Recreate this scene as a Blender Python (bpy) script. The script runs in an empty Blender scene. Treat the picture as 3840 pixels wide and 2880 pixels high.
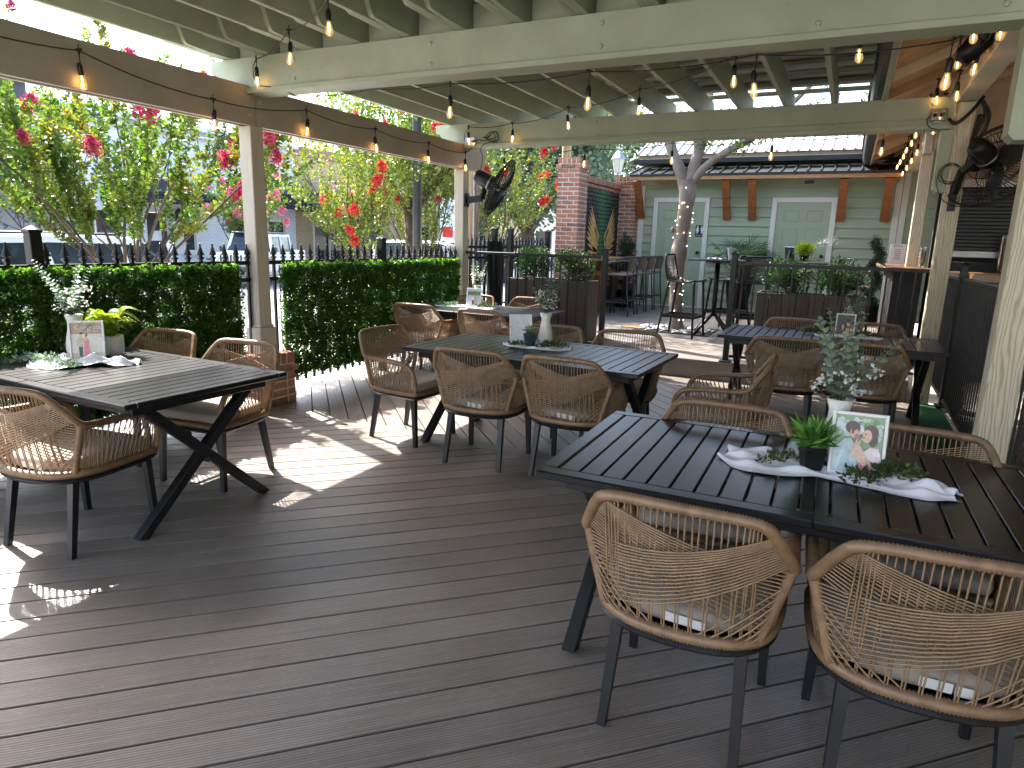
import bpy, math, random
import numpy as np
from mathutils import Vector, Matrix

random.seed(7)
RNG = np.random.default_rng(11)
scene = bpy.context.scene
col = scene.collection
R = math.radians
PI = math.pi

# ---------------------------------------------------------------- camera
CAM_H = 1.525
pitch, roll, yaw = R(12.1948), R(-1.6102), R(-26.0900)
fw = Vector((math.sin(yaw) * math.cos(pitch), math.cos(yaw) * math.cos(pitch), -math.sin(pitch)))
rt = Vector((math.cos(yaw), -math.sin(yaw), 0.0))
dn = fw.cross(rt)
rt2 = rt * math.cos(roll) + dn * math.sin(roll)
dn2 = -rt * math.sin(roll) + dn * math.cos(roll)
cam_data = bpy.data.cameras.new('camera')
cam = bpy.data.objects.new('camera', cam_data)
col.objects.link(cam)
cam.matrix_world = Matrix((
    (rt2.x, -dn2.x, -fw.x, 0.0),
    (rt2.y, -dn2.y, -fw.y, 0.0),
    (rt2.z, -dn2.z, -fw.z, CAM_H),
    (0, 0, 0, 1)))
cam_data.sensor_width = 36.0
cam_data.sensor_fit = 'HORIZONTAL'
cam_data.lens = 2499.28 / 3840 * 36.0
cam_data.clip_start = 0.05
cam_data.clip_end = 2000
scene.camera = cam

# ---------------------------------------------------------------- light
SUN_AZ = R(20.5)      # the sun stands towards (-cos, +sin)
SUN_EL = R(48.0)
world = bpy.data.worlds.new('World')
scene.world = world
world.use_nodes = True
wn, wl = world.node_tree.nodes, world.node_tree.links
wn.clear()
sky = wn.new('ShaderNodeTexSky')
sky.sky_type = 'NISHITA'
sky.sun_disc = False
sky.sun_elevation = SUN_EL
sky.sun_rotation = R(-69.5)
sky.air_density = 1.0
sky.dust_density = 2.5
sky.ozone_density = 1.0
bg = wn.new('ShaderNodeBackground')
bg.inputs['Strength'].default_value = 0.15
wo = wn.new('ShaderNodeOutputWorld')
wl.new(sky.outputs[0], bg.inputs['Color'])
wl.new(bg.outputs[0], wo.inputs['Surface'])

sun_data = bpy.data.lights.new('sun', 'SUN')
sun_data.energy = 3.4
sun_data.angle = R(0.53)
sun_data.color = (1.0, 0.95, 0.87)
sun = bpy.data.objects.new('sun', sun_data)
col.objects.link(sun)
to_sun = Vector((-math.cos(SUN_AZ) * math.cos(SUN_EL), math.sin(SUN_AZ) * math.cos(SUN_EL), math.sin(SUN_EL)))
sun.rotation_euler = to_sun.to_track_quat('Z', 'Y').to_euler()
sun.location = to_sun * 30

scene.render.engine = 'CYCLES'
scene.cycles.use_denoising = True
scene.cycles.max_bounces = 10
scene.cycles.diffuse_bounces = 5
scene.cycles.glossy_bounces = 4
scene.cycles.transparent_max_bounces = 12
scene.cycles.sample_clamp_indirect = 6.0
scene.cycles.caustics_reflective = False
scene.cycles.caustics_refractive = False
vs = scene.view_settings
vs.view_transform = 'Standard'
vs.look = 'None'
vs.exposure = 2.68
vs.gamma = 1.0
vs.use_curve_mapping = False

# ---------------------------------------------------------------- materials
def srgb(r, g, b):
    f = lambda c: (c / 255 / 12.92) if c / 255 <= 0.04045 else ((c / 255 + 0.055) / 1.055) ** 2.4
    return (f(r), f(g), f(b))

class NT:
    def __init__(self, name):
        m = bpy.data.materials.new(name)
        m.use_nodes = True
        self.m, self.n, self.l = m, m.node_tree.nodes, m.node_tree.links
        self.n.clear()
        self.out = self.n.new('ShaderNodeOutputMaterial')
    def node(self, t, **kw):
        nd = self.n.new(t)
        for k, v in kw.items():
            setattr(nd, k, v)
        return nd
    def link(self, a, b):
        self.l.new(a, b)
    def math(self, op, a, b=None):
        nd = self.node('ShaderNodeMath', operation=op)
        for i, v in enumerate((a, b)):
            if v is None: continue
            if isinstance(v, (int, float)): nd.inputs[i].default_value = v
            else: self.link(v, nd.inputs[i])
        return nd.outputs[0]
    def mix(self, fac, a, b, blend='MIX'):
        nd = self.node('ShaderNodeMix', data_type='RGBA', blend_type=blend)
        for s, v in ((nd.inputs[0], fac), (nd.inputs[6], a), (nd.inputs[7], b)):
            if isinstance(v, (int, float)): s.default_value = v
            elif isinstance(v, tuple): s.default_value = (*v[:3], 1)
            else: self.link(v, s)
        return nd.outputs[2]
    def ramp(self, fac, stops):
        nd = self.node('ShaderNodeValToRGB')
        e = nd.color_ramp.elements
        while len(e) < len(stops): e.new(0.5)
        for el, (p, c) in zip(e, stops):
            el.position = p
            el.color = (*c, 1) if isinstance(c, tuple) else (c, c, c, 1)
        self.link(fac, nd.inputs[0])
        return nd.outputs[0]
    def coords(self, kind='Object', scale=(1, 1, 1)):
        tc = self.node('ShaderNodeTexCoord')
        mp = self.node('ShaderNodeMapping')
        mp.inputs['Scale'].default_value = scale
        self.link(tc.outputs[kind], mp.inputs['Vector'])
        return mp.outputs[0]
    def noise(self, vec, scale, detail=4, rough=0.55):
        nd = self.node('ShaderNodeTexNoise')
        nd.inputs['Scale'].default_value = scale
        nd.inputs['Detail'].default_value = detail
        nd.inputs['Roughness'].default_value = rough
        self.link(vec, nd.inputs['Vector'])
        return nd.outputs[0]
    def bsdf(self, **kw):
        nd = self.node('ShaderNodeBsdfPrincipled')
        for k, v in kw.items():
            s = nd.inputs[k.replace('_', ' ')]
            if isinstance(v, (int, float)): s.default_value = v
            elif isinstance(v, tuple): s.default_value = (*v[:3], 1) if len(s.default_value) == 4 else v
            else: self.link(v, s)
        return nd
    def bump(self, h, strength, dist):
        nd = self.node('ShaderNodeBump')
        nd.inputs['Strength'].default_value = strength
        nd.inputs['Distance'].default_value = dist
        self.link(h, nd.inputs['Height'])
        return nd.outputs[0]
    def done(self, shader):
        self.link(shader, self.out.inputs['Surface'])
        return self.m

def simple(name, colr, rough=0.5, metal=0.0, var=0.12, nscale=6.0, stretch=(1, 1, 1), bump=0.0, bscale=40.0, bdist=0.002,
           obj_var=0.0, spec=0.5, coords='Object', dirt=None):
    t = NT(name)
    v = t.coords(coords, stretch)
    n = t.noise(v, nscale)
    dark = tuple(c * (1 - var) for c in colr)
    lite = tuple(min(1, c * (1 + var)) for c in colr)
    c = t.ramp(n, [(0.3, dark), (0.7, lite)])
    if dirt:
        n2 = t.noise(v, nscale * 0.37, 6, 0.65)
        c = t.mix(t.ramp(n2, [(0.48, 0.0), (0.75, dirt[1])]), c, dirt[0])
    if obj_var:
        oi = t.node('ShaderNodeObjectInfo')
        f = t.math('ADD', t.math('MULTIPLY', oi.outputs['Random'], 2 * obj_var), 1 - obj_var)
        hv = t.node('ShaderNodeHueSaturation')
        t.link(f, hv.inputs['Value']); t.link(c, hv.inputs['Color'])
        c = hv.outputs[0]
    r = t.math('ADD', t.math('MULTIPLY', n, 0.16), rough - 0.08)
    b = t.bsdf(Base_Color=c, Roughness=r, Metallic=metal)
    b.inputs['Specular IOR Level'].default_value = spec
    if bump:
        t.link(t.bump(t.noise(v, bscale, 5, 0.6), bump, bdist), b.inputs['Normal'])
    return t.done(b.outputs[0])

def leaf_mat(name, cols, trans=0.45, rough=0.45, tint=(1.25, 1.35, 0.5)):
    """cols: colour stops over the per-leaf attribute 'rnd'."""
    t = NT(name)
    a = t.node('ShaderNodeAttribute', attribute_name='rnd')
    stops = [(i / max(1, len(cols) - 1), c) for i, c in enumerate(cols)]
    c = t.ramp(a.outputs['Fac'], stops)
    b = t.bsdf(Base_Color=c, Roughness=rough)
    b.inputs['Specular IOR Level'].default_value = 0.35
    tr = t.node('ShaderNodeBsdfTranslucent')
    t.link(t.mix(1.0, c, tint, 'MULTIPLY'), tr.inputs['Color'])
    ms = t.node('ShaderNodeMixShader')
    ms.inputs[0].default_value = trans
    t.link(b.outputs[0], ms.inputs[1]); t.link(tr.outputs[0], ms.inputs[2])
    return t.done(ms.outputs[0])

def emis(name, colr, strength):
    t = NT(name)
    e = t.node('ShaderNodeEmission')
    e.inputs[0].default_value = (*colr, 1); e.inputs[1].default_value = strength
    return t.done(e.outputs[0])

def glass(name, tint=(1, 1, 1), alpha=0.25, rough=0.03):
    t = NT(name)
    tr = t.node('ShaderNodeBsdfTransparent'); tr.inputs[0].default_value = (*tint, 1)
    gl = t.node('ShaderNodeBsdfGlossy'); gl.inputs['Roughness'].default_value = rough
    lw = t.node('ShaderNodeLayerWeight'); lw.inputs[0].default_value = 0.35
    f = t.math('ADD', t.math('MULTIPLY', lw.outputs['Facing'], 0.6), alpha)
    ms = t.node('ShaderNodeMixShader')
    t.link(f, ms.inputs[0]); t.link(tr.outputs[0], ms.inputs[1]); t.link(gl.outputs[0], ms.inputs[2])
    return t.done(ms.outputs[0])

def plank_mat(name, c0, c1, c2):
    """composite decking: fine grooves along local X, streaky grain, scuffs."""
    t = NT(name)
    v = t.coords('Object')
    oi = t.node('ShaderNodeObjectInfo')
    off = t.node('ShaderNodeVectorMath', operation='ADD')
    cx = t.node('ShaderNodeCombineXYZ')
    t.link(t.math('MULTIPLY', oi.outputs['Random'], 37.0), cx.inputs[0])
    t.link(t.math('MULTIPLY', oi.outputs['Random'], 11.0), cx.inputs[2])
    t.link(v, off.inputs[0]); t.link(cx.outputs[0], off.inputs[1])
    mp = t.node('ShaderNodeMapping'); mp.inputs['Scale'].default_value = (1.2, 60, 4)
    t.link(off.outputs[0], mp.inputs[0])
    g = t.noise(mp.outputs[0], 2.0, 6, 0.65)
    blot = t.noise(off.outputs[0], 1.7, 5, 0.6)
    fine = t.noise(off.outputs[0], 45, 4, 0.7)
    c = t.ramp(g, [(0.28, c0), (0.52, c1), (0.78, c2)])
    c = t.mix(t.ramp(blot, [(0.42, 0.0), (0.72, 0.45)]), c, tuple(x * 1.35 for x in c2))
    c = t.mix(t.ramp(fine, [(0.58, 0.0), (0.74, 0.4)]), c, tuple(x * 1.5 for x in c2))
    hv = t.node('ShaderNodeHueSaturation')
    t.link(t.math('ADD', t.math('MULTIPLY', oi.outputs['Random'], 0.34), 0.83), hv.inputs['Value'])
    t.link(c, hv.inputs['Color'])
    sep = t.node('ShaderNodeSeparateXYZ'); t.link(v, sep.inputs[0])
    groove = t.math('POWER', t.math('ABSOLUTE', t.math('SINE', t.math('MULTIPLY', sep.outputs[1], PI / 0.0112))), 0.6)
    hv2 = t.mix(t.math('MULTIPLY', t.math('SUBTRACT', 1.0, groove), 0.75), hv.outputs[0], tuple(x * 0.5 for x in c0))
    h = t.math('ADD', groove, t.math('MULTIPLY', g, 0.8))
    r = t.math('ADD', t.math('MULTIPLY', blot, 0.26), 0.25)
    b = t.bsdf(Base_Color=hv2, Roughness=r)
    b.inputs['Specular IOR Level'].default_value = 0.5
    t.link(t.bump(h, 0.6, 0.0018), b.inputs['Normal'])
    return t.done(b.outputs[0])

M = {}
M['deck'] = plank_mat('composite decking', (0.158, 0.128, 0.106), (0.226, 0.190, 0.162), (0.308, 0.266, 0.234))
M['deck_far'] = plank_mat('pale composite decking', (0.155, 0.128, 0.110), (0.215, 0.182, 0.160), (0.29, 0.250, 0.225))
M['under'] = simple('dark soil under deck', (0.03, 0.027, 0.024), 0.9)
M['sage'] = simple('sage painted timber', (0.365, 0.405, 0.295), 0.55, var=0.10, nscale=3.0, stretch=(1, 1, 1), bump=0.25, bscale=60, bdist=0.0015, dirt=((0.30, 0.32, 0.215), 0.35))
M['sage_dark'] = simple('sage painted rafter', (0.35, 0.39, 0.285), 0.6, var=0.10, nscale=4.0, bump=0.2, bscale=50, dirt=((0.27, 0.29, 0.21), 0.4))
M['taupe'] = simple('taupe painted timber', (0.36, 0.315, 0.255), 0.55, var=0.10, nscale=3.0, bump=0.3, bscale=70, bdist=0.0015, dirt=((0.26, 0.22, 0.175), 0.35))
M['taupe_post'] = simple('taupe painted post', (0.47, 0.42, 0.335), 0.6, var=0.10, nscale=4.0, stretch=(14, 14, 1), bump=0.35, bscale=10, bdist=0.0015)
def fibre_mat():
    t = NT('cream embossed fibre cement')
    v = t.coords('Object', (1, 1, 0.16))
    n = t.noise(v, 9.0, 3, 0.5)
    sp = t.node('ShaderNodeSeparateXYZ'); t.link(t.coords('Object'), sp.inputs[0])
    xy = t.math('MULTIPLY', t.math('ADD', sp.outputs[0], sp.outputs[1]), 300.0)
    w = t.math('SINE', t.math('ADD', xy, t.math('MULTIPLY', n, 46.0)))
    w = t.math('ADD', t.math('MULTIPLY', w, 0.5), 0.5)
    c = t.ramp(w, [(0.0, (0.40, 0.34, 0.23)), (0.25, (0.58, 0.51, 0.37)), (1.0, (0.66, 0.59, 0.44))])
    b = t.bsdf(Base_Color=c, Roughness=0.55)
    t.link(t.bump(w, 0.35, 0.0025), b.inputs['Normal'])
    return t.done(b.outputs[0])
M['cream'] = fibre_mat()
M['cream_trim'] = simple('cream painted trim', (0.63, 0.57, 0.46), 0.55, var=0.06, nscale=3)
M['metal_roof'] = simple('aged galvanised sheet', (0.62, 0.58, 0.56), 0.45, metal=0.25, var=0.2, nscale=2.5, stretch=(1, 6, 1), dirt=((0.34, 0.24, 0.19), 0.6))
M['soffit'] = simple('tan painted soffit boards', (0.48, 0.315, 0.19), 0.6, var=0.14, nscale=4, obj_var=0.12)
M['black_steel'] = simple('black powder coated steel', (0.006, 0.006, 0.0065), 0.42, var=0.2, nscale=8, spec=0.4)
M['black_alu'] = simple('black aluminium', (0.010, 0.0105, 0.0125), 0.38, var=0.25, nscale=5, stretch=(1, 1, 1), bump=0.05, bscale=300)
def slat_mat():
    t = NT('brushed black slat')
    v = t.coords('Object', (30, 1.2, 10))
    n = t.noise(v, 2.0, 3, 0.5)
    n2 = t.noise(t.coords('Object'), 2.2, 5, 0.6)
    c = t.ramp(n, [(0.3, (0.0095, 0.0095, 0.010)), (0.75, (0.013, 0.0135, 0.0145))])
    c = t.mix(t.ramp(n2, [(0.5, 0.0), (0.8, 0.2)]), c, (0.024, 0.0235, 0.023))
    r = t.math('ADD', t.math('MULTIPLY', n2, 0.04), 0.275)
    b = t.bsdf(Base_Color=c, Roughness=r)
    b.inputs['Specular IOR Level'].default_value = 0.42
    t.link(t.bump(n, 0.02, 0.001), b.inputs['Normal'])
    return t.done(b.outputs[0])
M['slat'] = slat_mat()
M['wicker'] = simple('tan synthetic rattan', (0.245, 0.148, 0.080), 0.38, var=0.28, nscale=28, spec=0.5, obj_var=0.1)
M['cord'] = simple('tan synthetic cord', (0.285, 0.182, 0.102), 0.42, var=0.22, nscale=20, obj_var=0.1)
M['cushion'] = simple('taupe seat fabric', (0.36, 0.31, 0.255), 0.92, var=0.08, nscale=30, bump=0.3, bscale=420, bdist=0.001)
M['tag'] = simple('white care tag', (0.8, 0.8, 0.78), 0.7, var=0.03)
M['white_cloth'] = simple('white chiffon cloth', (0.80, 0.80, 0.83), 0.85, var=0.03, nscale=12, bump=0.2, bscale=500, bdist=0.0006)
M['ceramic'] = simple('white ceramic', (0.76, 0.73, 0.67), 0.35, var=0.04, nscale=5)
M['ceramic_hex'] = simple('white honeycomb ceramic', (0.72, 0.70, 0.66), 0.4, var=0.05, nscale=5)
M['teal'] = simple('dark teal pot glaze', (0.03, 0.065, 0.075), 0.35, var=0.3, nscale=9)
M['black_plastic'] = simple('black plastic', (0.007, 0.007, 0.0075), 0.4, var=0.2, spec=0.4)
M['white_frame'] = simple('white picture frame', (0.80, 0.80, 0.79), 0.4, var=0.03)
M['euca'] = leaf_mat('eucalyptus leaf', [(0.10, 0.17, 0.13), (0.17, 0.26, 0.20), (0.30, 0.38, 0.31), (0.26, 0.34, 0.16)], 0.25, 0.6, (1.1, 1.2, 0.9))
M['stem'] = simple('plant stem', (0.13, 0.13, 0.07), 0.7)
M['blossom'] = leaf_mat('white filler blossom', [(0.72, 0.72, 0.66), (0.85, 0.85, 0.82)], 0.3, 0.7, (1, 1, 1))
M['ivy'] = leaf_mat('dark ivy leaf', [(0.035, 0.06, 0.025), (0.06, 0.10, 0.035), (0.10, 0.13, 0.05), (0.32, 0.33, 0.06)], 0.25, 0.45)
M['fern'] = leaf_mat('yellow green fern', [(0.12, 0.20, 0.02), (0.26, 0.36, 0.03), (0.42, 0.46, 0.06)], 0.45, 0.5)
M['grass_green'] = leaf_mat('bright green blade', [(0.03, 0.10, 0.02), (0.09, 0.25, 0.04), (0.22, 0.44, 0.10)], 0.3, 0.4)
M['succulent'] = leaf_mat('grey green succulent', [(0.20, 0.25, 0.17), (0.30, 0.34, 0.25), (0.40, 0.42, 0.33)], 0.08, 0.6)
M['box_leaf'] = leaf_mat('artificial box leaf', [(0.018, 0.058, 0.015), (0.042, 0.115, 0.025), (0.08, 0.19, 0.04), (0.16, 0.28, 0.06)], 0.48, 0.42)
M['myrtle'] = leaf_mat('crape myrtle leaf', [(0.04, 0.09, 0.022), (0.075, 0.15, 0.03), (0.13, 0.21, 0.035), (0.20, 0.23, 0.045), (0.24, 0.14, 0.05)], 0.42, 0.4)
M['myrtle_yellow'] = leaf_mat('yellowing crape myrtle leaf', [(0.05, 0.10, 0.02), (0.12, 0.18, 0.03), (0.19, 0.22, 0.035), (0.28, 0.25, 0.05)], 0.42, 0.4)
M['oak'] = leaf_mat('grey green oak leaf', [(0.085, 0.125, 0.075), (0.125, 0.17, 0.105), (0.17, 0.21, 0.13)], 0.3, 0.5, (1.1, 1.2, 0.7))  # distance haze put into the leaf colours, paler and greyer
M['canopy'] = leaf_mat('shade tree leaf', [(0.05, 0.11, 0.02), (0.10, 0.20, 0.03), (0.16, 0.26, 0.05)], 0.5, 0.45)
M['crimson'] = leaf_mat('crimson blossom', [(0.32, 0.012, 0.06), (0.50, 0.03, 0.12), (0.60, 0.10, 0.20)], 0.35, 0.6, (1.2, 0.9, 1.0))
M['scarlet'] = leaf_mat('scarlet blossom', [(0.42, 0.012, 0.02), (0.62, 0.03, 0.04), (0.70, 0.10, 0.09)], 0.35, 0.6, (1.2, 0.9, 0.9))
M['pink'] = leaf_mat('pink blossom', [(0.55, 0.07, 0.18), (0.70, 0.15, 0.30), (0.75, 0.30, 0.38)], 0.35, 0.6, (1.2, 0.9, 1.0))
M['conifer'] = leaf_mat('evergreen shrub leaf', [(0.008, 0.026, 0.010), (0.018, 0.055, 0.016), (0.05, 0.12, 0.028)], 0.2, 0.5)
M['topiary'] = leaf_mat('dark topiary leaf', [(0.008, 0.022, 0.012), (0.018, 0.045, 0.022), (0.03, 0.07, 0.03)], 0.2, 0.5)
M['palm'] = leaf_mat('palm leaf', [(0.015, 0.05, 0.012), (0.03, 0.085, 0.02), (0.06, 0.14, 0.03)], 0.25, 0.35)
M['bark'] = simple('grey brown bark', (0.085, 0.060, 0.043), 0.85, var=0.35, nscale=14, stretch=(1, 1, 0.25), bump=0.5, bscale=30, bdist=0.006)
M['bark_pale'] = simple('smooth mottled bark', (0.23, 0.18, 0.14), 0.75, var=0.28, nscale=11, stretch=(1, 1, 0.5), bump=0.4, bscale=18, bdist=0.008, dirt=((0.10, 0.075, 0.055), 0.85))
M['mortar'] = simple('pale mortar', (0.56, 0.47, 0.38), 0.9, var=0.12, nscale=20, bump=0.4, bscale=90)
def brick_mat(name, stops, dirtcol):
    t = NT(name)
    oi = t.node('ShaderNodeObjectInfo')
    c = t.ramp(oi.outputs['Random'], stops)
    v = t.coords('Object')
    n = t.noise(v, 18, 6, 0.65)
    c = t.mix(t.ramp(n, [(0.40, 0.0), (0.68, 0.7)]), c, dirtcol)
    b = t.bsdf(Base_Color=c, Roughness=0.88)
    t.link(t.bump(t.noise(v, 70, 5, 0.65), 0.5, 0.004), b.inputs['Normal'])
    return t.done(b.outputs[0])
M['brick'] = brick_mat('old red brick', [(0.0, (0.13, 0.045, 0.034)), (0.2, (0.30, 0.10, 0.06)), (0.5, (0.36, 0.13, 0.08)), (0.85, (0.40, 0.17, 0.11)), (1.0, (0.11, 0.065, 0.06))], (0.42, 0.27, 0.20))
M['siding'] = simple('sage lap siding', (0.37, 0.42, 0.29), 0.55, var=0.05, nscale=2.5, stretch=(1, 4, 4), bump=0.1, bscale=30)
M['door'] = simple('sage painted door', (0.355, 0.41, 0.29), 0.5, var=0.04, nscale=2)
M['off_white'] = simple('off white trim', (0.72, 0.69, 0.62), 0.5, var=0.04, nscale=3)
M['cedar'] = simple('orange stained cedar', (0.33, 0.115, 0.035), 0.5, var=0.3, nscale=5, stretch=(1, 1, 8), bump=0.1, bscale=40)
M['cedar_pale'] = simple('pale stained cedar', (0.42, 0.21, 0.085), 0.5, var=0.2, nscale=5, stretch=(2, 8, 8))
M['dark_metal'] = simple('black standing seam', (0.010, 0.0105, 0.0115), 0.5, metal=0.0, var=0.4, nscale=3, dirt=((0.06, 0.058, 0.056), 0.5))
M['gutter'] = simple('black gutter', (0.010, 0.011, 0.012), 0.5, var=0.2)
M['pale_metal'] = simple('weathered pale sheet roof', (0.50, 0.48, 0.46), 0.45, metal=0.3, var=0.15, nscale=2, dirt=((0.22, 0.20, 0.19), 0.8))
M['planter'] = simple('dark brown planter board', (0.052, 0.037, 0.031), 0.55, var=0.25, nscale=5, stretch=(1, 1, 0.2), obj_var=0.2, bump=0.2, bscale=60)
M['stool_brown'] = simple('brown woven resin', (0.16, 0.115, 0.085), 0.6, var=0.2, nscale=30, bump=0.4, bscale=160)
M['dark_grey'] = simple('dark grey metal', (0.035, 0.037, 0.04), 0.45, var=0.2)
M['pebble'] = simple('white river pebble', (0.66, 0.64, 0.60), 0.6, var=0.1, obj_var=0.18)
M['turf'] = simple('green artificial turf', (0.012, 0.085, 0.03), 0.95, var=0.3, nscale=60, bump=0.8, bscale=350, bdist=0.006)
M['asphalt'] = simple('pale worn asphalt', (0.30, 0.29, 0.275), 0.9, var=0.2, nscale=3, bump=0.3, bscale=80)
M['concrete'] = simple('pale concrete paving', (0.52, 0.50, 0.46), 0.85, var=0.10, nscale=4, bump=0.15, bscale=60, dirt=((0.36, 0.34, 0.31), 0.5))
M['white_brick'] = simple('white painted brick', (0.70, 0.71, 0.72), 0.7, var=0.05, nscale=8)
M['tan_brick'] = simple('tan brick', (0.44, 0.31, 0.17), 0.85, var=0.12, nscale=5)
M['tan_band'] = simple('brown soldier brick', (0.28, 0.17, 0.11), 0.85, var=0.12, nscale=5)
M['stucco'] = simple('tan stucco', (0.50, 0.37, 0.27), 0.9, var=0.06, nscale=3)
M['stucco_grey'] = simple('grey stucco', (0.30, 0.29, 0.28), 0.9, var=0.05, nscale=3)
M['slate_wall'] = simple('dark slate coloured wall', (0.075, 0.080, 0.095), 0.8, var=0.06, nscale=3)
M['awning'] = simple('navy awning canvas', (0.013, 0.016, 0.026), 0.85, var=0.15, nscale=3)
M['shop_glass'] = simple('dark shop glass', (0.03, 0.034, 0.04), 0.06, var=0.2, nscale=1.5)
M['car_white'] = simple('white car paint', (0.74, 0.75, 0.76), 0.22, var=0.02, nscale=2)
M['car_dark'] = simple('dark car paint', (0.02, 0.022, 0.026), 0.22, var=0.1)
M['car_silver'] = simple('silver car paint', (0.42, 0.44, 0.46), 0.25, metal=0.5, var=0.04)
M['car_glass'] = simple('tinted car glass', (0.016, 0.026, 0.04), 0.06, var=0.3, nscale=2)
M['tyre'] = simple('black tyre rubber', (0.015, 0.015, 0.015), 0.8)
M['rim'] = simple('alloy rim', (0.45, 0.45, 0.46), 0.3, metal=0.9)
M['lamp_red'] = simple('red tail lamp', (0.35, 0.01, 0.01), 0.2)
M['chrome'] = simple('chrome', (0.7, 0.7, 0.7), 0.15, metal=1.0, var=0.02)
M['wood_pole'] = simple('weathered timber pole', (0.33, 0.23, 0.14), 0.85, var=0.25, nscale=6, stretch=(6, 6, 0.4), bump=0.3, bscale=30)
M['varnish'] = simple('varnished bar top', (0.22, 0.115, 0.055), 0.25, var=0.2, nscale=4, stretch=(1, 6, 6))
M['clear'] = glass('clear plastic', (0.95, 0.96, 0.97), 0.10, 0.05)
def bulb_mat():
    t = NT('lit amber bulb glass')
    tr = t.node('ShaderNodeBsdfTransparent'); tr.inputs[0].default_value = (1.0, 0.86, 0.6, 1)
    gl = t.node('ShaderNodeBsdfGlossy'); gl.inputs['Roughness'].default_value = 0.04
    em = t.node('ShaderNodeEmission'); em.inputs[0].default_value = (1.0, 0.60, 0.22, 1); em.inputs[1].default_value = 0.32
    lw = t.node('ShaderNodeLayerWeight'); lw.inputs[0].default_value = 0.4
    m1 = t.node('ShaderNodeMixShader'); m1.inputs[0].default_value = 0.22
    t.link(tr.outputs[0], m1.inputs[1]); t.link(em.outputs[0], m1.inputs[2])
    m2 = t.node('ShaderNodeMixShader')
    t.link(t.math('ADD', t.math('MULTIPLY', lw.outputs['Facing'], 0.5), 0.05), m2.inputs[0]); t.link(m1.outputs[0], m2.inputs[1]); t.link(gl.outputs[0], m2.inputs[2])
    return t.done(m2.outputs[0])
M['bulb_glass'] = bulb_mat()
M['filament'] = emis('warm filament', (1.0, 0.55, 0.2), 14.0)
M['fairy'] = emis('fairy light', (1.0, 0.85, 0.6), 6.0)
M['shutter'] = simple('black shutter slat', (0.010, 0.010, 0.011), 0.45, var=0.2)
M['paper'] = simple('white paper', (0.78, 0.79, 0.80), 0.7, var=0.03)
M['gold'] = simple('gold wing paint', (0.58, 0.33, 0.11), 0.7, var=0.2, nscale=9, bump=0.2, bscale=60)
M['dark_room'] = simple('dark bar interior', (0.02, 0.019, 0.018), 0.8)
M['tape'] = simple('yellow hazard tape', (0.72, 0.48, 0.03), 0.55, var=0.08)
M['black_cloth'] = simple('black cloth', (0.010, 0.010, 0.011), 0.9, var=0.2)
M['copper'] = simple('tarnished brass', (0.12, 0.07, 0.03), 0.35, metal=0.9)
M['galv'] = simple('galvanised steel', (0.32, 0.33, 0.34), 0.4, metal=0.8)
M['lantern_glass'] = simple('frosted lantern glass', (0.42, 0.42, 0.40), 0.3, var=0.03)
M['banner'] = simple('printed street banner', (0.55, 0.60, 0.68), 0.7, var=0.4, nscale=3)
M['burlap'] = simple('burlap bow', (0.36, 0.27, 0.17), 0.9)

# ---------------------------------------------------------------- helpers
def tag(o, label=None, cat=None, group=None, kind=None):
    if label: o['label'] = label
    if cat: o['category'] = cat
    if group: o['group'] = group
    if kind: o['kind'] = kind
    return o

def empty(name, loc=(0, 0, 0), rz=0.0, label=None, cat=None, group=None, parent=None):
    o = bpy.data.objects.new(name, None)
    o.empty_display_size = 0.1
    col.objects.link(o)
    o.location = loc
    o.rotation_euler = (0, 0, rz)
    if parent: o.parent = parent
    return tag(o, label, cat, group)

def link_mesh(name, me, parent=None, loc=None, rot=None, scale=None):
    o = bpy.data.objects.new(name, me)
    col.objects.link(o)
    if parent: o.parent = parent
    if loc is not None: o.location = loc
    if rot is not None: o.rotation_euler = rot
    if scale is not None: o.scale = scale
    return o

def copy_tree(o, parent=None):
    c = o.copy()
    col.objects.link(c)
    c.parent = parent
    for ch in list(o.children):
        copy_tree(ch, c)
    return c

def catmull(pts, n, closed=False):
    P = [Vector(p) for p in pts]
    out = []
    k = len(P)
    segs = k if closed else k - 1
    for i in range(segs):
        if closed:
            a, b, c, d = P[(i - 1) % k], P[i], P[(i + 1) % k], P[(i + 2) % k]
        else:
            b, c = P[i], P[i + 1]
            a = P[i - 1] if i > 0 else b * 2 - c
            d = P[i + 2] if i + 2 < k else c * 2 - b
        for j in range(n):
            t = j / n
            out.append(0.5 * ((2 * b) + (c - a) * t + (2 * a - 5 * b + 4 * c - d) * t * t + (3 * b - a - 3 * c + d) * t ** 3))
    if not closed: out.append(P[-1].copy())
    return out

def resample(pts, step, closed=False):
    P = np.array([tuple(p) for p in pts])
    if closed: P = np.vstack([P, P[:1]])
    d = np.r_[0, np.cumsum(np.linalg.norm(np.diff(P, axis=0), axis=1))]
    n = max(2, int(round(d[-1] / step)))
    s = np.linspace(0, d[-1], n + 1)
    if closed: s = s[:-1]
    return [Vector((np.interp(x, d, P[:, 0]), np.interp(x, d, P[:, 1]), np.interp(x, d, P[:, 2]))) for x in s]

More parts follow.
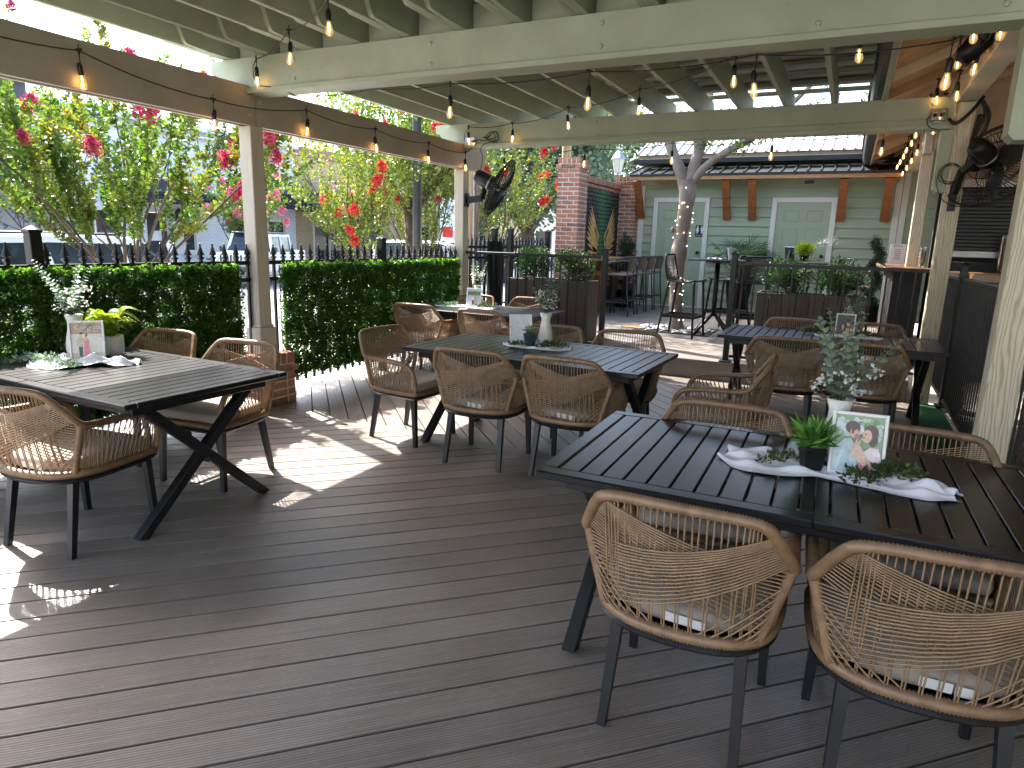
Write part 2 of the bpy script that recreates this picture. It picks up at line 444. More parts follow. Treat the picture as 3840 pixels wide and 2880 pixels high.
class MB:
    def __init__(self):
        self.v, self.f, self.mi = [], [], []
    def add(self, verts, faces, mi=0):
        b = len(self.v)
        self.v += [tuple(x) for x in verts]
        self.f += [tuple(i + b for i in f) for f in faces]
        self.mi += [mi] * len(faces)
        return self
    def box(self, c, s, rz=0.0, bev=0.0, mi=0, mat=None):
        hx, hy, hz = s[0] / 2, s[1] / 2, s[2] / 2
        V, F = [], []
        if bev <= 0:
            for sx in (-1, 1):
                for sy in (-1, 1):
                    for sz in (-1, 1): V.append((sx * hx, sy * hy, sz * hz))
            F = [(0, 1, 3, 2), (4, 6, 7, 5), (0, 4, 5, 1), (2, 3, 7, 6), (0, 2, 6, 4), (1, 5, 7, 3)]
        else:
            b = min(bev, hx * 0.9, hy * 0.9, hz * 0.9)
            idx = {}
            for sx in (-1, 1):
                for sy in (-1, 1):
                    for sz in (-1, 1):
                        for a in range(3):
                            p = [sx * (hx - b), sy * (hy - b), sz * (hz - b)]
                            p[a] += (sx, sy, sz)[a] * b
                            idx[(sx, sy, sz, a)] = len(V); V.append(tuple(p))
            for a in range(3):
                u, w = [(1, 2), (2, 0), (0, 1)][a]
                for s1 in (-1, 1):
                    q = []
                    for (su, sw) in ((-1, -1), (1, -1), (1, 1), (-1, 1)):
                        k = [0, 0, 0]; k[a] = s1; k[u] = su; k[w] = sw
                        q.append(idx[(*k, a)])
                    F.append(tuple(q if s1 > 0 else q[::-1]))
            for a in range(3):
                u, w = [(1, 2), (2, 0), (0, 1)][a]
                for su in (-1, 1):
                    for sw in (-1, 1):
                        q = []
                        for s1, ax in ((-1, u), (1, u), (1, w), (-1, w)):
                            k = [0, 0, 0]; k[a] = s1; k[u] = su; k[w] = sw
                            q.append(idx[(*k, ax)])
                        F.append(tuple(q if su * sw < 0 else q[::-1]))
            for sx in (-1, 1):
                for sy in (-1, 1):
                    for sz in (-1, 1):
                        q = [idx[(sx, sy, sz, a)] for a in range(3)]
                        F.append(tuple(q if sx * sy * sz > 0 else q[::-1]))
        cr, sr = math.cos(rz), math.sin(rz)
        if mat is not None:
            V = [tuple(mat @ Vector(p) + Vector(c)) for p in V]
        else:
            V = [(c[0] + p[0] * cr - p[1] * sr, c[1] + p[0] * sr + p[1] * cr, c[2] + p[2]) for p in V]
        return self.add(V, F, mi)
    def bar(self, p0, p1, w, h, up=(0, 0, 1), bev=0.0, mi=0, ext=0.0):
        p0, p1 = Vector(p0), Vector(p1)
        d = (p1 - p0); L = d.length + 2 * ext; d.normalize()
        up = Vector(up)
        if abs(d.dot(up)) > 0.99: up = Vector((0, 1, 0))
        s = d.cross(up).normalized(); u = s.cross(d)
        m = Matrix((d, s, u)).transposed()
        return self.box((p0 + p1) / 2, (L, w, h), bev=bev, mi=mi, mat=m)
    def taper(self, p0, p1, w0, w1, mi=0, h0=None, h1=None):
        """square tapered leg, vertical-ish, section axes along x,y."""
        h0 = h0 or w0; h1 = h1 or w1
        V = []
        for p, w, h in ((p0, w0, h0), (p1, w1, h1)):
            for sx, sy in ((-1, -1), (1, -1), (1, 1), (-1, 1)):
                V.append((p[0] + sx * w / 2, p[1] + sy * h / 2, p[2]))
        F = [(3, 2, 1, 0), (4, 5, 6, 7)] + [(i, (i + 1) % 4, 4 + (i + 1) % 4, 4 + i) for i in range(4)]
        if p0[2] > p1[2]: F = [f[::-1] for f in F]
        return self.add(V, F, mi)
    def tube(self, path, r, seg=8, closed=False, caps=True, mi=0, squash=1.0):
        P = [Vector(p) for p in path]
        n = len(P)
        rr = r if hasattr(r, '__len__') else [r] * n
        T = []
        for i in range(n):
            if closed: t = P[(i + 1) % n] - P[(i - 1) % n]
            else: t = P[min(i + 1, n - 1)] - P[max(i - 1, 0)]
            T.append(t.normalized() if t.length > 1e-9 else Vector((0, 0, 1)))
        a = Vector((0, 0, 1)) if abs(T[0].z) < 0.9 else Vector((1, 0, 0))
        nrm = (a - T[0] * a.dot(T[0])).normalized()
        V = []
        cs = [(math.cos(2 * PI * k / seg), math.sin(2 * PI * k / seg)) for k in range(seg)]
        for i in range(n):
            nrm = (nrm - T[i] * nrm.dot(T[i]))
            nrm = nrm.normalized() if nrm.length > 1e-6 else T[i].orthogonal().normalized()
            b = T[i].cross(nrm)
            p = P[i]; q = rr[i]
            for c, s in cs:
                V.append((p.x + q * (nrm.x * c * squash + b.x * s), p.y + q * (nrm.y * c * squash + b.y * s), p.z + q * (nrm.z * c * squash + b.z * s)))
        F = []
        m = n if closed else n - 1
        for i in range(m):
            j = (i + 1) % n
            for k in range(seg):
                k2 = (k + 1) % seg
                F.append((i * seg + k, i * seg + k2, j * seg + k2, j * seg + k))
        if caps and not closed:
            F.append(tuple(range(seg))[::-1]); F.append(tuple((n - 1) * seg + k for k in range(seg)))
        return self.add(V, F, mi)
    def lathe(self, prof, seg=16, c=(0, 0, 0), mi=0, mat=None):
        V, F = [], []
        for (r, z) in prof:
            for k in range(seg):
                p = Vector((r * math.cos(2 * PI * k / seg), r * math.sin(2 * PI * k / seg), z))
                if mat is not None: p = mat @ p
                V.append((p.x + c[0], p.y + c[1], p.z + c[2]))
        for i in range(len(prof) - 1):
            for k in range(seg):
                k2 = (k + 1) % seg
                F.append((i * seg + k, i * seg + k2, (i + 1) * seg + k2, (i + 1) * seg + k))
        if prof[0][0] > 1e-5: F.append(tuple(range(seg))[::-1])
        if prof[-1][0] > 1e-5: F.append(tuple((len(prof) - 1) * seg + k for k in range(seg)))
        return self.add(V, F, mi)
    def prism(self, poly, d0, d1, axes='xy', mi=0, c=(0, 0, 0)):
        """extrude a 2-D polygon; axes names the plane ('xy','xz','yz'), d0..d1 along the third axis."""
        n = len(poly)
        def mk(p, d):
            if axes == 'xy': q = (p[0], p[1], d)
            elif axes == 'xz': q = (p[0], d, p[1])
            else: q = (d, p[0], p[1])
            return (q[0] + c[0], q[1] + c[1], q[2] + c[2])
        V = [mk(p, d0) for p in poly] + [mk(p, d1) for p in poly]
        F = [tuple(range(n))[::-1], tuple(range(n, 2 * n))] + [(i, (i + 1) % n, n + (i + 1) % n, n + i) for i in range(n)]
        if axes == 'xz': F = [f[::-1] for f in F]
        return self.add(V, F, mi)
    def mesh(self, name, mats, smooth=False):
        me = bpy.data.meshes.new(name)
        me.from_pydata(self.v, [], self.f)
        ms = mats if isinstance(mats, (list, tuple)) else [mats]
        for m in ms: me.materials.append(M[m] if isinstance(m, str) else m)
        if len(ms) > 1: me.polygons.foreach_set('material_index', self.mi)
        if smooth: me.polygons.foreach_set('use_smooth', [True] * len(me.polygons))
        me.update()
        return me
    def build(self, name, mats, parent=None, smooth=False, loc=None, rot=None):
        return link_mesh(name, self.mesh(name, mats, smooth), parent, loc, rot)

def ngon_cloud(name, mat, V, rnd=None, parent=None, k=4, smooth=False):
    """V: (N,k,3) array, one k-gon per leaf."""
    N = len(V)
    me = bpy.data.meshes.new(name)
    me.vertices.add(N * k)
    me.vertices.foreach_set('co', np.ascontiguousarray(V, dtype=np.float32).ravel())
    me.loops.add(N * k)
    me.loops.foreach_set('vertex_index', np.arange(N * k, dtype=np.int32))
    me.polygons.add(N)
    me.polygons.foreach_set('loop_start', np.arange(0, N * k, k, dtype=np.int32))
    me.polygons.foreach_set('loop_total', np.full(N, k, dtype=np.int32))
    me.materials.append(M[mat])
    if rnd is None: rnd = RNG.random(N)
    at = me.attributes.new('rnd', 'FLOAT', 'POINT')
    at.data.foreach_set('value', np.repeat(np.clip(rnd, 0, 1), k).astype(np.float32))
    me.update(calc_edges=True)
    me.validate()
    return link_mesh(name, me, parent)

def unit(a):
    return a / np.maximum(1e-9, np.linalg.norm(a, axis=-1, keepdims=True))

def rand_dirs(n, zbias=0.0):
    d = RNG.normal(size=(n, 3)); d[:, 2] += zbias
    return unit(d)

def leaf_quads(P, D, L, W, fold=0.15):
    """diamond leaves: base points P, directions D, lengths L, widths W."""
    n = len(P)
    L = np.broadcast_to(np.asarray(L, float), (n,))[:, None]
    W = np.broadcast_to(np.asarray(W, float), (n,))[:, None]
    r = rand_dirs(n)
    S = unit(np.cross(D, r)); Nn = np.cross(S, D)
    mid = P + D * L * 0.42 + Nn * W * fold
    return np.stack([P, mid + S * W * 0.5, P + D * L, mid - S * W * 0.5], 1)

def leaf_hex(P, D, L, W, Nn=None, cup=0.12):
    n = len(P)
    L = np.broadcast_to(np.asarray(L, float), (n,))[:, None]
    W = np.broadcast_to(np.asarray(W, float), (n,))[:, None]
    if Nn is None: Nn = rand_dirs(n)
    S = unit(np.cross(D, Nn)); Nn = np.cross(S, D)
    return np.stack([P, P + D * L * 0.28 + S * W * 0.45 + Nn * W * cup, P + D * L * 0.7 + S * W * 0.42 + Nn * W * cup,
                     P + D * L, P + D * L * 0.7 - S * W * 0.42 + Nn * W * cup, P + D * L * 0.28 - S * W * 0.45 + Nn * W * cup], 1)

def clip_poly(poly, a, b, c):
    """keep the part of a convex polygon where a*x+b*y<=c."""
    out = []
    for i in range(len(poly)):
        p, q = poly[i], poly[(i + 1) % len(poly)]
        dp, dq = a * p[0] + b * p[1] - c, a * q[0] + b * q[1] - c
        if dp <= 0: out.append(p)
        if dp * dq < 0:
            t = dp / (dp - dq)
            out.append((p[0] + t * (q[0] - p[0]), p[1] + t * (q[1] - p[1])))
    return out

def planks(parent, region, ang, pitch_, gap, ztop, thick, mat, phase=0.0, holes=()):
    ca, sa = math.cos(ang), math.sin(ang)
    loc = [(x * ca + y * sa, -x * sa + y * ca) for x, y in region]
    v0 = min(p[1] for p in loc); v1 = max(p[1] for p in loc)
    k = math.floor((v0 - phase) / pitch_)
    while phase + k * pitch_ < v1:
        a, b = phase + k * pitch_ + gap / 2, phase + (k + 1) * pitch_ - gap / 2
        k += 1
        def strip(lo, hi):
            return clip_poly(clip_poly(loc, 0, 1, hi), 0, -1, -lo)
        outer = strip(a, b)
        if len(outer) < 3: continue
        inner = strip(a + 0.0015, b - 0.0015)
        us = [p[0] for p in outer]
        if max(us) - min(us) < 0.03: continue
        cu, cv = (max(us) + min(us)) / 2, (a + b) / 2
        mb = MB()
        if len(inner) == len(outer):
            n = len(outer)
            V = [(p[0] - cu, p[1] - cv, 0) for p in inner] + [(p[0] - cu, p[1] - cv, -0.002) for p in outer] + [(p[0] - cu, p[1] - cv, -thick) for p in outer]
            F = [tuple(range(n))]
            for r in range(2):
                F += [(r * n + (i + 1) % n, r * n + i, (r + 1) * n + i, (r + 1) * n + (i + 1) % n) for i in range(n)]
            mb.add(V, F)
        else:
            mb.prism([(p[0] - cu, p[1] - cv) for p in outer], -thick, 0)
        o = mb.build('plank', mat, parent)
        o.location = (cu * ca - cv * sa, cu * sa + cv * ca, ztop + random.uniform(-0.0008, 0.0008))
        o.rotation_euler = (0, 0, ang)

# ================================================================ SETTING
def sheet(name, x0, x1, y0, y1, z, mat, kind='structure'):
    me = MB().add([(x0, y0, z), (x1, y0, z), (x1, y1, z), (x0, y1, z)], [(0, 1, 2, 3)]).mesh(name, mat)
    return tag(link_mesh(name, me), kind=kind)

ground = sheet('ground', -700, 700, -700, 700, -0.40, 'asphalt')
pv = MB()
pv.box((-6.5, 8.0, -0.26), (3.2, 60, 0.20), bev=0.01)
tag(pv.build('pavement', 'concrete'), kind='structure')
pv = MB()
pv.box((-24.3, 16.0, -0.32), (3.6, 110, 0.18), bev=0.01)
tag(pv.build('pavement_across_street', 'concrete'), kind='structure')

# ---- dining deck
deck = empty('deck'); tag(deck, kind='structure')
DX0, DX1 = -4.90, 1.55
DIAG = R(44.1)
def rect(x0, x1, y0, y1): return [(x0, y0), (x1, y0), (x1, y1), (x0, y1)]
BP = 0.1445
phase_near = None
# a board edge passes through this floor point of the photograph
_px, _py = -0.649, 1.337
phase_near = -_px * math.sin(DIAG) + _py * math.cos(DIAG)
planks(deck, rect(DX0, DX1, 0.82, 4.165), DIAG, BP, 0.0085, 0.0, 0.025, 'deck', phase_near)
planks(deck, rect(DX0, DX1, 4.169, 4.31), 0.0, 0.145, 0.003, 0.001, 0.025, 'deck', 4.1675)
planks(deck, rect(DX0, 0.72, 4.314, 7.82), -R(46.5), BP, 0.0085, 0.0, 0.025, 'deck', 0.03)
planks(deck, rect(DX0, DX1, 0.674, 0.817), 0.0, 0.145, 0.003, 0.001, 0.025, 'deck', 0.673)
planks(deck, rect(DX0, DX1, -3.6, 0.67), -R(45.9), BP, 0.006, 0.0, 0.025, 'deck', 0.0)
jb = MB(); jb.box(((DX0 + DX1) / 2, 2.1, -0.13), (DX1 - DX0 - 0.06, 11.3, 0.19))
jb.build('joist_bed', 'under', deck)

# ---- raised far deck, two steps up from the dining deck
ZF = 0.22
fdeck = empty('raised_deck'); tag(fdeck, kind='structure')
planks(fdeck, rect(-5.0, 0.70, 7.83, 9.95), 0.0, 0.1445, 0.005, ZF, 0.025, 'deck_far', 7.828)
planks(fdeck, rect(-5.0, 0.70, 9.955, 14.6), R(0), 0.1445, 0.005, ZF, 0.025, 'deck_far', 9.955)
fb = MB(); fb.box((-2.15, 11.2, ZF / 2 - 0.02), (5.66, 6.70, ZF - 0.05)); fb.build('joist_bed', 'under', fdeck)
fb = MB(); fb.box((-2.15, 7.838, 0.097), (5.7, 0.022, 0.194), bev=0.002); fb.build('riser_board', 'deck', fdeck)
tp = MB()
for i in range(3):
    x = -2.10 + i * 0.075
    tp.add([(x, 7.8255, 0.03), (x + 0.035, 7.8255, 0.03), (x - 0.005, 7.8255, 0.11), (x - 0.04, 7.8255, 0.11)], [(0, 1, 2, 3)])
tp.build('hazard_tape', 'tape', fdeck)

# ================================================================ PERGOLA
perg = empty('pergola', (0, 0, 0), 0, 'sage and taupe timber pergola with sheet metal roof over the dining deck', 'pergola')
PX = -4.67
XL = -4.60
def part(mb, name, mat, parent=perg, smooth=False): return mb.build(name, mat, parent, smooth)
for py in (0.86, 4.36, 7.865):
    b = MB(); b.box((PX, py, (2.40 + 0.43) / 2), (0.14, 0.14, 2.40 - 0.43), bev=0.006)
    p = part(b, 'post', 'taupe_post')
    b = MB(); b.box((PX, py, 0.565), (0.185, 0.185, 0.27), bev=0.006)
    b.box((PX, py, 0.712), (0.165, 0.165, 0.024), bev=0.008)
    part(b, 'base_trim', 'taupe_post', p)
# the taupe side beam: two boards each side of the posts, one joint over the middle post
def scroll_end(y_end, z0, z1, yin, s=1):
    """profile (y,z) of a beam tail with an ogee cut below, from yin to y_end."""
    h = z1 - z0
    pts = [(yin, z0)]
    for t in np.linspace(0, 1, 9):
        yy = y_end - s * 0.16 * (1 - t)
        zz = z0 + h * (0.06 + 0.62 * t - 0.13 * math.sin(2 * PI * t))
        pts.append((yy, zz))
    pts += [(y_end, z1), (yin, z1)]
    return pts
for x0, x1 in ((-4.642, -4.60), (-4.74, -4.698)):
    b = MB(); b.box(((x0 + x1) / 2, 1.62, 2.555), (x1 - x0, 5.476, 0.31), bev=0.003); part(b, 'beam', 'taupe')
    prof = scroll_end(8.42, 2.40, 2.71, 4.364)
    b = MB(); b.prism(prof, x0, x1, 'yz'); part(b, 'beam', 'taupe')
b = MB()
for y, z in ((4.29, 2.62), (4.29, 2.49), (4.42, 2.60), (4.42, 2.475), (7.80, 2.61), (7.80, 2.50), (3.3, 2.6), (7.93, 2.45)):
    b.lathe([(0.017, 0), (0.017, 0.004), (0.012, 0.010), (0, 0.012)], 10, (XL, y, z), mat=Matrix.Rotation(PI / 2, 3, 'Y'))
part(b, 'bolt_head', 'taupe')

def cross_beam(y0, zb, zt, xend, ledger=0.0):
    """two sage boards along X with an ogee tail past the side beam."""
    for k, (ya, yb) in enumerate(((y0, y0 + 0.04), (y0 + 0.10, y0 + 0.14))):
        tail = []
        h = zt - zb
        for t in np.linspace(0, 1, 9):
            tail.append((-5.03 + 0.20 * (1 - t), zb + h * (0.05 + 0.6 * t - 0.12 * math.sin(2 * PI * t))))
        prof = [(xend, zt), (-5.03, zt)] + tail[::-1] + [(-4.78, zb), (xend, zb)]
        b = MB(); b.prism(prof, ya, yb, 'xz'); part(b, 'beam', 'sage')
    b = MB(); b.box(((XL + 0.005 + xend) / 2, y0 + 0.07, zb + 0.018), (xend - XL - 0.005, 0.20, 0.038), bev=0.003)
    part(b, 'ledger_strip', 'sage')
    b = MB()
    xs = [-4.1, -2.82, -1.55, -0.3, 0.55]
    for x in xs:
        for z in (zb + 0.085, zt - 0.06):
            b.lathe([(0.016, 0), (0.016, 0.004), (0.011, 0.010), (0, 0.012)], 10, (x, y0, z), mat=Matrix.Rotation(PI / 2, 3, 'X'))
    for i in range(26):
        x = -4.4 + i * 0.195 + random.uniform(-.05, .05)
        b.lathe([(0.004, 0), (0.003, 0.003), (0, 0.004)], 6, (x, y0, zb + random.choice((0.08, 0.14, 0.2, 0.235))), mat=Matrix.Rotation(PI / 2, 3, 'X'))
    part(b, 'bolt_head', 'sage')
cross_beam(4.30, 2.645, 2.925, 0.74)
cross_beam(7.80, 2.665, 2.955, 0.715)
b = MB(); b.box((-1.9, 0.86, 2.80), (5.6, 0.14, 0.28)); part(b, 'beam', 'sage')

# rafters, 18 inches apart
RX0, RP, NR = -4.845, 0.4485, 12
ZR0, ZR1 = 2.93, 3.165
def ogee(y_tip, y_in, z0, z1, s):
    h = z1 - z0
    pts = []
    for t in np.linspace(0, 1, 10):
        pts.append((y_tip + s * 0.17 * (1 - t), z0 + h * (0.04 + 0.86 * t - 0.15 * math.sin(2 * PI * t))))
    return pts
for i in range(NR):
    x = RX0 + i * RP
    b = MB(); b.box((x, 1.25, (ZR0 + ZR1) / 2 + 0.002), (0.038, 6.50, ZR1 - ZR0), bev=0.003)
    part(b, 'rafter', 'sage_dark')
    # far bay rafter lapped beside it, with an ogee tail past the near cross beam
    xx = x + 0.040
    dz = 0.018
    prof = [(8.62, ZR1 + dz), (3.74, ZR1)] + ogee(3.74, 0, ZR0, ZR1, 1)[::-1] + [(4.1, ZR0), (8.62, ZR0 + dz)]
    b = MB(); b.prism(prof[::-1], xx - 0.019, xx + 0.019, 'yz'); part(b, 'rafter', 'sage_dark')
    xs = x - 0.040
    prof = [(4.60, ZR1 - 0.03), (3.62, ZR1 - 0.03)] + ogee(3.62, 0, ZR0 - 0.002, ZR1 - 0.03, 1)[::-1] + [(4.60, ZR0 - 0.002)]
    b = MB(); b.prism(prof[::-1], xs - 0.019, xs + 0.019, 'yz'); part(b, 'rafter_tail', 'sage_dark')
# purlins and blocking
ys = np.arange(-1.94, 8.5, 0.415)
for y in ys:
    b = MB(); b.box((-2.44, float(y), 3.206), (4.9, 0.085, 0.036), bev=0.002); part(b, 'purlin', 'sage_dark')
for i in range(NR - 1):
    x = RX0 + (i + 0.5) * RP
    b = MB(); b.box((x + 0.02, 4.39, 3.02), (RP - 0.13, 0.036, 0.16)); part(b, 'blocking', 'sage_dark')
# corrugated roof sheets (ribs along X, falling to the left edge)
for i, y0 in enumerate(np.arange(-1.98, 7.6, 0.86)):
    n = 48
    b = MB()
    V, F = [], []
    for j in range(n + 1):
        y = y0 + 0.90 * j / n
        z = 3.240 + 0.010 * math.sin(2 * PI * j / 8.0) + (0.004 if i % 2 else 0.0)
        for x in (-4.93, -2.3, 0.02): V.append((x, y, z))
    for j in range(n):
        for k in range(2):
            F.append((j * 3 + k, j * 3 + k + 1, j * 3 + 4 + k, j * 3 + 3 + k))
    b.add(V, F); part(b, 'roof_sheet', 'metal_roof', smooth=True)

# ================================================================ BRICK PIERS
def brick_mesh(name, s, mat):
    b = MB(); b.box((0, 0, 0), s, bev=0.006)
    # knock the corners about a little
    rr = random.Random(sum(int(v * 1000) for v in s))
    b.v = [tuple(c + rr.uniform(-0.0018, 0.0018) for c in p) for p in b.v]
    return b.mesh(name, mat)
BR = {}
def brick(parent, c, s, mat='brick', rz=0.0):
    key = (round(s[0], 3), round(s[1], 3), round(s[2], 3), mat)
    if key not in BR: BR[key] = brick_mesh('brick', s, mat)
    return link_mesh('brick', BR[key], parent, (c[0] + random.uniform(-.003, .003), c[1] + random.uniform(-.003, .003), c[2]), (random.uniform(-.01, .01), random.uniform(-.01, .01), rz))
def brick_courses(parent, x0, x1, y0, y1, z, h, odd, proj=0.0, faces='NESW', mat='brick', ln=0.20, mg=0.013, d=0.09):
    """one course of bricks round a rectangular pier."""
    x0 -= proj; x1 += proj; y0 -= proj; y1 += proj
    hh = h - mg
    for f in faces:
        along_x = f in 'NS'
        a0, a1 = (x0, x1) if along_x else (y0 + d + mg, y1 - d - mg)
        n = max(1, round((a1 - a0) / (ln + mg)))
        st = (a1 - a0 + mg) / n
        segs = []
        if odd and n > 1:
            segs = [(a0, st / 2 - mg)] + [(a0 + st / 2 + i * st, st - mg) for i in range(n - 1)] + [(a1 - st / 2 + mg, st / 2 - mg)]
        else:
            segs = [(a0 + i * st, st - mg) for i in range(n)]
        for s0, w in segs:
            cz = z + hh / 2
            if along_x:
                cy = (y0 + d / 2) if f == 'S' else (y1 - d / 2)
                brick(parent, (s0 + w / 2, cy, cz), (w, d, hh), mat)
            else:
                cx = (x0 + d / 2) if f == 'W' else (x1 - d / 2)
                brick(parent, (cx, s0 + w / 2, cz), (d, w, hh), mat)
def small_pier(py, label):
    p = empty('brick_pier', (0, 0, 0), 0, label, 'brick pier')
    x0, x1, y0, y1 = PX - 0.19, PX + 0.19, py - 0.205, py + 0.205
    b = MB(); b.box((PX, py, 0.232), (0.371, 0.401, 0.455)); b.build('mortar_core', 'mortar', p)
    for c in range(4): brick_courses(p, x0, x1, y0, y1, c * 0.073, 0.073, c % 2)
    brick_courses(p, x0, x1, y0, y1, 0.292, 0.073, 0, proj=0.022)
    brick_courses(p, x0, x1, y0, y1, 0.365, 0.115, 0, ln=0.065)
small_pier(4.36, 'low red brick pier under the pergola post behind the sunlit table')
small_pier(7.865, 'low red brick pier under the pergola post that carries a fan')

# ================================================================ IRON FENCE WITH SPEARS
def spear_mesh():
    b = MB()
    z0, zt = 0.12, 1.43
    b.box((0, 0, (z0 + 1.31) / 2), (0.022, 0.022, 1.31 - z0))
    b.box((0, 0, 1.312), (0.040, 0.040, 0.016), bev=0.004)
    b.lathe([(0.014, 1.32), (0.014, 1.334), (0.030, 1.337), (0.022, 1.356), (0.009, 1.395), (0.006, 1.407), (0.0085, 1.416), (0.006, 1.427), (0, 1.43)], 8)
    return b.mesh('picket', 'black_steel')
SPEAR = spear_mesh()
def iron_fence(name, label, x0, y0, x1, y1, posts=(), z=0.0, tall=1.0, pitch_=0.118, bottom_rail=0.22, post_top=1.49, rails=(1.266, 1.12)):
    f = empty(name, (x0, y0, z), math.atan2(y1 - y0, x1 - x0), label, 'fence')
    L = math.hypot(x1 - x0, y1 - y0)
    n = int(L / pitch_)
    for i in range(n + 1):
        u = (L - n * pitch_) / 2 + i * pitch_
        if any(abs(u - p) < 0.055 for p in posts): continue
        link_mesh('picket', SPEAR, f, (u, 0, 0), None, (1, 1, tall))
    for rz in (*rails, bottom_rail):
        b = MB(); b.box((L / 2, 0, rz * tall), (L, 0.034, 0.036), bev=0.003); b.build('rail', 'black_steel', f)
    for p in posts:
        b = MB(); b.box((p, 0, post_top / 2), (0.075, 0.075, post_top), bev=0.004)
        b.box((p, 0, post_top + 0.008), (0.088, 0.088, 0.018), bev=0.004)
        b.lathe([(0.055, post_top + 0.017), (0.0, post_top + 0.045)], 4)
        b.v[-8:] = [(v[0] + p, v[1], v[2]) for v in b.v[-8:]]
        b.build('fence_post', 'black_steel', f)
    return f
FX = -4.70
iron_fence('iron_fence', 'black spear topped iron fence behind the hedge panel beside the sunlit table', FX, 0.95, FX, 4.29, posts=(1.60,))
iron_fence('iron_fence', 'black spear topped iron fence behind the hedge panel between the two pergola posts', FX, 4.43, FX, 7.79, posts=(1.75,))
iron_fence('iron_fence', 'black iron fence section beyond the fan post, hung with a black cover', FX, 7.95, FX, 9.30, posts=(0.92,), z=0.15, pitch_=0.12, post_top=1.52)
iron_fence('iron_fence', 'short black iron gate section with thick posts near the brick pillar', FX, 9.36, -4.62, 10.70, posts=(0.04, 1.30), z=0.15, pitch_=0.10, post_top=1.52)
iron_fence('iron_fence', 'short black iron fence section running into the tall brick pillar', -5.9, 11.25, -4.90, 11.25, posts=(), z=0.15, pitch_=0.10)

# ================================================================ HEDGE PANELS
def hedge(name, label, y0, y1, dens):
    h = empty(name, (0, 0, 0), 0, label, 'hedge panel')
    z0, z1 = 0.19, 1.255
    x0 = -4.66
    # plastic backing grid
    b = MB()
    for y in np.arange(y0, y1, 0.10): b.box((x0, float(y), (z0 + z1) / 2), (0.006, 0.008, z1 - z0 - 0.03))
    for z in np.arange(z0 + 0.02, z1 - 0.01, 0.10): b.box((x0, (y0 + y1) / 2, float(z)), (0.006, y1 - y0 - 0.02, 0.008))
    b.build('backing_grid', 'topiary', h)
    A = (y1 - y0) * (z1 - z0)
    n = int(A * dens)
    P = np.c_[RNG.uniform(0, 0.078, n) ** 1.0, RNG.uniform(y0, y1, n), RNG.uniform(z0, z1, n)]
    # tuft centres: leaves gather into sprigs
    m = int(A * 2300)
    C = np.c_[np.full(m, 0.035), RNG.uniform(y0, y1, m), RNG.uniform(z0, z1, m)]
    own = RNG.integers(0, m, n)
    off = rand_dirs(n) * (RNG.random((n, 1)) ** 0.5) * np.array([0.045, 0.030, 0.030])
    P = C[own] + off
    P[:, 1] = np.clip(P[:, 1], y0 - .03, y1 + .03)
    ragged = np.sin(P[:, 1] * 37) * 0.012 + np.sin(P[:, 1] * 91) * 0.012
    keep = (P[:, 2] < z1 + 0.012 + ragged) & (P[:, 2] > z0 - 0.02 + ragged * 1.5)
    P, off, own = P[keep], off[keep], own[keep]
    n = len(P)
    P[:, 0] += x0
    D = unit(off + rand_dirs(n) * 0.03 + np.array([0.02, 0, 0.012]))
    V = leaf_hex(P, D, RNG.uniform(0.017, 0.026, n), RNG.uniform(0.014, 0.021, n))
    rnd = np.clip(0.42 + 0.25 * RNG.normal(size=n) * 0.7 + 0.35 * (RNG.random(m)[own] - 0.5) + np.clip((P[:, 2] - z1 + 0.05) * 6, 0, 0.35), 0, 1)  # leaves along the top edge coloured lighter, standing in for the sunlit rim
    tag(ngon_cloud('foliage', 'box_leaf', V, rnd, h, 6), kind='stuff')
    return h
hedge('hedge_panel', 'artificial box hedge panel on the fence beside the sunlit table', 1.1, 4.10, 34000)
hedge('hedge_panel', 'artificial box hedge panel on the fence between the two pergola posts', 4.60, 7.71, 28000)

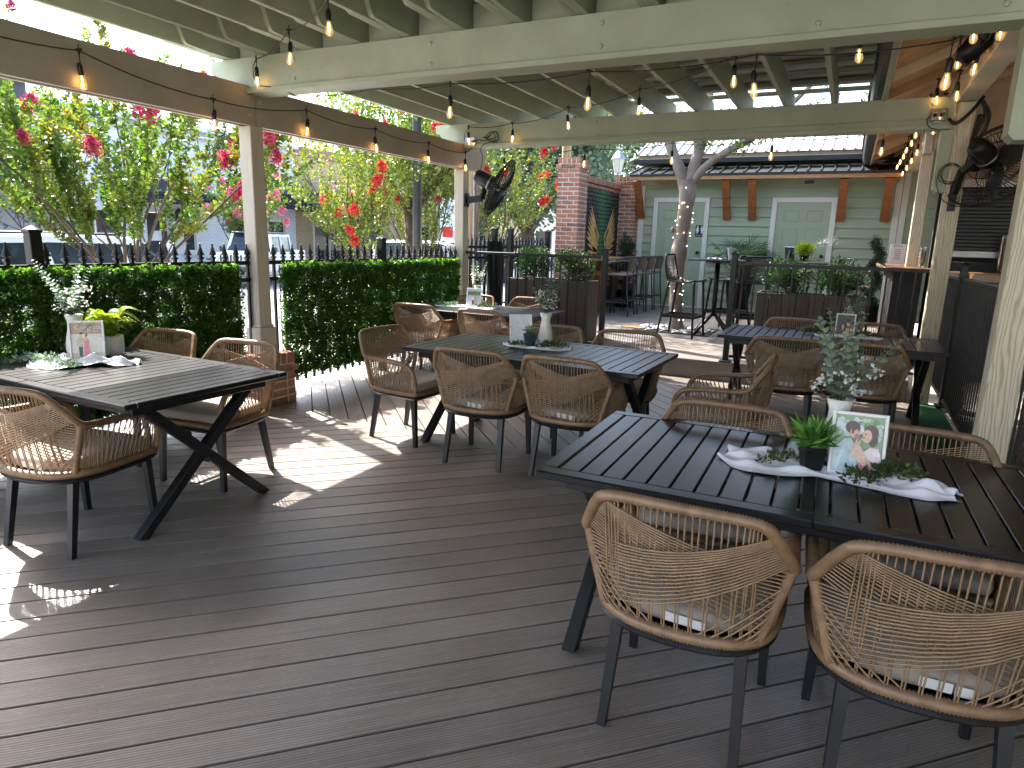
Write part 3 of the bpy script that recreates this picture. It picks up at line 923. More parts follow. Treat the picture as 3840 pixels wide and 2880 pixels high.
# ================================================================ TABLES
TL, TW, TZ = 1.80, 0.98, 0.7365
def make_table():
    t = empty('dining_table')
    bw = 0.062
    th = 0.028
    zc = TZ - th / 2
    for s in (-1, 1):
        xc = s * TL / 4
        hl = TL / 2 - 0.0015
        # border boards of this half
        for sy in (-1, 1):
            b = MB(); b.box((0, 0, 0), (hl, bw, th), bev=0.005)
            link_mesh('border_board', b.mesh('border_board', 'slat'), t, (xc, sy * (TW / 2 - bw / 2), zc))
        b = MB(); b.box((0, 0, 0), (bw, TW - 2 * bw - 0.002, th), bev=0.005)
        link_mesh('border_board', b.mesh('border_board', 'slat'), t, (s * (TL / 2 - bw / 2), 0, zc))
        b = MB(); b.box((0, 0, 0), (0.040, TW - 2 * bw - 0.002, th), bev=0.003)
        link_mesh('border_board', b.mesh('border_board', 'slat'), t, (s * 0.0215, 0, zc))
        a0, a1 = 0.0415 + 0.004, TL / 2 - bw - 0.004
        ns = 10
        st = (a1 - a0) / ns
        b = MB(); b.box((0, 0, 0), (st - 0.007, TW - 2 * bw - 0.004, th - 0.006), bev=0.0025)
        me = b.mesh('slat', 'slat')
        for i in range(ns):
            link_mesh('slat', me, t, (s * (a0 + (i + 0.5) * st), 0, zc + 0.002))
    # apron frame and slides
    b = MB()
    for sy in (-1, 1): b.box((0, sy * (TW / 2 - 0.10), 0.680), (TL - 0.20, 0.03, 0.052), bev=0.003)
    for sx in (-1, 1): b.box((sx * (TL / 2 - 0.10), 0, 0.680), (0.03, TW - 0.172, 0.052), bev=0.003)
    b.build('apron', 'black_alu', t)
    b = MB()
    for sy in (-0.2, 0.2): b.box((0, sy, 0.688), (TL - 0.26, 0.05, 0.036))
    b.build('slide_rail', 'black_alu', t)
    for sx in (-1, 1):
        x = sx * (TL / 2 - 0.135)
        for k, (ya, yb) in enumerate(((-0.385, 0.30), (0.385, -0.30))):
            b = MB(); b.bar((x + (0.006 if k else -0.006), ya, -0.012), (x + (0.006 if k else -0.006), yb, 0.665), 0.052, 0.074, up=(0, 0, 1), bev=0.003)
            b.v = [(p[0], p[1], min(0.656, max(0.0, p[2]))) for p in b.v]
            b.build('cross_leg', 'black_alu', t)
        b = MB(); b.lathe([(0.014, -0.036), (0.014, 0.036)], 12, (x, 0, 0.322), mat=Matrix.Rotation(PI / 2, 3, 'Y'))
        b.build('bolt', 'dark_grey', t)
    return t
table0 = make_table()
TABLES = {
    'T1': ((-3.765, 2.375, 0), R(-1.4), 'black slatted dining table in sun beside the hedge, with the fern pot'),
    'T2': ((-1.955, 4.46, 0), R(-1.6), 'black slatted dining table in the middle of the deck, six chairs around it'),
    'T3': ((-0.010, 2.545, 0), R(0.9), 'black slatted dining table closest to the viewer with the large framed portrait'),
    'T4': ((-0.090, 6.72, 0), R(0.0), 'black slatted dining table beside the black railing under the patio eave'),
    'T5': ((-3.80, 6.79, 0), R(-3.0), 'black slatted dining table by the fan post and second hedge panel'),
}
TOBJ = {}
for i, (k, (loc, rz, lab)) in enumerate(TABLES.items()):
    o = table0 if i == 0 else copy_tree(table0)
    o.location = loc; o.rotation_euler = (0, 0, rz)
    tag(o, lab, 'table', 'slatted dining tables on the deck')
    TOBJ[k] = o
def on_table(k, x, y, z=0.0):
    """world point given directly; height of the table top."""
    return (x, y, TZ + z)

# ================================================================ WOVEN CHAIRS
def wrapped(path, r0, closed=False, pitch_=0.0098):
    P = resample(path, pitch_ / 2, closed)
    if closed and len(P) % 2: P = P[:-1]
    rr = [r0 * (1.12 if i % 2 else 0.86) for i in range(len(P))]
    b = MB(); b.tube(P, rr, 8, closed)
    return b
def make_chair():
    c = empty('woven_armchair')
    half = [(0.258, 0.252, 0.418), (0.270, 0.258, 0.48), (0.279, 0.245, 0.56), (0.284, 0.195, 0.612), (0.289, 0.08, 0.630), (0.296, -0.08, 0.637),
            (0.303, -0.168, 0.647), (0.300, -0.205, 0.668), (0.275, -0.245, 0.725), (0.250, -0.280, 0.775), (0.225, -0.300, 0.803), (0.18, -0.309, 0.814), (0.09, -0.315, 0.817)]
    pts = half + [(0, -0.316, 0.817)] + [(-x, y, z) for x, y, z in half[::-1]]
    P = catmull(pts, 8)
    wrapped(P, 0.0165).build('back_and_arm_tube', 'wicker', c, True)
    rimh = [(0.0, 0.262, 0.405), (0.14, 0.262, 0.405), (0.225, 0.258, 0.405), (0.258, 0.235, 0.405), (0.268, 0.12, 0.405), (0.268, -0.02, 0.405), (0.255, -0.12, 0.405), (0.215, -0.195, 0.405), (0.13, -0.247, 0.405)]
    rim = rimh + [(0, -0.264, 0.405)] + [(-x, y, z) for x, y, z in rimh[:0:-1]]
    RIM = catmull(rim, 8, True)
    wrapped(RIM, 0.0185, True).build('seat_rim', 'wicker', c, True)
    for s in (1, -1):
        wrapped([(s * 0.300, -0.190, 0.652), (s * 0.272, -0.190, 0.55), (s * 0.232, -0.192, 0.415)], 0.0155).build('back_strut', 'wicker', c, True)
    # black base ring and seat pan
    b = MB(); b.tube([(p.x * 0.99, p.y * 0.99, 0.376) for p in RIM], 0.016, 4, True)
    b.add([(p.x * 0.97, p.y * 0.97, 0.398) for p in RIM], [tuple(range(len(RIM)))])
    b.build('seat_frame', 'black_alu', c)
    for sx in (-1, 1):
        b = MB(); b.taper((sx * 0.205, -0.232, 0.0), (sx * 0.188, -0.165, 0.378), 0.027, 0.036); b.build('leg', 'black_alu', c)
        b = MB(); b.taper((sx * 0.235, 0.232, 0.0), (sx * 0.226, 0.212, 0.378), 0.027, 0.036); b.build('leg', 'black_alu', c)
    # cushion
    b = MB()
    ring = []
    prof = [(0.86, 0.412), (0.925, 0.420), (0.945, 0.440), (0.93, 0.462), (0.87, 0.474), (0.6, 0.481), (0.0, 0.483)]
    n = len(RIM)
    V, F = [], []
    for sc, z in prof[:-1]:
        for p in RIM: V.append((p.x * sc, p.y * sc * 0.98 + 0.012, z))
    for i in range(len(prof) - 2):
        for k in range(n): F.append((i * n + k, i * n + (k + 1) % n, (i + 1) * n + (k + 1) % n, (i + 1) * n + k))
    V.append((0, 0.0, 0.483)); m = len(V) - 1
    for k in range(n): F.append(((len(prof) - 2) * n + k, (len(prof) - 2) * n + (k + 1) % n, m))
    b.add(V, F); b.build('cushion', 'cushion', c, True)
    b = MB(); b.add([(-0.03, -0.235, 0.426), (0.045, -0.237, 0.424), (0.045, -0.243, 0.456), (-0.03, -0.241, 0.458)], [(0, 1, 2, 3)])
    b.add([(0.05, -0.237, 0.422), (0.09, -0.236, 0.420), (0.09, -0.242, 0.452), (0.05, -0.243, 0.454)], [(0, 1, 2, 3)])
    b.build('care_tag', 'tag', c)
    # cords
    b = MB()
    rc = 0.0027
    def strand(p0, p1, bow, n=6, sag=0.0):
        p0, p1 = Vector(p0), Vector(p1)
        path = []
        for i in range(n + 1):
            t = i / n
            q = p0.lerp(p1, t); w = 4 * t * (1 - t)
            path.append((q.x + bow[0] * w, q.y + bow[1] * w, q.z + bow[2] * w))
        b.tube(path, rc, 5, caps=False)
    def lerpl(L, t):
        t = max(0, min(1, t)) * (len(L) - 1); i = min(int(t), len(L) - 2); f = t - i
        return Vector(L[i]).lerp(Vector(L[i + 1]), f)
    top = [(-0.225, -0.300, 0.803), (-0.18, -0.309, 0.812), (-0.09, -0.315, 0.815), (0, -0.316, 0.815), (0.09, -0.315, 0.815), (0.18, -0.309, 0.812), (0.225, -0.300, 0.803)]
    bot = [(-0.222, -0.188, 0.408), (-0.17, -0.226, 0.408), (-0.09, -0.258, 0.408), (0, -0.266, 0.408), (0.09, -0.258, 0.408), (0.17, -0.226, 0.408), (0.222, -0.188, 0.408)]
    up = lambda s: [(s * 0.232, -0.296, 0.797), (s * 0.262, -0.262, 0.752), (s * 0.297, -0.212, 0.672)]
    lo = lambda s: [(s * 0.300, -0.192, 0.645), (s * 0.272, -0.194, 0.55), (s * 0.238, -0.194, 0.43)]
    for i in range(27):
        t = 0.03 + 0.94 * i / 26
        strand(lerpl(top, t), lerpl(bot, t + (0.012 if i % 2 else -0.012)), (0, -0.004, 0), 4)
    for s in (1, -1):
        for i in range(16):
            t = 0.02 + 0.96 * i / 15
            if s > 0: strand(lerpl(lo(-s), t), lerpl(up(s), 0.30 + 0.70 * t), (0, -0.104, -0.016), 8)
            else: strand(lerpl(lo(-s), t), lerpl(up(s), t), (0, -0.066, -0.004), 8)
        for i in range(6):      # fan of short cords in the lower corners
            t = 0.25 + 0.7 * i / 5
            strand(lerpl(lo(s), t), lerpl(bot, (0.60 + 0.36 * i / 5) if s > 0 else (0.40 - 0.36 * i / 5)), (0, -0.02, 0), 4)
    # sides
    for s in (1, -1):
        arm = [(s * 0.300, -0.180, 0.648), (s * 0.296, -0.08, 0.637), (s * 0.289, 0.08, 0.630), (s * 0.284, 0.195, 0.612), (s * 0.279, 0.235, 0.57)]
        rm = [(s * 0.232, -0.175, 0.408), (s * 0.262, -0.10, 0.408), (s * 0.268, 0.0, 0.408), (s * 0.268, 0.12, 0.408), (s * 0.264, 0.225, 0.408)]
        for i in range(17):
            t = 0.03 + 0.90 * i / 16
            strand(lerpl(arm, t), lerpl(rm, t + 0.055), (s * 0.004, 0, 0), 3)
            strand(lerpl(arm, t + 0.02), lerpl(rm, t - 0.04), (-s * 0.003, 0, 0), 3)
    # loops along the rim underside
    tag(b.build('woven_cords', 'cord', c, True), kind='stuff')
    return c
chair0 = make_chair()
CH = [
    ((-0.335, 2.065), 0, 'woven tan armchair fully in view at the table closest to the viewer'),
    ((0.300, 2.080), 5, 'woven tan armchair cut off by the lower right frame edge at the closest table'),
    ((-0.405, 2.755), 180, 'woven tan armchair behind the closest table, back seen left of its vase'),
    ((0.320, 2.750), 178, 'woven tan armchair behind the closest table, back seen right of its framed portrait'),
    ((-2.150, 4.000), 3, 'woven tan armchair nearer the sun at the middle table, back turned to the viewer'),
    ((-1.515, 4.060), 0, 'woven tan armchair at the middle table whose back touches the closest table outline'),
    ((-2.920, 4.190), -95, 'woven tan armchair at the hedge end of the middle table facing along it'),
    ((-2.170, 4.930), 180, 'woven tan armchair across the middle table half hidden by the succulent pot and vase'),
    ((-1.490, 4.970), 186, 'woven tan armchair across the middle table beside its open end'),
    ((-0.660, 4.530), 92, 'woven tan armchair at the open end of the middle table facing towards the hedge'),
    ((-3.345, 1.885), 9, 'woven tan armchair at the sunlit table casting a patterned shadow at the lower left'),
    ((-3.450, 2.830), 187, 'woven tan armchair across the sunlit table in front of the brick pier'),
    ((-4.270, 2.870), 186, 'woven tan armchair across the sunlit table right behind the fern'),
    ((-0.375, 5.985), 3, 'woven tan armchair at the railing table behind the tall eucalyptus, further from the railing'),
    ((0.215, 6.020), -2, 'woven tan armchair at the railing table behind the tall eucalyptus, nearer the railing'),
    ((-0.410, 6.985), 180, 'woven tan armchair across the railing table in front of the brown planter'),
    ((0.300, 7.060), 180, 'woven tan armchair across the railing table next to the cream posts'),
    ((-4.130, 6.250), 2, 'woven tan armchair at the fan post table closer to the hedge, back to the viewer'),
    ((-3.260, 6.180), -3, 'woven tan armchair at the fan post table above the middle of the middle table'),
    ((-4.190, 7.170), 180, 'woven tan armchair across the fan post table behind the small portrait'),
    ((-3.480, 7.300), 180, 'woven tan armchair across the fan post table in front of the planter boards'),
]
for i, ((x, y), a, lab) in enumerate(CH):
    o = chair0 if i == 0 else copy_tree(chair0)
    o.location = (x, y, 0.001); o.rotation_euler = (0, 0, R(a))
    tag(o, lab, 'chair', 'woven armchairs around the dining tables')

# ================================================================ TREES
def blossom_meshes(mat):
    out = []
    for k in range(3):
        n = 280
        d = rand_dirs(n, 0.2)
        P = d * (RNG.random((n, 1)) ** 0.33) * np.array([0.5, 0.5, 0.62])
        # cone up: crape myrtle panicles narrow to the tip
        P[:, :2] *= (1.0 - 0.45 * np.clip(P[:, 2:3] + 0.1, 0, 0.6) / 0.6)
        lump = RNG.normal(size=(9, 3)) * 0.10
        P += lump[RNG.integers(0, 9, n)] * 0.7
        V = leaf_quads(P, rand_dirs(n), RNG.uniform(0.13, 0.22, n), RNG.uniform(0.11, 0.18, n), 0.3)
        o = ngon_cloud('flower_cluster', mat, V, None, None, 4)
        me = o.data
        bpy.data.objects.remove(o)
        out.append(me)
    return out
BLOSSOM = {k: blossom_meshes(k) for k in ('crimson', 'scarlet', 'pink')}

def crape(name, label, base, height, spread, n_stems, leaf_mat_, flower, n_flowers, leaf=0.045, twig_leaves=9, group=None, lean=(0, 0), seed=1, levels=3, trunk_h=0.25, fl=0.085, bark='bark', density=1.0, zcut=9.0, sunx=None, kscale=1.0):
    rr = random.Random(seed)
    t = empty(name, base, 0, label, 'tree', group)
    wood = MB()
    tips, twigs = [], []
    def branch(p, d, L, r, lev):
        n = 5 if lev < levels else 4
        path = [p.copy()]
        dd = d.copy()
        for i in range(n):
            dd = (dd + Vector((rr.uniform(-.16, .16), rr.uniform(-.16, .16), rr.uniform(-.04, .16)))).normalized()
            path.append(path[-1] + dd * (L / n))
        rad = [r * (1 - 0.55 * i / n) for i in range(n + 1)]
        hi = lev >= 2 and (path[1].z > zcut or (sunx is not None and path[-1].z + base[2] > (sunx - path[-1].x - base[0]) * 1.186 + 0.15))
        if hi and lev == 2: return
        if r > 0.002 and not hi: wood.tube(path, rad, 6 if lev < 2 else 4, caps=False)
        if lev >= levels:
            twigs.append(path); tips.append((path[-1], dd)); return
        if lev == levels - 1: twigs.append(path[2:])
        kids = rr.randint(4, 5) if lev < levels - 1 else rr.randint(4, 6)
        for k in range(kids):
            f = 0.22 + 0.78 * (k + rr.random() * 0.6) / kids
            i = min(n - 1, int(f * n)); q = path[i].lerp(path[i + 1], f * n - i) if f < 1 else path[-1]
            a = rr.uniform(0, 2 * PI)
            side = dd.orthogonal().normalized(); side.rotate(Matrix.Rotation(a, 3, dd))
            nd = (dd * 1.0 + side * rr.uniform(0.5, 1.0) + Vector((0, 0, 0.12))).normalized()
            branch(q, nd, L * rr.uniform(0.48, 0.66), rad[i] * 0.55, lev + 1)
        branch(path[-1], dd, L * 0.55, rad[-1] * 0.8, lev + 1)
    for s in range(n_stems):
        a = 2 * PI * (s + rr.uniform(-.25, .25)) / n_stems
        out = spread * rr.uniform(0.75, 1.1)
        d = Vector((math.cos(a) * out + lean[0], math.sin(a) * out + lean[1], 1.0)).normalized()
        wood_h = height * 0.48 * rr.uniform(0.9, 1.15)
        branch(Vector((math.cos(a) * 0.05, math.sin(a) * 0.05, trunk_h)), d, wood_h, 0.020 * (height / 3.4) * rr.uniform(.8, 1.2), 1)
    if trunk_h > 0.02:
        wood.tube([(0, 0, -0.05), (0, 0, trunk_h * 0.6), (0, 0, trunk_h + 0.06)], [0.07 * height / 3.4, 0.055 * height / 3.4, 0.05 * height / 3.4], 8)
    wood.build('trunk', bark, t, True)
    P, D, Q = [], [], []
    for tw in twigs:
        q = rr.random()
        for i in range(int(twig_leaves * density)):
            f = rr.random() * (len(tw) - 1.001)
            k = int(f); p = tw[k].lerp(tw[k + 1], f - k)
            ax = (tw[k + 1] - tw[k]).normalized()
            side = ax.orthogonal().normalized(); side.rotate(Matrix.Rotation(rr.uniform(0, 2 * PI), 3, ax))
            d = (side + ax * 0.45 + Vector((0, 0, rr.uniform(-.1, .25)))).normalized()
            P.append(tuple(p + d * 0.004)); D.append(tuple(d)); Q.append(q)
    P, D, Q = np.array(P), np.array(D), np.array(Q)
    kp = P[:, 2] < zcut + 0.25 * np.sin(P[:, 1] * 7) + 0.15 * np.sin(P[:, 0] * 11)
    if sunx is not None: kp &= (P[:, 2] + base[2]) < (sunx - P[:, 0] - base[0]) * 1.186 + 0.12 * np.sin(P[:, 1] * 9)
    P, D, Q = P[kp], D[kp], Q[kp]
    n = len(P)
    V = leaf_hex(P, D, leaf * RNG.uniform(0.7, 1.25, n), leaf * RNG.uniform(0.42, 0.6, n), None, 0.16)
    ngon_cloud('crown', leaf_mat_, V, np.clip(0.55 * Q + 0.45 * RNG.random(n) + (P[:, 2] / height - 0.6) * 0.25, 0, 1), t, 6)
    t.scale = (kscale, kscale, kscale)
    tips.sort(key=lambda x: -(0.30 * x[0].x + 0.25 * math.hypot(x[0].x, x[0].y) - 1.2 * max(0, x[0].z - zcut) + rr.uniform(0, 1.3)))
    for p, d in [q for q in tips if q[0].z < zcut + 0.1 and (sunx is None or q[0].z + base[2] < (sunx - q[0].x - base[0]) * 1.186)][:n_flowers]:
        s = fl * rr.uniform(0.7, 1.35)
        o = link_mesh('flower_cluster', rr.choice(BLOSSOM[flower]), t, p + d * s * 0.3)
        o.rotation_euler = (rr.uniform(-.5, .5), rr.uniform(-.5, .5), rr.uniform(0, 6)); o.scale = (s * 1.3, s * 1.3, s * 1.3)
    return t
G1 = 'crape myrtles along the street fence'
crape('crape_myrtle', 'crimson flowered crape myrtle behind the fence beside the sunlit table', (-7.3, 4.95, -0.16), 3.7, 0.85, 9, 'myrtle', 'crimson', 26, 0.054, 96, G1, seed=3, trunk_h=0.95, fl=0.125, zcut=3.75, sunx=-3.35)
crape('crape_myrtle', 'crape myrtle at the far left edge of the photo above the white car', (-7.8, 2.70, -0.16), 3.5, 0.55, 6, 'myrtle', 'crimson', 8, 0.054, 44, G1, seed=21, trunk_h=0.6, fl=0.09)
crape('crape_myrtle', 'yellow green crape myrtle with red blossoms right of the nearer pergola post', (-7.6, 9.45, -0.16), 3.6, 0.48, 7, 'myrtle_yellow', 'scarlet', 18, 0.054, 36, G1, seed=8, trunk_h=0.8, fl=0.10, zcut=4.0, sunx=-3.6)
crape('crape_myrtle', 'red flowered crape myrtle beside the dark street pole', (-8.2, 12.2, -0.16), 3.5, 0.5, 6, 'myrtle_yellow', 'scarlet', 12, 0.056, 24, G1, seed=14, trunk_h=0.8, fl=0.10)
crape('crape_myrtle', 'yellow crape myrtle with red blossoms seen behind the fan on the post', (-6.9, 13.2, -0.16), 3.9, 0.5, 7, 'myrtle_yellow', 'scarlet', 18, 0.056, 22, G1, seed=30, trunk_h=0.9, fl=0.11)
G2 = 'pink crape myrtles across the street'
crape('crape_myrtle', 'pink crape myrtle across the street left of the nearer pergola post', (-22.91, 20.56, -0.40), 3.6, 0.55, 6, 'myrtle', 'pink', 30, 0.11, 12, G2, seed=41, trunk_h=0.5, kscale=1.3, fl=0.15)
crape('crape_myrtle', 'pink crape myrtle across the street in front of the navy awning', (-22.91, 27.60, -0.40), 3.4, 0.55, 6, 'myrtle', 'pink', 28, 0.11, 12, G2, seed=42, trunk_h=0.5, kscale=1.3, fl=0.15)
crape('crape_myrtle', 'small red crape myrtle across the street beyond the dark pole', (-18.63, 30.36, -0.40), 3.4, 0.5, 5, 'myrtle_yellow', 'scarlet', 26, 0.11, 5, G2, seed=43, trunk_h=0.5, kscale=1.3, fl=0.16)
crape('small_tree', 'small green tree by the grey wall at the far left edge', (-23.46, 12.83, -0.40), 3.4, 0.5, 5, 'oak', 'pink', 0, 0.12, 7, None, seed=51, trunk_h=0.9, kscale=1.3)

def lobed_tree(name, label, base, trunk_h, lobes, n, leaf, mat, bark='bark', trunk_r=0.22, limbs=True):
    """big tree: leaf clumps spread through several lobes on limbs."""
    t = empty(name, base, 0, label, 'tree')
    w = MB()
    w.tube([(0, 0, -0.1), (0.04, 0.02, trunk_h * 0.5), (0, 0, trunk_h)], [trunk_r * 1.25, trunk_r, trunk_r * 0.9], 10)
    for (cx, cy, cz, rx, ry, rz) in lobes:
        w.tube([(0, 0, trunk_h * 0.85), (cx * 0.45, cy * 0.45, trunk_h + (cz - trunk_h) * 0.5), (cx, cy, cz)], [trunk_r * 0.5, trunk_r * 0.3, trunk_r * 0.08], 6, caps=False)
    w.build('trunk', bark, t, True)
    vol = np.array([l[3] * l[4] * l[5] for l in lobes]); pr_ = vol / vol.sum()
    C = []; 
    m = max(60, n // 26)
    for i in RNG.choice(len(lobes), m, p=pr_):
        cx, cy, cz, rx, ry, rz = lobes[i]
        d = rand_dirs(1)[0]; q = RNG.random() ** 0.28
        C.append((cx + d[0] * rx * q, cy + d[1] * ry * q, cz + d[2] * rz * q))
    C = np.array(C)
    own = RNG.integers(0, m, n)
    sc = leaf * 4.2
    P = C[own] + rand_dirs(n) * (RNG.random((n, 1)) ** 0.5) * sc * np.array([1, 1, 0.6])
    V = leaf_hex(P, rand_dirs(n, -0.1), leaf * RNG.uniform(0.7, 1.3, n), leaf * RNG.uniform(0.45, 0.65, n))
    ngon_cloud('crown', mat, V, np.clip(0.5 * RNG.random(m)[own] + 0.5 * RNG.random(n), 0, 1), t, 6)
    return t
lobed_tree('oak_tree', 'large grey green oak behind the brick pillar', (-12.9, 27.5, -0.4), 2.4,
           [(0, 0, 5.2, 3.0, 3.0, 2.6), (-2.4, 0.5, 4.4, 2.0, 2.2, 1.9), (2.2, -0.4, 4.5, 2.0, 2.0, 2.0), (0.4, 0.2, 7.4, 2.4, 2.4, 1.9), (2.8, 0, 6.6, 1.7, 1.7, 1.5)], 16000, 0.24, 'oak', trunk_r=0.32)
lobed_tree('oak_tree', 'grey green oak beyond the parked pickup trucks', (-18.2, 29.5, -0.4), 2.2,
           [(0, 0, 4.8, 2.6, 2.6, 2.3), (1.9, 0, 4.0, 1.6, 1.8, 1.7), (0, 0, 7.0, 2.2, 2.2, 1.8), (-1.8, 0, 5.6, 1.6, 1.6, 1.6)], 9000, 0.24, 'oak', trunk_r=0.3)
lobed_tree('oak_tree', 'pale green tree right of the lantern beyond the mural wall', (-9.8, 34.0, -0.4), 2.6,
           [(0, 0, 5.0, 2.6, 2.6, 2.6), (1.8, 0, 6.4, 2.0, 2.0, 1.9), (-1.2, 0, 7.0, 1.8, 1.8, 1.7)], 7000, 0.24, 'oak', trunk_r=0.3)
lobed_tree('shade_tree', 'dark leafed tree hanging over the side beam between the posts', (-8.6, 12.3, -0.3), 2.6,  # the high outer lobes are added out of view to dapple the raised deck
           [(0, 0, 4.3, 1.9, 1.9, 1.1), (-0.3, -1.3, 3.6, 1.3, 1.2, 0.8), (0.7, 0.6, 3.7, 1.2, 1.2, 0.9), (0.3, -0.3, 3.1, 1.1, 1.2, 0.6), (2.0, 0.4, 5.3, 1.7, 1.7, 0.9), (3.2, -0.9, 5.6, 1.6, 1.6, 0.8), (2.2, 2.2, 5.8, 1.7, 1.6, 0.9), (3.8, 1.0, 6.0, 1.5, 1.5, 0.8)], 26000, 0.085, 'myrtle', trunk_r=0.13)

# ================================================================ STREET
def text_obj(name, body, size, loc, rot, mat, parent, depth=0.01, align='CENTER'):
    cu = bpy.data.curves.new(name, 'FONT')
    cu.body = body; cu.size = size; cu.extrude = depth; cu.align_x = align; cu.align_y = 'CENTER'
    cu.materials.append(M[mat])
    tmp = bpy.data.objects.new(name, cu); col.objects.link(tmp)
    bpy.context.view_layer.update()
    me = bpy.data.meshes.new_from_object(tmp.evaluated_get(bpy.context.evaluated_depsgraph_get()))
    bpy.data.objects.remove(tmp)
    if not me.materials: me.materials.append(M[mat])
    return link_mesh(name, me, parent, loc, rot)
def brick_wall_mat(name, c1, c2, cm, sx=1.0):
    t = NT(name)
    tc = t.node('ShaderNodeTexCoord')
    sp = t.node('ShaderNodeSeparateXYZ'); t.link(tc.outputs['Object'], sp.inputs[0])
    cb = t.node('ShaderNodeCombineXYZ'); t.link(sp.outputs[1], cb.inputs[0]); t.link(sp.outputs[2], cb.inputs[1])
    b = t.node('ShaderNodeTexBrick')
    b.inputs['Scale'].default_value = 1.0
    b.inputs['Brick Width'].default_value = 0.22 * sx; b.inputs['Row Height'].default_value = 0.076 * sx
    b.inputs['Mortar Size'].default_value = 0.009
    b.inputs['Color1'].default_value = (*c1, 1); b.inputs['Color2'].default_value = (*c2, 1); b.inputs['Mortar'].default_value = (*cm, 1)
    t.link(cb.outputs[0], b.inputs['Vector'])
    bs = t.bsdf(Base_Color=b.outputs['Color'], Roughness=0.8)
    t.link(t.bump(b.outputs['Fac'], -0.5, 0.01), bs.inputs['Normal'])
    return t.done(bs.outputs[0])
M['white_brick'] = brick_wall_mat('white painted brickwork', (0.72, 0.73, 0.75), (0.66, 0.67, 0.69), (0.58, 0.58, 0.59))
M['tan_brick'] = brick_wall_mat('tan brickwork', (0.47, 0.33, 0.18), (0.40, 0.27, 0.14), (0.48, 0.40, 0.30))
FXX = -19.0
GZ = -0.40
def facade(b, y0, y1, z0, z1, holes=(), x=FXX, th=0.4, mi=0):
    """wall along Y facing +X with rectangular openings (y0,y1,z0,z1)."""
    ysx = sorted({y0, y1, *[h[0] for h in holes], *[h[1] for h in holes]})
    zsx = sorted({z0, z1, *[h[2] for h in holes], *[h[3] for h in holes]})
    for a, c in zip(ysx, ysx[1:]):
        for d, e in zip(zsx, zsx[1:]):
            if any(h[0] <= a and c <= h[1] and h[2] <= d and e <= h[3] for h in holes): continue
            b.box((x - th / 2, (a + c) / 2, (d + e) / 2), (th, c - a, e - d), mi=mi)
def window(parent, y0, y1, z0, z1, frame='off_white', x=FXX, bars=1):
    b = MB(); fwid = 0.07
    for yy in (y0 + fwid / 2, y1 - fwid / 2): b.box((x - 0.03, yy, (z0 + z1) / 2), (0.12, fwid, z1 - z0))
    for zz in (z0 + fwid / 2, z1 - fwid / 2): b.box((x - 0.03, (y0 + y1) / 2, zz), (0.118, y1 - y0 - 2 * fwid, fwid))
    for i in range(bars): b.box((x - 0.05, y0 + (y1 - y0) * (i + 1) / (bars + 1), (z0 + z1) / 2), (0.06, 0.05, z1 - z0 - 2 * fwid))
    w = b.build('window', frame, parent)
    b = MB(); b.box((x - 0.12, (y0 + y1) / 2, (z0 + z1) / 2), (0.02, y1 - y0 - 0.05, z1 - z0 - 0.05)); b.build('pane', 'shop_glass', w)
    b = MB(); b.box((x + 0.05, (y0 + y1) / 2, z0 - 0.05), (0.18, y1 - y0 + 0.16, 0.09), bev=0.01); b.build('sill', frame, w)
def awning(parent, y0, y1, zt, zb, out, val=0.32, x=FXX):
    b = MB()
    V = [(x + 0.01, y0 + 0.35, zt), (x + 0.01, y1 - 0.35, zt), (x + out, y1, zb), (x + out, y0, zb), (x + out, y1, zb - val), (x + out, y0, zb - val), (x + 0.01, y0, zb - val), (x + 0.01, y1, zb - val), (x + 0.01, y0, zb), (x + 0.01, y1, zb)]
    b.add(V, [(0, 3, 2, 1), (3, 5, 4, 2), (0, 8, 3), (8, 6, 5, 3), (1, 2, 9), (9, 2, 4, 7)])
    b.build('awning', 'awning', parent)
wb = empty('shop_building', (0, 0, 0), 0, 'white painted brick shop with navy awnings and a serif sign letter', 'building')
b = MB(); facade(b, 10.6, 19.70, GZ, 4.60, [(11.2, 12.8, 0.6, 2.1), (13.55, 14.35, -0.25, 2.05), (14.75, 15.30, 0.85, 1.85), (16.6, 19.2, 0.2, 2.0)]); b.build('wall', 'white_brick', wb)
b = MB(); b.box((FXX + 0.02, 15.15, 4.66), (0.5, 9.16, 0.16), bev=0.02); b.box((FXX + 0.01, 15.15, 4.42), (0.44, 9.12, 0.07), bev=0.01); b.build('cornice', 'white_brick', wb)
window(wb, 11.2, 12.8, 0.6, 2.1); window(wb, 14.75, 15.30, 0.85, 1.85, bars=0); window(wb, 16.6, 19.2, 0.2, 2.0, bars=2)
b = MB(); b.box((FXX - 0.2, 13.95, 0.9), (0.06, 0.78, 2.28), bev=0.01)
dd = b.build('door', 'dark_grey', wb)
b = MB(); b.box((FXX - 0.155, 13.95, 1.35), (0.02, 0.34, 0.30)); b.build('notice', 'paper', dd)
awning(wb, 16.3, 20.0, 3.42, 2.86, 1.2, 0.5); awning(wb, 12.2, 15.4, 3.05, 2.6, 1.0)
text_obj('sign_letter', 'E', 0.62, (FXX + 0.04, 18.42, 4.0), (PI / 2, 0, PI / 2), 'dark_grey', wb, 0.03)
b = MB(); b.box((FXX + 0.16, 14.55, 1.95), (0.18, 0.18, 0.30), bev=0.02); b.lathe([(0.11, 2.1), (0.0, 2.22)], 6, (FXX + 0.16, 14.55, 0)); b.build('wall_lantern', 'dark_grey', wb)
b = MB(); b.box((FXX + 0.3, 17.95, 4.95), (0.5, 0.5, 0.6)); b.build('roof_unit', 'galv', wb)
tb = empty('brick_building', (0, 0, 0), 0, 'tan brick building with brown soldier course band beside the white shop', 'building')
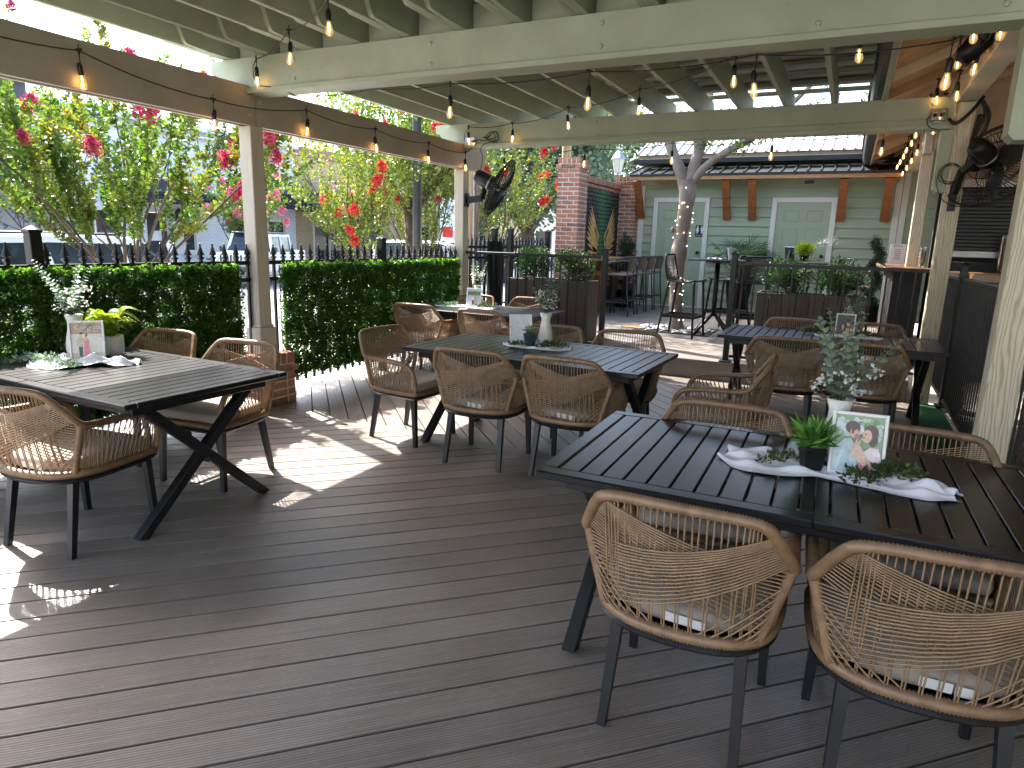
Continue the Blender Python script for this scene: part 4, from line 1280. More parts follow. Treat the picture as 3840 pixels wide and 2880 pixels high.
b = MB(); facade(b, 19.72, 31.0, GZ, 4.40, [(20.6, 22.6, 0.3, 2.1), (24.0, 26.0, 0.3, 2.1), (27.0, 29.0, 0.3, 2.1)]); b.build('wall', 'tan_brick', tb)
b = MB(); b.box((FXX - 0.18, 25.36, 4.58), (0.44, 11.26, 0.35), bev=0.01); b.build('brick_band', 'tan_band', tb)
for y0 in (20.6, 24.0, 27.0): window(tb, y0, y0 + 2.0, 0.3, 2.1, bars=1)
for y in (21.0, 24.6, 28.0):
    b = MB(); b.box((FXX + 2.2, y + 1.6, 1.35), (0.4, 0.4, 3.5), bev=0.02); b.build('column', 'stucco', tb)
b = MB(); b.box((FXX + 1.4, 25.5, 3.25), (2.2, 11.0, 0.45), bev=0.03); b.build('canopy', 'stucco', tb)
db = empty('slate_building', (0, 0, 0), 0, 'tall dark slate coloured building at the upper left edge', 'building')
b = MB(); facade(b, -4.0, 10.55, GZ, 5.05, [], x=FXX + 0.05); b.build('wall', 'slate_wall', db)
b = MB(); b.box((FXX + 0.03, 3.3, 5.1), (0.6, 14.6, 0.12), bev=0.02); b.build('coping', 'dark_grey', db)
gw = empty('stucco_wall', (0, 0, 0), 0, 'low grey stucco wall behind the white car', 'wall')
b = MB(); b.box((-18.0, 6.6, 0.95), (0.3, 7.6, 2.7), bev=0.03); b.build('wall', 'stucco_grey', gw)
for y in (5.2, 8.6, 10.2):
    b = MB(); b.box((-17.83, y, 0.95), (0.1, 0.12, 2.6), bev=0.01); b.build('pilaster', 'dark_grey', gw)
sb = empty('stucco_building', (0, 0, 0), 0, 'pale stucco building with a dark sign beyond the parked cars', 'building')
b = MB(); b.box((-27, 45.0, 1.6), (9, 5, 4.0)); b.build('wall', 'stucco', sb)
b = MB(); b.prism([(-32, 3.6), (-22, 3.6), (-24, 5.2), (-30, 5.2)], 42.3, 47.5, 'xz'); b.build('roof', 'stucco', sb)
b = MB(); b.box((-25.5, 42.4, 2.6), (1.6, 0.1, 1.2)); b.build('sign_board', 'dark_grey', sb)
for x in (-29.5, -27.5, -24.0):
    b = MB(); b.box((x, 42.47, 1.0), (1.3, 0.08, 1.5)); b.build('window', 'shop_glass', sb)
lw = empty('low_wall', (0, 0, 0), 0, 'long pale low wall across the car park beyond the trucks', 'wall')
b = MB(); b.box((-22, 35.5, 0.05), (24, 0.3, 0.9), bev=0.03); b.build('wall', 'concrete', lw)
farb = empty('pale_building', (0, 0, 0), 0, 'hazy pale blue building beyond the oaks right of the fan', 'building')
b = MB(); b.box((-17, 62.0, 2.2), (22, 6, 5.0)); b.build('wall', 'car_silver', farb)
for i in range(7):
    b = MB(); b.box((-26 + i * 3.0, 58.96, 1.6), (1.6, 0.08, 1.6)); b.build('window', 'shop_glass', farb)

KS = 1.38
for o in (wb, tb, db, gw):
    o.scale = (KS, KS, KS); o.location = (0, 0, CAM_H * (1 - KS))
# street pole, utility pole, banner, lantern
p = empty('street_pole', (-7.55, 11.05, -0.2), 0, 'dark straight street pole left of the fan post', 'pole')
b = MB(); b.tube([(0, 0, 0), (0, 0, 6.5)], [0.095, 0.075], 12); b.build('shaft', 'dark_grey', p, True)
b = MB(); b.lathe([(0.15, 0), (0.15, 0.06), (0.12, 0.25), (0.098, 0.3)], 12); b.build('base', 'dark_grey', p, True)
p = empty('utility_pole', (-5.60, 9.75, -0.2), 0, 'brown timber pole standing just behind the iron fence gate', 'pole')
b = MB(); b.tube([(0, 0, 0), (0.02, 0, 2.5), (0.0, 0, 7.0)], [0.115, 0.11, 0.09], 12); b.build('shaft', 'wood_pole', p, True)
b = MB(); b.bar((0.1, -0.09, 1.0), (0.1, -0.09, 3.5), 0.03, 0.03); b.build('conduit', 'galv', p)
p = empty('utility_pole', (-6.6, 16.2, -0.3), 0, 'weathered timber pole rising behind the tall brick pillar', 'pole')
b = MB(); b.tube([(0, 0, 0), (0.0, 0, 8.0)], [0.13, 0.10], 12); b.build('shaft', 'wood_pole', p, True)
p = empty('banner_post', (-14.5, 22.6, -0.4), 0, 'thin post with a printed street banner beyond the dark pole', 'sign')
b = MB(); b.tube([(0, 0, 0), (0, 0, 5.0)], 0.05, 8); b.build('post', 'galv', p)
b = MB(); b.box((0.42, 0.1, 2.6), (0.62, 0.02, 1.7), rz=0.5); b.build('banner', 'banner', p)
b = MB(); b.box((0.42, 0.085, 2.15), (0.40, 0.02, 0.4), rz=0.5); b.build('banner_print', 'lamp_red', p)
p = empty('street_lantern', (-6.02, 18.6, 1.05), 0, 'white glazed street lantern between the brick pillars', 'lantern')
b = MB(); b.tube([(0, 0, -1.9), (0, 0, 3.25)], 0.06, 8); b.build('post', 'dark_grey', p)
b = MB(); b.lathe([(0.13, 3.30), (0.24, 3.78), (0.24, 3.80)], 6); b.build('lantern_glass', 'lantern_glass', p)
b = MB(); b.lathe([(0.30, 3.80), (0.27, 3.86), (0.12, 4.08), (0.05, 4.12), (0.06, 4.2), (0.02, 4.26), (0.03, 4.32), (0.0, 4.42)], 6)
b.lathe([(0.05, 3.2), (0.15, 3.24), (0.14, 3.30)], 8)
for k in range(6):
    a = 2 * PI * k / 6
    b.tube([(0.135 * math.cos(a), 0.135 * math.sin(a), 3.30), (0.245 * math.cos(a), 0.245 * math.sin(a), 3.80)], 0.012, 4)
b.build('lantern_cage', 'galv', p)
p.scale = (0.72, 0.72, 0.72)
p = empty('overhead_wire', (0, 0, 0), 0, 'thin overhead wire crossing the white sky at the upper left', 'wire')
b = MB(); b.tube([(-9.5, -2, 4.55), (-9.2, 4, 4.35), (-9.0, 9, 4.3), (-8.6, 14, 4.5), (-7.2, 24, 5.2)], 0.012, 5); b.build('cable', 'black_steel', p)

# ---------------------------------------------------------------- vehicles
def loft_car(name, label, loc, rz, st, glass_segs, paint, wheels, length, cat='car', extra=None, wr=0.36, open_bed=None):
    """st: stations (x, z_low, z_belt, z_roof, w_low, w_belt, w_roof)."""
    t = empty(name, loc, rz, label, cat)
    b = MB()
    n = 11
    for (x, zl, zb, zr, wl, wb_, wr_) in st:
        half = [(wl * 0.92, zl), (wl, zl + (zb - zl) * 0.3), (wb_, zl + (zb - zl) * 0.75), (wb_ * 0.985, zb), (wr_ * 0.8 + wb_ * 0.2, zb + (zr - zb) * 0.84), (wr_, zb + (zr - zb) * 0.95), (wr_ * 0.82, zr)]
        ring = [(x, y, z) for y, z in half] + [(x, -y, z) for y, z in half[::-1]]
        b.v += ring
    m = 14
    for i in range(len(st) - 1):
        for k in range(m - 1):
            side_glass = k in (3, 9)
            mi = 1 if (side_glass and i in glass_segs) or (k in (5, 6, 7) and i in glass_segs.get('top', ()) if isinstance(glass_segs, dict) else False) else 0
            if isinstance(glass_segs, dict):
                mi = 1 if (side_glass and i in glass_segs['side']) or (k in (3, 4, 5, 6, 7, 8, 9) and i in glass_segs['top']) else 0
            b.f.append((i * m + k, (i + 1) * m + k, (i + 1) * m + k + 1, i * m + k + 1)); b.mi.append(mi)
    b.f.append(tuple(range(m))); b.mi.append(0)
    b.f.append(tuple((len(st) - 1) * m + k for k in range(m))[::-1]); b.mi.append(0)
    body = b.build('body', [paint, 'car_glass'], t)
    for (wx, ww) in wheels:
        for s in (-1, 1):
            w = MB(); w.lathe([(wr * 0.6, -0.11), (wr * 0.95, -0.11), (wr, -0.08), (wr, 0.08), (wr * 0.95, 0.11), (wr * 0.6, 0.11)], 20, (wx, s * (ww - 0.08), wr), mat=Matrix.Rotation(PI / 2, 3, 'X'))
            wo = w.build('wheel', 'tyre', t)
            w = MB(); w.lathe([(0.02, -0.1), (wr * 0.62, -0.09), (wr * 0.62, 0.09), (0.02, 0.1)], 12, (wx, s * (ww - 0.08), wr), mat=Matrix.Rotation(PI / 2, 3, 'X')); w.build('rim', 'rim', wo)
    if extra: extra(t)
    return t
def suv_extra(t):
    for s in (-1, 1):
        b = MB(); b.tube([(-1.7, s * 0.62, 1.80), (-1.6, s * 0.62, 1.845), (0.2, s * 0.62, 1.845), (0.3, s * 0.62, 1.80)], 0.018, 6); b.build('roof_rail', 'dark_grey', t)
        b = MB(); b.box((0.92, s * 1.02, 1.08), (0.12, 0.2, 0.16), bev=0.03); b.build('mirror', 'car_white', t)
        b = MB(); b.box((2.2, s * 0.66, 0.85), (0.2, 0.42, 0.16), bev=0.04); b.build('headlight', 'lantern_glass', t)
        b = MB(); b.box((-2.32, s * 0.72, 1.0), (0.1, 0.24, 0.34), bev=0.03); b.build('tail_light', 'lamp_red', t)
        for x in (-1.9, -0.86, 0.18, 0.98):     # door pillars over the glass line
            b = MB(); b.bar((x, s * 0.945, 1.08), (x - 0.05, s * 0.735, 1.76), 0.08, 0.05, up=(1, 0, 0)); b.build('pillar', 'car_white', t)
SUV = [(-2.40, 0.45, 0.95, 1.05, 0.80, 0.84, 0.70), (-2.36, 0.38, 1.08, 1.20, 0.88, 0.92, 0.72), (-2.10, 0.32, 1.10, 1.78, 0.92, 0.95, 0.74), (-1.9, 0.30, 1.10, 1.82, 0.93, 0.96, 0.75),
       (-0.86, 0.30, 1.09, 1.85, 0.93, 0.97, 0.75), (0.18, 0.30, 1.08, 1.83, 0.93, 0.97, 0.75), (0.45, 0.30, 1.08, 1.80, 0.93, 0.97, 0.74), (1.22, 0.30, 1.06, 1.16, 0.93, 0.96, 0.80), (2.0, 0.32, 0.98, 1.06, 0.92, 0.94, 0.78), (2.35, 0.38, 0.82, 0.90, 0.84, 0.86, 0.70), (2.42, 0.42, 0.70, 0.74, 0.78, 0.80, 0.6)]
loft_car('parked_car', 'white family car with dark side windows behind the left hand hedge', (-10.2, 6.15, GZ), R(90), SUV, {'side': (2, 3, 4, 5, 6), 'top': (6,)}, 'car_white', [(1.45, 0.9), (-1.45, 0.9)], 4.8, 'car', suv_extra)
def jeep_extra(t):
    b = MB()
    for i in range(7): b.box((2.52, -0.36 + i * 0.12, 0.98), (0.04, 0.06, 0.34), bev=0.01)
    b.build('grille', 'car_dark', t)
    for s in (-1, 1):
        b = MB(); b.lathe([(0.12, 0), (0.12, 0.04), (0.0, 0.06)], 14, (2.50, s * 0.58, 1.02), mat=Matrix.Rotation(PI / 2, 3, 'Y')); b.build('headlight', 'chrome', t)
        b = MB(); b.box((1.75, s * 0.88, 0.98), (1.15, 0.26, 0.10), bev=0.04); b.build('fender', 'car_dark', t)
        b = MB(); b.box((1.05, s * 0.98, 1.32), (0.08, 0.22, 0.2), bev=0.03); b.build('mirror', 'car_dark', t)
        for x in (0.95, -0.05, -1.02):
            b = MB(); b.bar((x, s * 0.83, 1.22), (x - 0.04 if x < .9 else x - 0.2, s * 0.70, 1.88), 0.09, 0.05, up=(1, 0, 0)); b.build('pillar', 'car_white', t)
    b = MB(); b.box((2.72, 0, 0.68), (0.22, 1.5, 0.2), bev=0.04); b.build('bumper', 'car_dark', t)
    b = MB(); b.box((-0.05, 0, 1.93), (1.9, 1.38, 0.06), bev=0.025); b.build('hard_top', 'dark_grey', t)
JEEP = [(-2.75, 0.62, 1.15, 1.18, 0.80, 0.80, 0.74), (-2.70, 0.50, 1.22, 1.25, 0.82, 0.82, 0.78), (-1.10, 0.50, 1.22, 1.25, 0.84, 0.84, 0.78), (-1.05, 0.50, 1.22, 1.90, 0.84, 0.84, 0.70),
        (-0.05, 0.50, 1.22, 1.92, 0.84, 0.84, 0.70), (0.70, 0.50, 1.22, 1.90, 0.84, 0.84, 0.70), (1.02, 0.50, 1.22, 1.26, 0.84, 0.84, 0.72), (2.45, 0.62, 1.15, 1.19, 0.66, 0.66, 0.58), (2.50, 0.70, 1.08, 1.12, 0.64, 0.64, 0.55)]
loft_car('pickup_truck', 'white open country pickup with black grille parked in front of the white shop', (-20.4, 19.2, GZ), R(-66), JEEP, {'side': (3, 4, 5), 'top': (5,)}, 'car_white', [(1.75, 0.84), (-1.65, 0.84)], 5.5, 'pickup', jeep_extra, wr=0.42)
SEDAN = [(-2.3, 0.4, 0.78, 0.84, 0.75, 0.78, 0.6), (-2.2, 0.3, 0.95, 1.02, 0.84, 0.86, 0.66), (-1.55, 0.28, 0.98, 1.06, 0.87, 0.9, 0.68), (-0.75, 0.28, 0.98, 1.42, 0.88, 0.9, 0.62), (0.3, 0.28, 0.96, 1.45, 0.88, 0.9, 0.62), (1.15, 0.28, 0.95, 1.02, 0.88, 0.9, 0.7), (2.0, 0.3, 0.84, 0.9, 0.86, 0.88, 0.66), (2.3, 0.36, 0.66, 0.7, 0.76, 0.78, 0.6)]
def sedan_extra(t):
    for s in (-1, 1):
        b = MB(); b.box((2.18, s * 0.6, 0.68), (0.2, 0.36, 0.12), bev=0.03); b.build('headlight', 'lantern_glass', t)
        b = MB(); b.box((-2.22, s * 0.62, 0.82), (0.1, 0.32, 0.13), bev=0.03); b.build('tail_light', 'lamp_red', t)
loft_car('parked_car', 'white car seen just left of the fan post above the hedge', (-8.95, 13.0, GZ), R(-62), SUV, {'side': (2, 3, 4, 5, 6), 'top': (6,)}, 'car_white', [(1.45, 0.9), (-1.45, 0.9)], 4.8, 'car', suv_extra)
loft_car('parked_car', 'dark car parked under the tan brick building canopy', (-19.4, 26.6, GZ), R(-60), SEDAN, {'side': (2, 3, 4), 'top': (2, 4)}, 'car_dark', [(1.4, 0.86), (-1.4, 0.86)], 4.6, 'car', sedan_extra)
loft_car('parked_car', 'dark hatchback between crape myrtle stems by the beige building', (-17.2, 29.5, GZ), R(-80), SUV, {'side': (2, 3, 4, 5, 6), 'top': (6,)}, 'car_dark', [(1.45, 0.9), (-1.45, 0.9)], 4.8, 'car', suv_extra)
TRUCK = [(-2.85, 0.5, 1.12, 1.16, 0.9, 0.92, 0.86), (-2.8, 0.42, 1.15, 1.18, 0.93, 0.95, 0.88), (-1.0, 0.42, 1.15, 1.18, 0.95, 0.97, 0.88), (-0.95, 0.42, 1.15, 1.6, 0.95, 0.97, 0.74), (-0.8, 0.42, 1.15, 1.84, 0.95, 0.97, 0.74), (0.75, 0.42, 1.13, 1.86, 0.95, 0.97, 0.74), (1.35, 0.42, 1.12, 1.2, 0.95, 0.97, 0.82), (2.6, 0.48, 1.05, 1.1, 0.94, 0.95, 0.82), (2.8, 0.55, 0.8, 0.85, 0.9, 0.9, 0.8)]
loft_car('pickup_truck', 'dark pickup truck parked beyond the dark street pole', (-15.6, 28.5, GZ), R(170), TRUCK, {'side': (3, 4, 5), 'top': (3, 5)}, 'car_dark', [(1.8, 0.93), (-1.8, 0.93)], 5.7, 'pickup', sedan_extra, wr=0.4)
loft_car('pickup_truck', 'silver pickup truck beyond the dark pickup', (-19.0, 33.0, GZ), R(172), TRUCK, {'side': (3, 4, 5), 'top': (3, 5)}, 'car_silver', [(1.8, 0.93), (-1.8, 0.93)], 5.7, 'pickup', sedan_extra, wr=0.4)
loft_car('parked_car', 'small silver car seen right of the fan through the fence', (-9.6, 24.5, GZ), R(175), SEDAN, {'side': (2, 3, 4), 'top': (2, 4)}, 'car_silver', [(1.4, 0.86), (-1.4, 0.86)], 4.6, 'car', sedan_extra)

# ================================================================ COVERED PATIO ON THE RIGHT
tag(sheet('patio_floor', 0.72, 6.0, 4.31, 14.6, -0.02, 'concrete'))
tf = MB(); tf.box((0.862, 6.25, -0.006), (0.27, 3.1, 0.022)); tag(tf.build('turf', 'turf'), kind='structure')
pat = empty('covered_patio', (0, 0, 0), 0, 'cream posted patio roof with tan board ceiling beside the pergola', 'patio')
for py in (4.375, 7.875, 11.35):
    b = MB(); b.box((0.822, py, 1.44), (0.150, 0.150, 2.92), bev=0.006); p = b.build('post', 'cream', pat)
    if py < 9:
        pr_ = [(0.645, 2.65), (0.645, 2.115), (0.672, 2.085), (0.745, 2.085), (0.745, 2.65)]
        b = MB(); b.prism(pr_, py - 0.095, py + 0.075, 'xz'); b.build('support_block', 'sage', p)
b = MB(); b.box((0.822, 8.3, 3.06), (0.17, 12.6, 0.30), bev=0.006); b.build('beam', 'cream_trim', pat)
SL = 0.42
for i, y in enumerate(np.arange(2.0, 15.2, 0.30)):
    b = MB(); m = Matrix.Rotation(-math.atan(SL), 3, 'Y')
    b.box((2.45, float(y) + 0.15, 3.13 + SL * 2.30), (5.05, 0.292, 0.018), mat=m); b.build('soffit_board', 'soffit', pat)
    if i % 3 == 0:
        b = MB(); b.box((2.45, float(y), 3.13 + SL * 2.30 - 0.05), (5.0, 0.045, 0.085), mat=m); b.build('ceiling_rafter', 'cream_trim' if i % 6 == 0 else 'soffit', pat)
b = MB(); b.add([(-0.02, 1.9, 3.30), (-0.02, 14.6, 3.30), (5.4, 14.6, 3.30 + SL * 5.42), (5.4, 1.9, 3.30 + SL * 5.42)], [(0, 1, 2, 3)]); b.build('roof_sheet', 'dark_metal', pat)
b = MB(); b.box((0.155, 8.2, 3.10), (0.022, 12.4, 0.16)); b.build('fascia_board', 'cream_trim', pat)
b = MB(); b.prism([(0.02, 3.20), (0.005, 3.16), (0.03, 3.06), (0.06, 3.03), (0.142, 3.03), (0.142, 3.20), (0.13, 3.20), (0.13, 3.045), (0.066, 3.045), (0.04, 3.07), (0.02, 3.16), (0.03, 3.20)], 2.0, 14.3, 'xz'); b.build('gutter', 'gutter', pat)
b = MB(); b.box((0.70, 9.85, 2.80), (0.10, 0.22, 0.26), bev=0.01); b.build('junction_box', 'galv', pat)
# bar with its roller shutter
bar = empty('patio_bar', (0, 0, 0), 0, 'dark patio bar with black roller shutter between the cream posts', 'bar')
b = MB(); b.box((2.6, 10.75, 3.9), (3.1, 0.4, 3.0)); b.build('upper_wall', 'soffit', bar)
b = MB(); b.box((2.6, 10.75, 0.70), (3.1, 0.4, 1.40)); b.box((2.6, 11.6, 1.6), (3.1, 0.1, 3.2)); b.build('wall', 'dark_room', bar)
b = MB(); b.box((2.6, 10.52, 2.39), (3.1, 0.06, 0.09)); b.build('header_trim', 'cream_trim', bar)
for i in range(17):
    b = MB(); b.box((2.6, 10.58 + 0.004 * (i % 2), 1.575 + i * 0.046), (2.98, 0.03, 0.044), bev=0.006); b.build('shutter_slat', 'shutter', bar)
b = MB(); b.box((2.6, 10.57, 1.505), (2.98, 0.05, 0.09), bev=0.008); b.build('bottom_bar', 'galv', bar)
b = MB(); b.box((2.6, 10.45, 1.26), (3.1, 0.5, 0.05), bev=0.01); b.build('counter_top', 'varnish', bar)
b = MB(); b.box((0.74, 11.9, 0.66), (0.34, 2.8, 1.2)); b.build('front_panel', 'dark_room', bar)
b = MB(); b.box((0.72, 11.9, 1.285), (0.56, 3.0, 0.05), bev=0.01); b.build('counter_top', 'varnish', bar)
b = MB(); b.box((0.46, 11.9, 1.35), (0.012, 2.9, 0.07)); b.build('drip_guard', 'clear', bar)
t = empty('menu_stand', (0.62, 11.2, 1.31), R(8), 'white printed notice standing on the bar corner', 'notice')
b = MB(); b.box((0, 0, 0.17), (0.20, 0.006, 0.28)); b.build('sheet', 'paper', t)
b = MB()
for i in range(6): b.box((0.0, -0.005, 0.10 + i * 0.026), (0.09 - 0.012 * (i % 3), 0.002, 0.006))
b.add([(-0.06, -0.005, 0.27), (-0.02, -0.005, 0.285), (0.05, -0.005, 0.27), (0.05, -0.005, 0.277), (-0.02, -0.005, 0.293), (-0.06, -0.005, 0.277)], [(0, 1, 2, 3, 4, 5)])
b.build('print', 'dark_grey', t)
b = MB(); b.box((0, 0, 0.015), (0.21, 0.07, 0.03), bev=0.004); b.build('foot', 'clear', t)
def cups(loc, n, label, r=0.045):
    t = empty('cup_stack', loc, 0, label, 'cups')
    for i in range(n):
        b = MB(); b.lathe([(r * 0.72, i * 0.014), (r * 0.98, i * 0.014 + 0.115), (r, i * 0.014 + 0.118), (r * 0.95, i * 0.014 + 0.115), (r * 0.69, i * 0.014 + 0.004)], 14); b.build('cup', 'clear', t, True)
cups((0.88, 10.6, 1.31), 12, 'short stack of clear plastic cups on the bar between two cream posts')
cups((1.72, 10.35, 1.285), 26, 'tall leaning stack of clear plastic cups beside the closest cream post')
t = empty('wooden_crate', (1.60, 9.9, 0.98), 0, 'brown wooden box on the dark stand behind the railing', 'crate')
for z in (0.05, 0.15, 0.25):
    b = MB(); b.box((0, -0.15, z), (0.46, 0.018, 0.092), bev=0.004); b.build('slat', 'varnish', t)
    b = MB(); b.box((-0.22, 0, z), (0.018, 0.28, 0.092), bev=0.004); b.build('slat', 'varnish', t)
    b = MB(); b.box((0.22, 0, z), (0.018, 0.28, 0.092), bev=0.004); b.build('slat', 'varnish', t)
b = MB(); b.box((0, 0, 0.005), (0.42, 0.28, 0.012)); b.build('base', 'varnish', t)
t = empty('service_stand', (1.55, 9.85, -0.02), 0, 'dark service stand behind the railing', 'stand')
b = MB(); b.box((0, 0, 0.5), (0.9, 0.5, 0.98), bev=0.01); b.build('cabinet', 'dark_room', t)
b = MB(); b.box((-0.46, 0, 0.5), (0.02, 0.42, 0.8), bev=0.004); b.build('door', 'black_plastic', t)
t = empty('napkin_holder', (1.06, 9.9, 0.985), 0, 'white folded napkin on the dark service stand', 'napkin')
b = MB(); b.prism([(-0.06, 0), (0.06, 0), (0.05, 0.12), (0.0, 0.135), (-0.055, 0.12)], -0.02, 0.02, 'xz'); b.build('napkin', 'paper', t)
t = empty('storage_bin', (1.45, 5.6, -0.02), 0, 'pale grey bin behind the closest cream post', 'bin')
b = MB(); b.box((0, 0, 0.55), (0.3, 0.5, 0.22), bev=0.02); b.build('bin', 'galv', t)
b = MB(); b.box((0.0, 0, 0.22), (0.32, 0.9, 0.44), bev=0.01); b.build('crate', 'varnish', t)
# right hand building mass closing off the patio behind
rb = empty('patio_back_wall', (0, 0, 0), 0, 'sage wall at the back of the covered patio', 'wall')
b = MB(); b.box((4.2, 5.0, 2.3), (0.2, 18.0, 5.4)); b.build('wall', 'siding', rb)
hb = empty('bounce_wall', (0, 0, 0), 0, 'off white wall added behind the viewer to enclose the deck and bounce light', 'wall')  # unseen wall added to steer the light, off white to bounce it back
b = MB(); b.box((-0.4, -9.0, 1.7), (9.4, 0.2, 4.2)); b.build('wall', 'off_white', hb)
b = MB(); b.box((2.6, -1.1, 3.42), (3.6, 6.0, 0.08)); b.build('porch_ceiling', 'soffit', hb)

# ================================================================ RAILINGS
def railing(label, x0, y0, x1, y1, z0, ztop, pitch_, posts=(), sq=0.016):
    r = empty('railing', (x0, y0, 0), math.atan2(y1 - y0, x1 - x0), label, 'railing')
    L = math.hypot(x1 - x0, y1 - y0)
    b = MB(); b.box((L / 2, 0, ztop - 0.018), (L, 0.042, 0.036), bev=0.004); b.build('top_rail', 'black_steel', r)
    b = MB(); b.box((L / 2, 0, z0 + 0.07), (L, 0.03, 0.03), bev=0.003); b.build('bottom_rail', 'black_steel', r)
    b = MB(); b.box((0, 0, (z0 + 0.085 + ztop - 0.036) / 2), (sq, sq, ztop - 0.036 - z0 - 0.085)); me = b.mesh('picket', 'black_steel')
    n = int(L / pitch_)
    for i in range(1, n + 1):
        u = i * pitch_ - pitch_ / 2
        if u < L: link_mesh('picket', me, r, (u, 0, 0))
    for (u, pz) in posts:
        b = MB(); b.box((u, 0, (z0 + pz) / 2), (0.062, 0.062, pz - z0), bev=0.004)
        b.box((u, 0, pz + 0.006), (0.074, 0.074, 0.014), bev=0.004)
        b.lathe([(0.045, 0), (0.0, 0.028)], 4, (u, 0, pz + 0.013), mat=Matrix.Rotation(PI / 4, 3, 'Z'))
        b.box((u, 0, z0 + 0.01), (0.13, 0.13, 0.02), bev=0.005)
        b.build('post', 'black_steel', r)
    return r
railing('black railing from the fan post to the step opening', -4.60, 7.885, -2.70, 7.885, ZF, 1.365, 0.119, posts=((1.955, 1.44),))
railing('black railing behind the railing side table up to the cream posts', -1.10, 7.885, 0.735, 7.885, ZF, 1.352, 0.128, posts=((-0.035, 1.435),))
railing('tall black picket railing along the covered patio', 1.0, 4.5, 1.0, 9.6, 0.02, 1.295, 0.10, posts=((1.25, 1.40), (3.17, 1.40)), sq=0.013)
t = empty('hanging_cover', (-4.60, 8.62, 0.95), 0, 'black cloth cover hung over the iron fence beyond the fan post', 'cover')
b = MB()
V, F = [], []
nu, nv = 26, 16
for j in range(nv + 1):
    for i in range(nu + 1):
        u, v = i / nu, j / nv
        w = 0.21 + 0.05 * math.sin(v * 5)
        V.append((0.05 + 0.035 * math.sin(u * 19 + v * 2.0) + 0.02 * math.sin(u * 43), (u - 0.5) * 2 * w, 0.55 - v * 1.02 * (0.92 + 0.08 * math.sin(u * 9)) ))
for j in range(nv):
    for i in range(nu): F.append((j * (nu + 1) + i, j * (nu + 1) + i + 1, (j + 1) * (nu + 1) + i + 1, (j + 1) * (nu + 1) + i))
    pass
b.add(V, F); b.add([(v[0] - 0.012, v[1], v[2]) for v in V], [f[::-1] for f in F]); b.build('cloth', 'black_cloth', t, True)

# ================================================================ PLANTERS AND SHRUBS
def planter(label, x0, x1, y0, y1, z1):
    p = empty('planter_box', ((x0 + x1) / 2, (y0 + y1) / 2, ZF), 0, label, 'planter')
    W, D, Hh = x1 - x0, y1 - y0, z1 - ZF
    n = round(W / 0.145); st = W / n
    for i in range(n):
        for sy in (-1, 1):
            b = MB(); b.box((-W / 2 + (i + 0.5) * st, sy * (D / 2 - 0.011), Hh / 2), (st - 0.005, 0.022, Hh), bev=0.003); b.build('board', 'planter', p)
    n2 = round(D / 0.145); st2 = (D - 0.05) / n2
    for i in range(n2):
        for sx in (-1, 1):
            b = MB(); b.box((sx * (W / 2 - 0.011), -D / 2 + 0.025 + (i + 0.5) * st2, Hh / 2), (0.022, st2 - 0.005, Hh - 0.002), bev=0.003); b.build('board', 'planter', p)
    b = MB(); b.box((0, 0, Hh - 0.08), (W - 0.06, D - 0.06, 0.03)); b.build('soil', 'under', p)
    return p
planter('brown board planter with two shrubs behind the railing by the fan post', -4.15, -2.98, 8.25, 8.68, 1.02)
planter('brown board planter with two shrubs behind the railing near the cream posts', -0.93, 0.24, 8.42, 8.86, 1.0)
def shrub(name, label, loc, rx, rz, n, leaf, mat, cat='shrub', cone=0.0, stems=True, group=None, spiral=False):
    s = empty(name, loc, 0, label, cat, group)
    b = MB(); b.tube([(0, 0, -0.02), (0, 0, rz * 1.5)], [0.018, 0.006], 6)
    m = 90
    C = []
    for k in range(m):
        d = rand_dirs(1, 0.25)[0]; q = RNG.random() ** 0.35
        zz = max(-0.95, d[2] * q)
        w = 1.0 - cone * (zz + 1) / 2
        if spiral:
            zz = k / m * 2 - 1; a = k / m * 2 * PI * 2.6
            w = (1.0 - cone * (zz + 1) / 2)
            C.append((rx * 0.35 * math.cos(a) * w, rx * 0.35 * math.sin(a) * w, rz * (zz + 1)))
        else:
            C.append((d[0] * q * rx * w, d[1] * q * rx * w, rz * (zz + 1)))
            b.tube([(0, 0, rz * (zz + 1) * 0.5), C[-1]], [0.006, 0.002], 3, caps=False)
    b.build('trunk', 'bark', s)
    C = np.array(C); own = RNG.integers(0, m, n)
    P = C[own] + rand_dirs(n) * (RNG.random((n, 1)) ** 0.5) * (rx * (0.5 if spiral else 0.32))
    P[:, 2] = np.maximum(P[:, 2], 0.0)
    out = unit(P - np.array([0, 0, rz * 0.6]))
    V = leaf_quads(P, unit(out + rand_dirs(n) * 0.8), leaf * RNG.uniform(0.7, 1.4, n), leaf * RNG.uniform(0.3, 0.5, n))
    ngon_cloud('crown', mat, V, np.clip(0.45 * RNG.random(m)[own] + 0.4 * RNG.random(n) + 0.25 * (P[:, 2] / (2 * rz) - .3), 0, 1), s, 4)
    return s
GS = 'round evergreen shrubs in the planters'
shrub('evergreen_shrub', 'round evergreen shrub in the fan side planter, nearer the street', (-3.86, 8.46, 0.98), 0.25, 0.23, 3600, 0.032, 'conifer', group=GS)
shrub('evergreen_shrub', 'round evergreen shrub in the fan side planter, nearer the step opening', (-3.28, 8.46, 0.98), 0.25, 0.22, 3600, 0.032, 'conifer', group=GS)
shrub('evergreen_shrub', 'bright green shrub in the other planter, nearer the step opening', (-0.62, 8.64, 0.96), 0.26, 0.21, 3600, 0.032, 'conifer', group=GS)
shrub('evergreen_shrub', 'shrub in the planter near the cream posts, half behind eucalyptus', (-0.06, 8.64, 0.96), 0.27, 0.21, 3600, 0.032, 'conifer', group=GS)
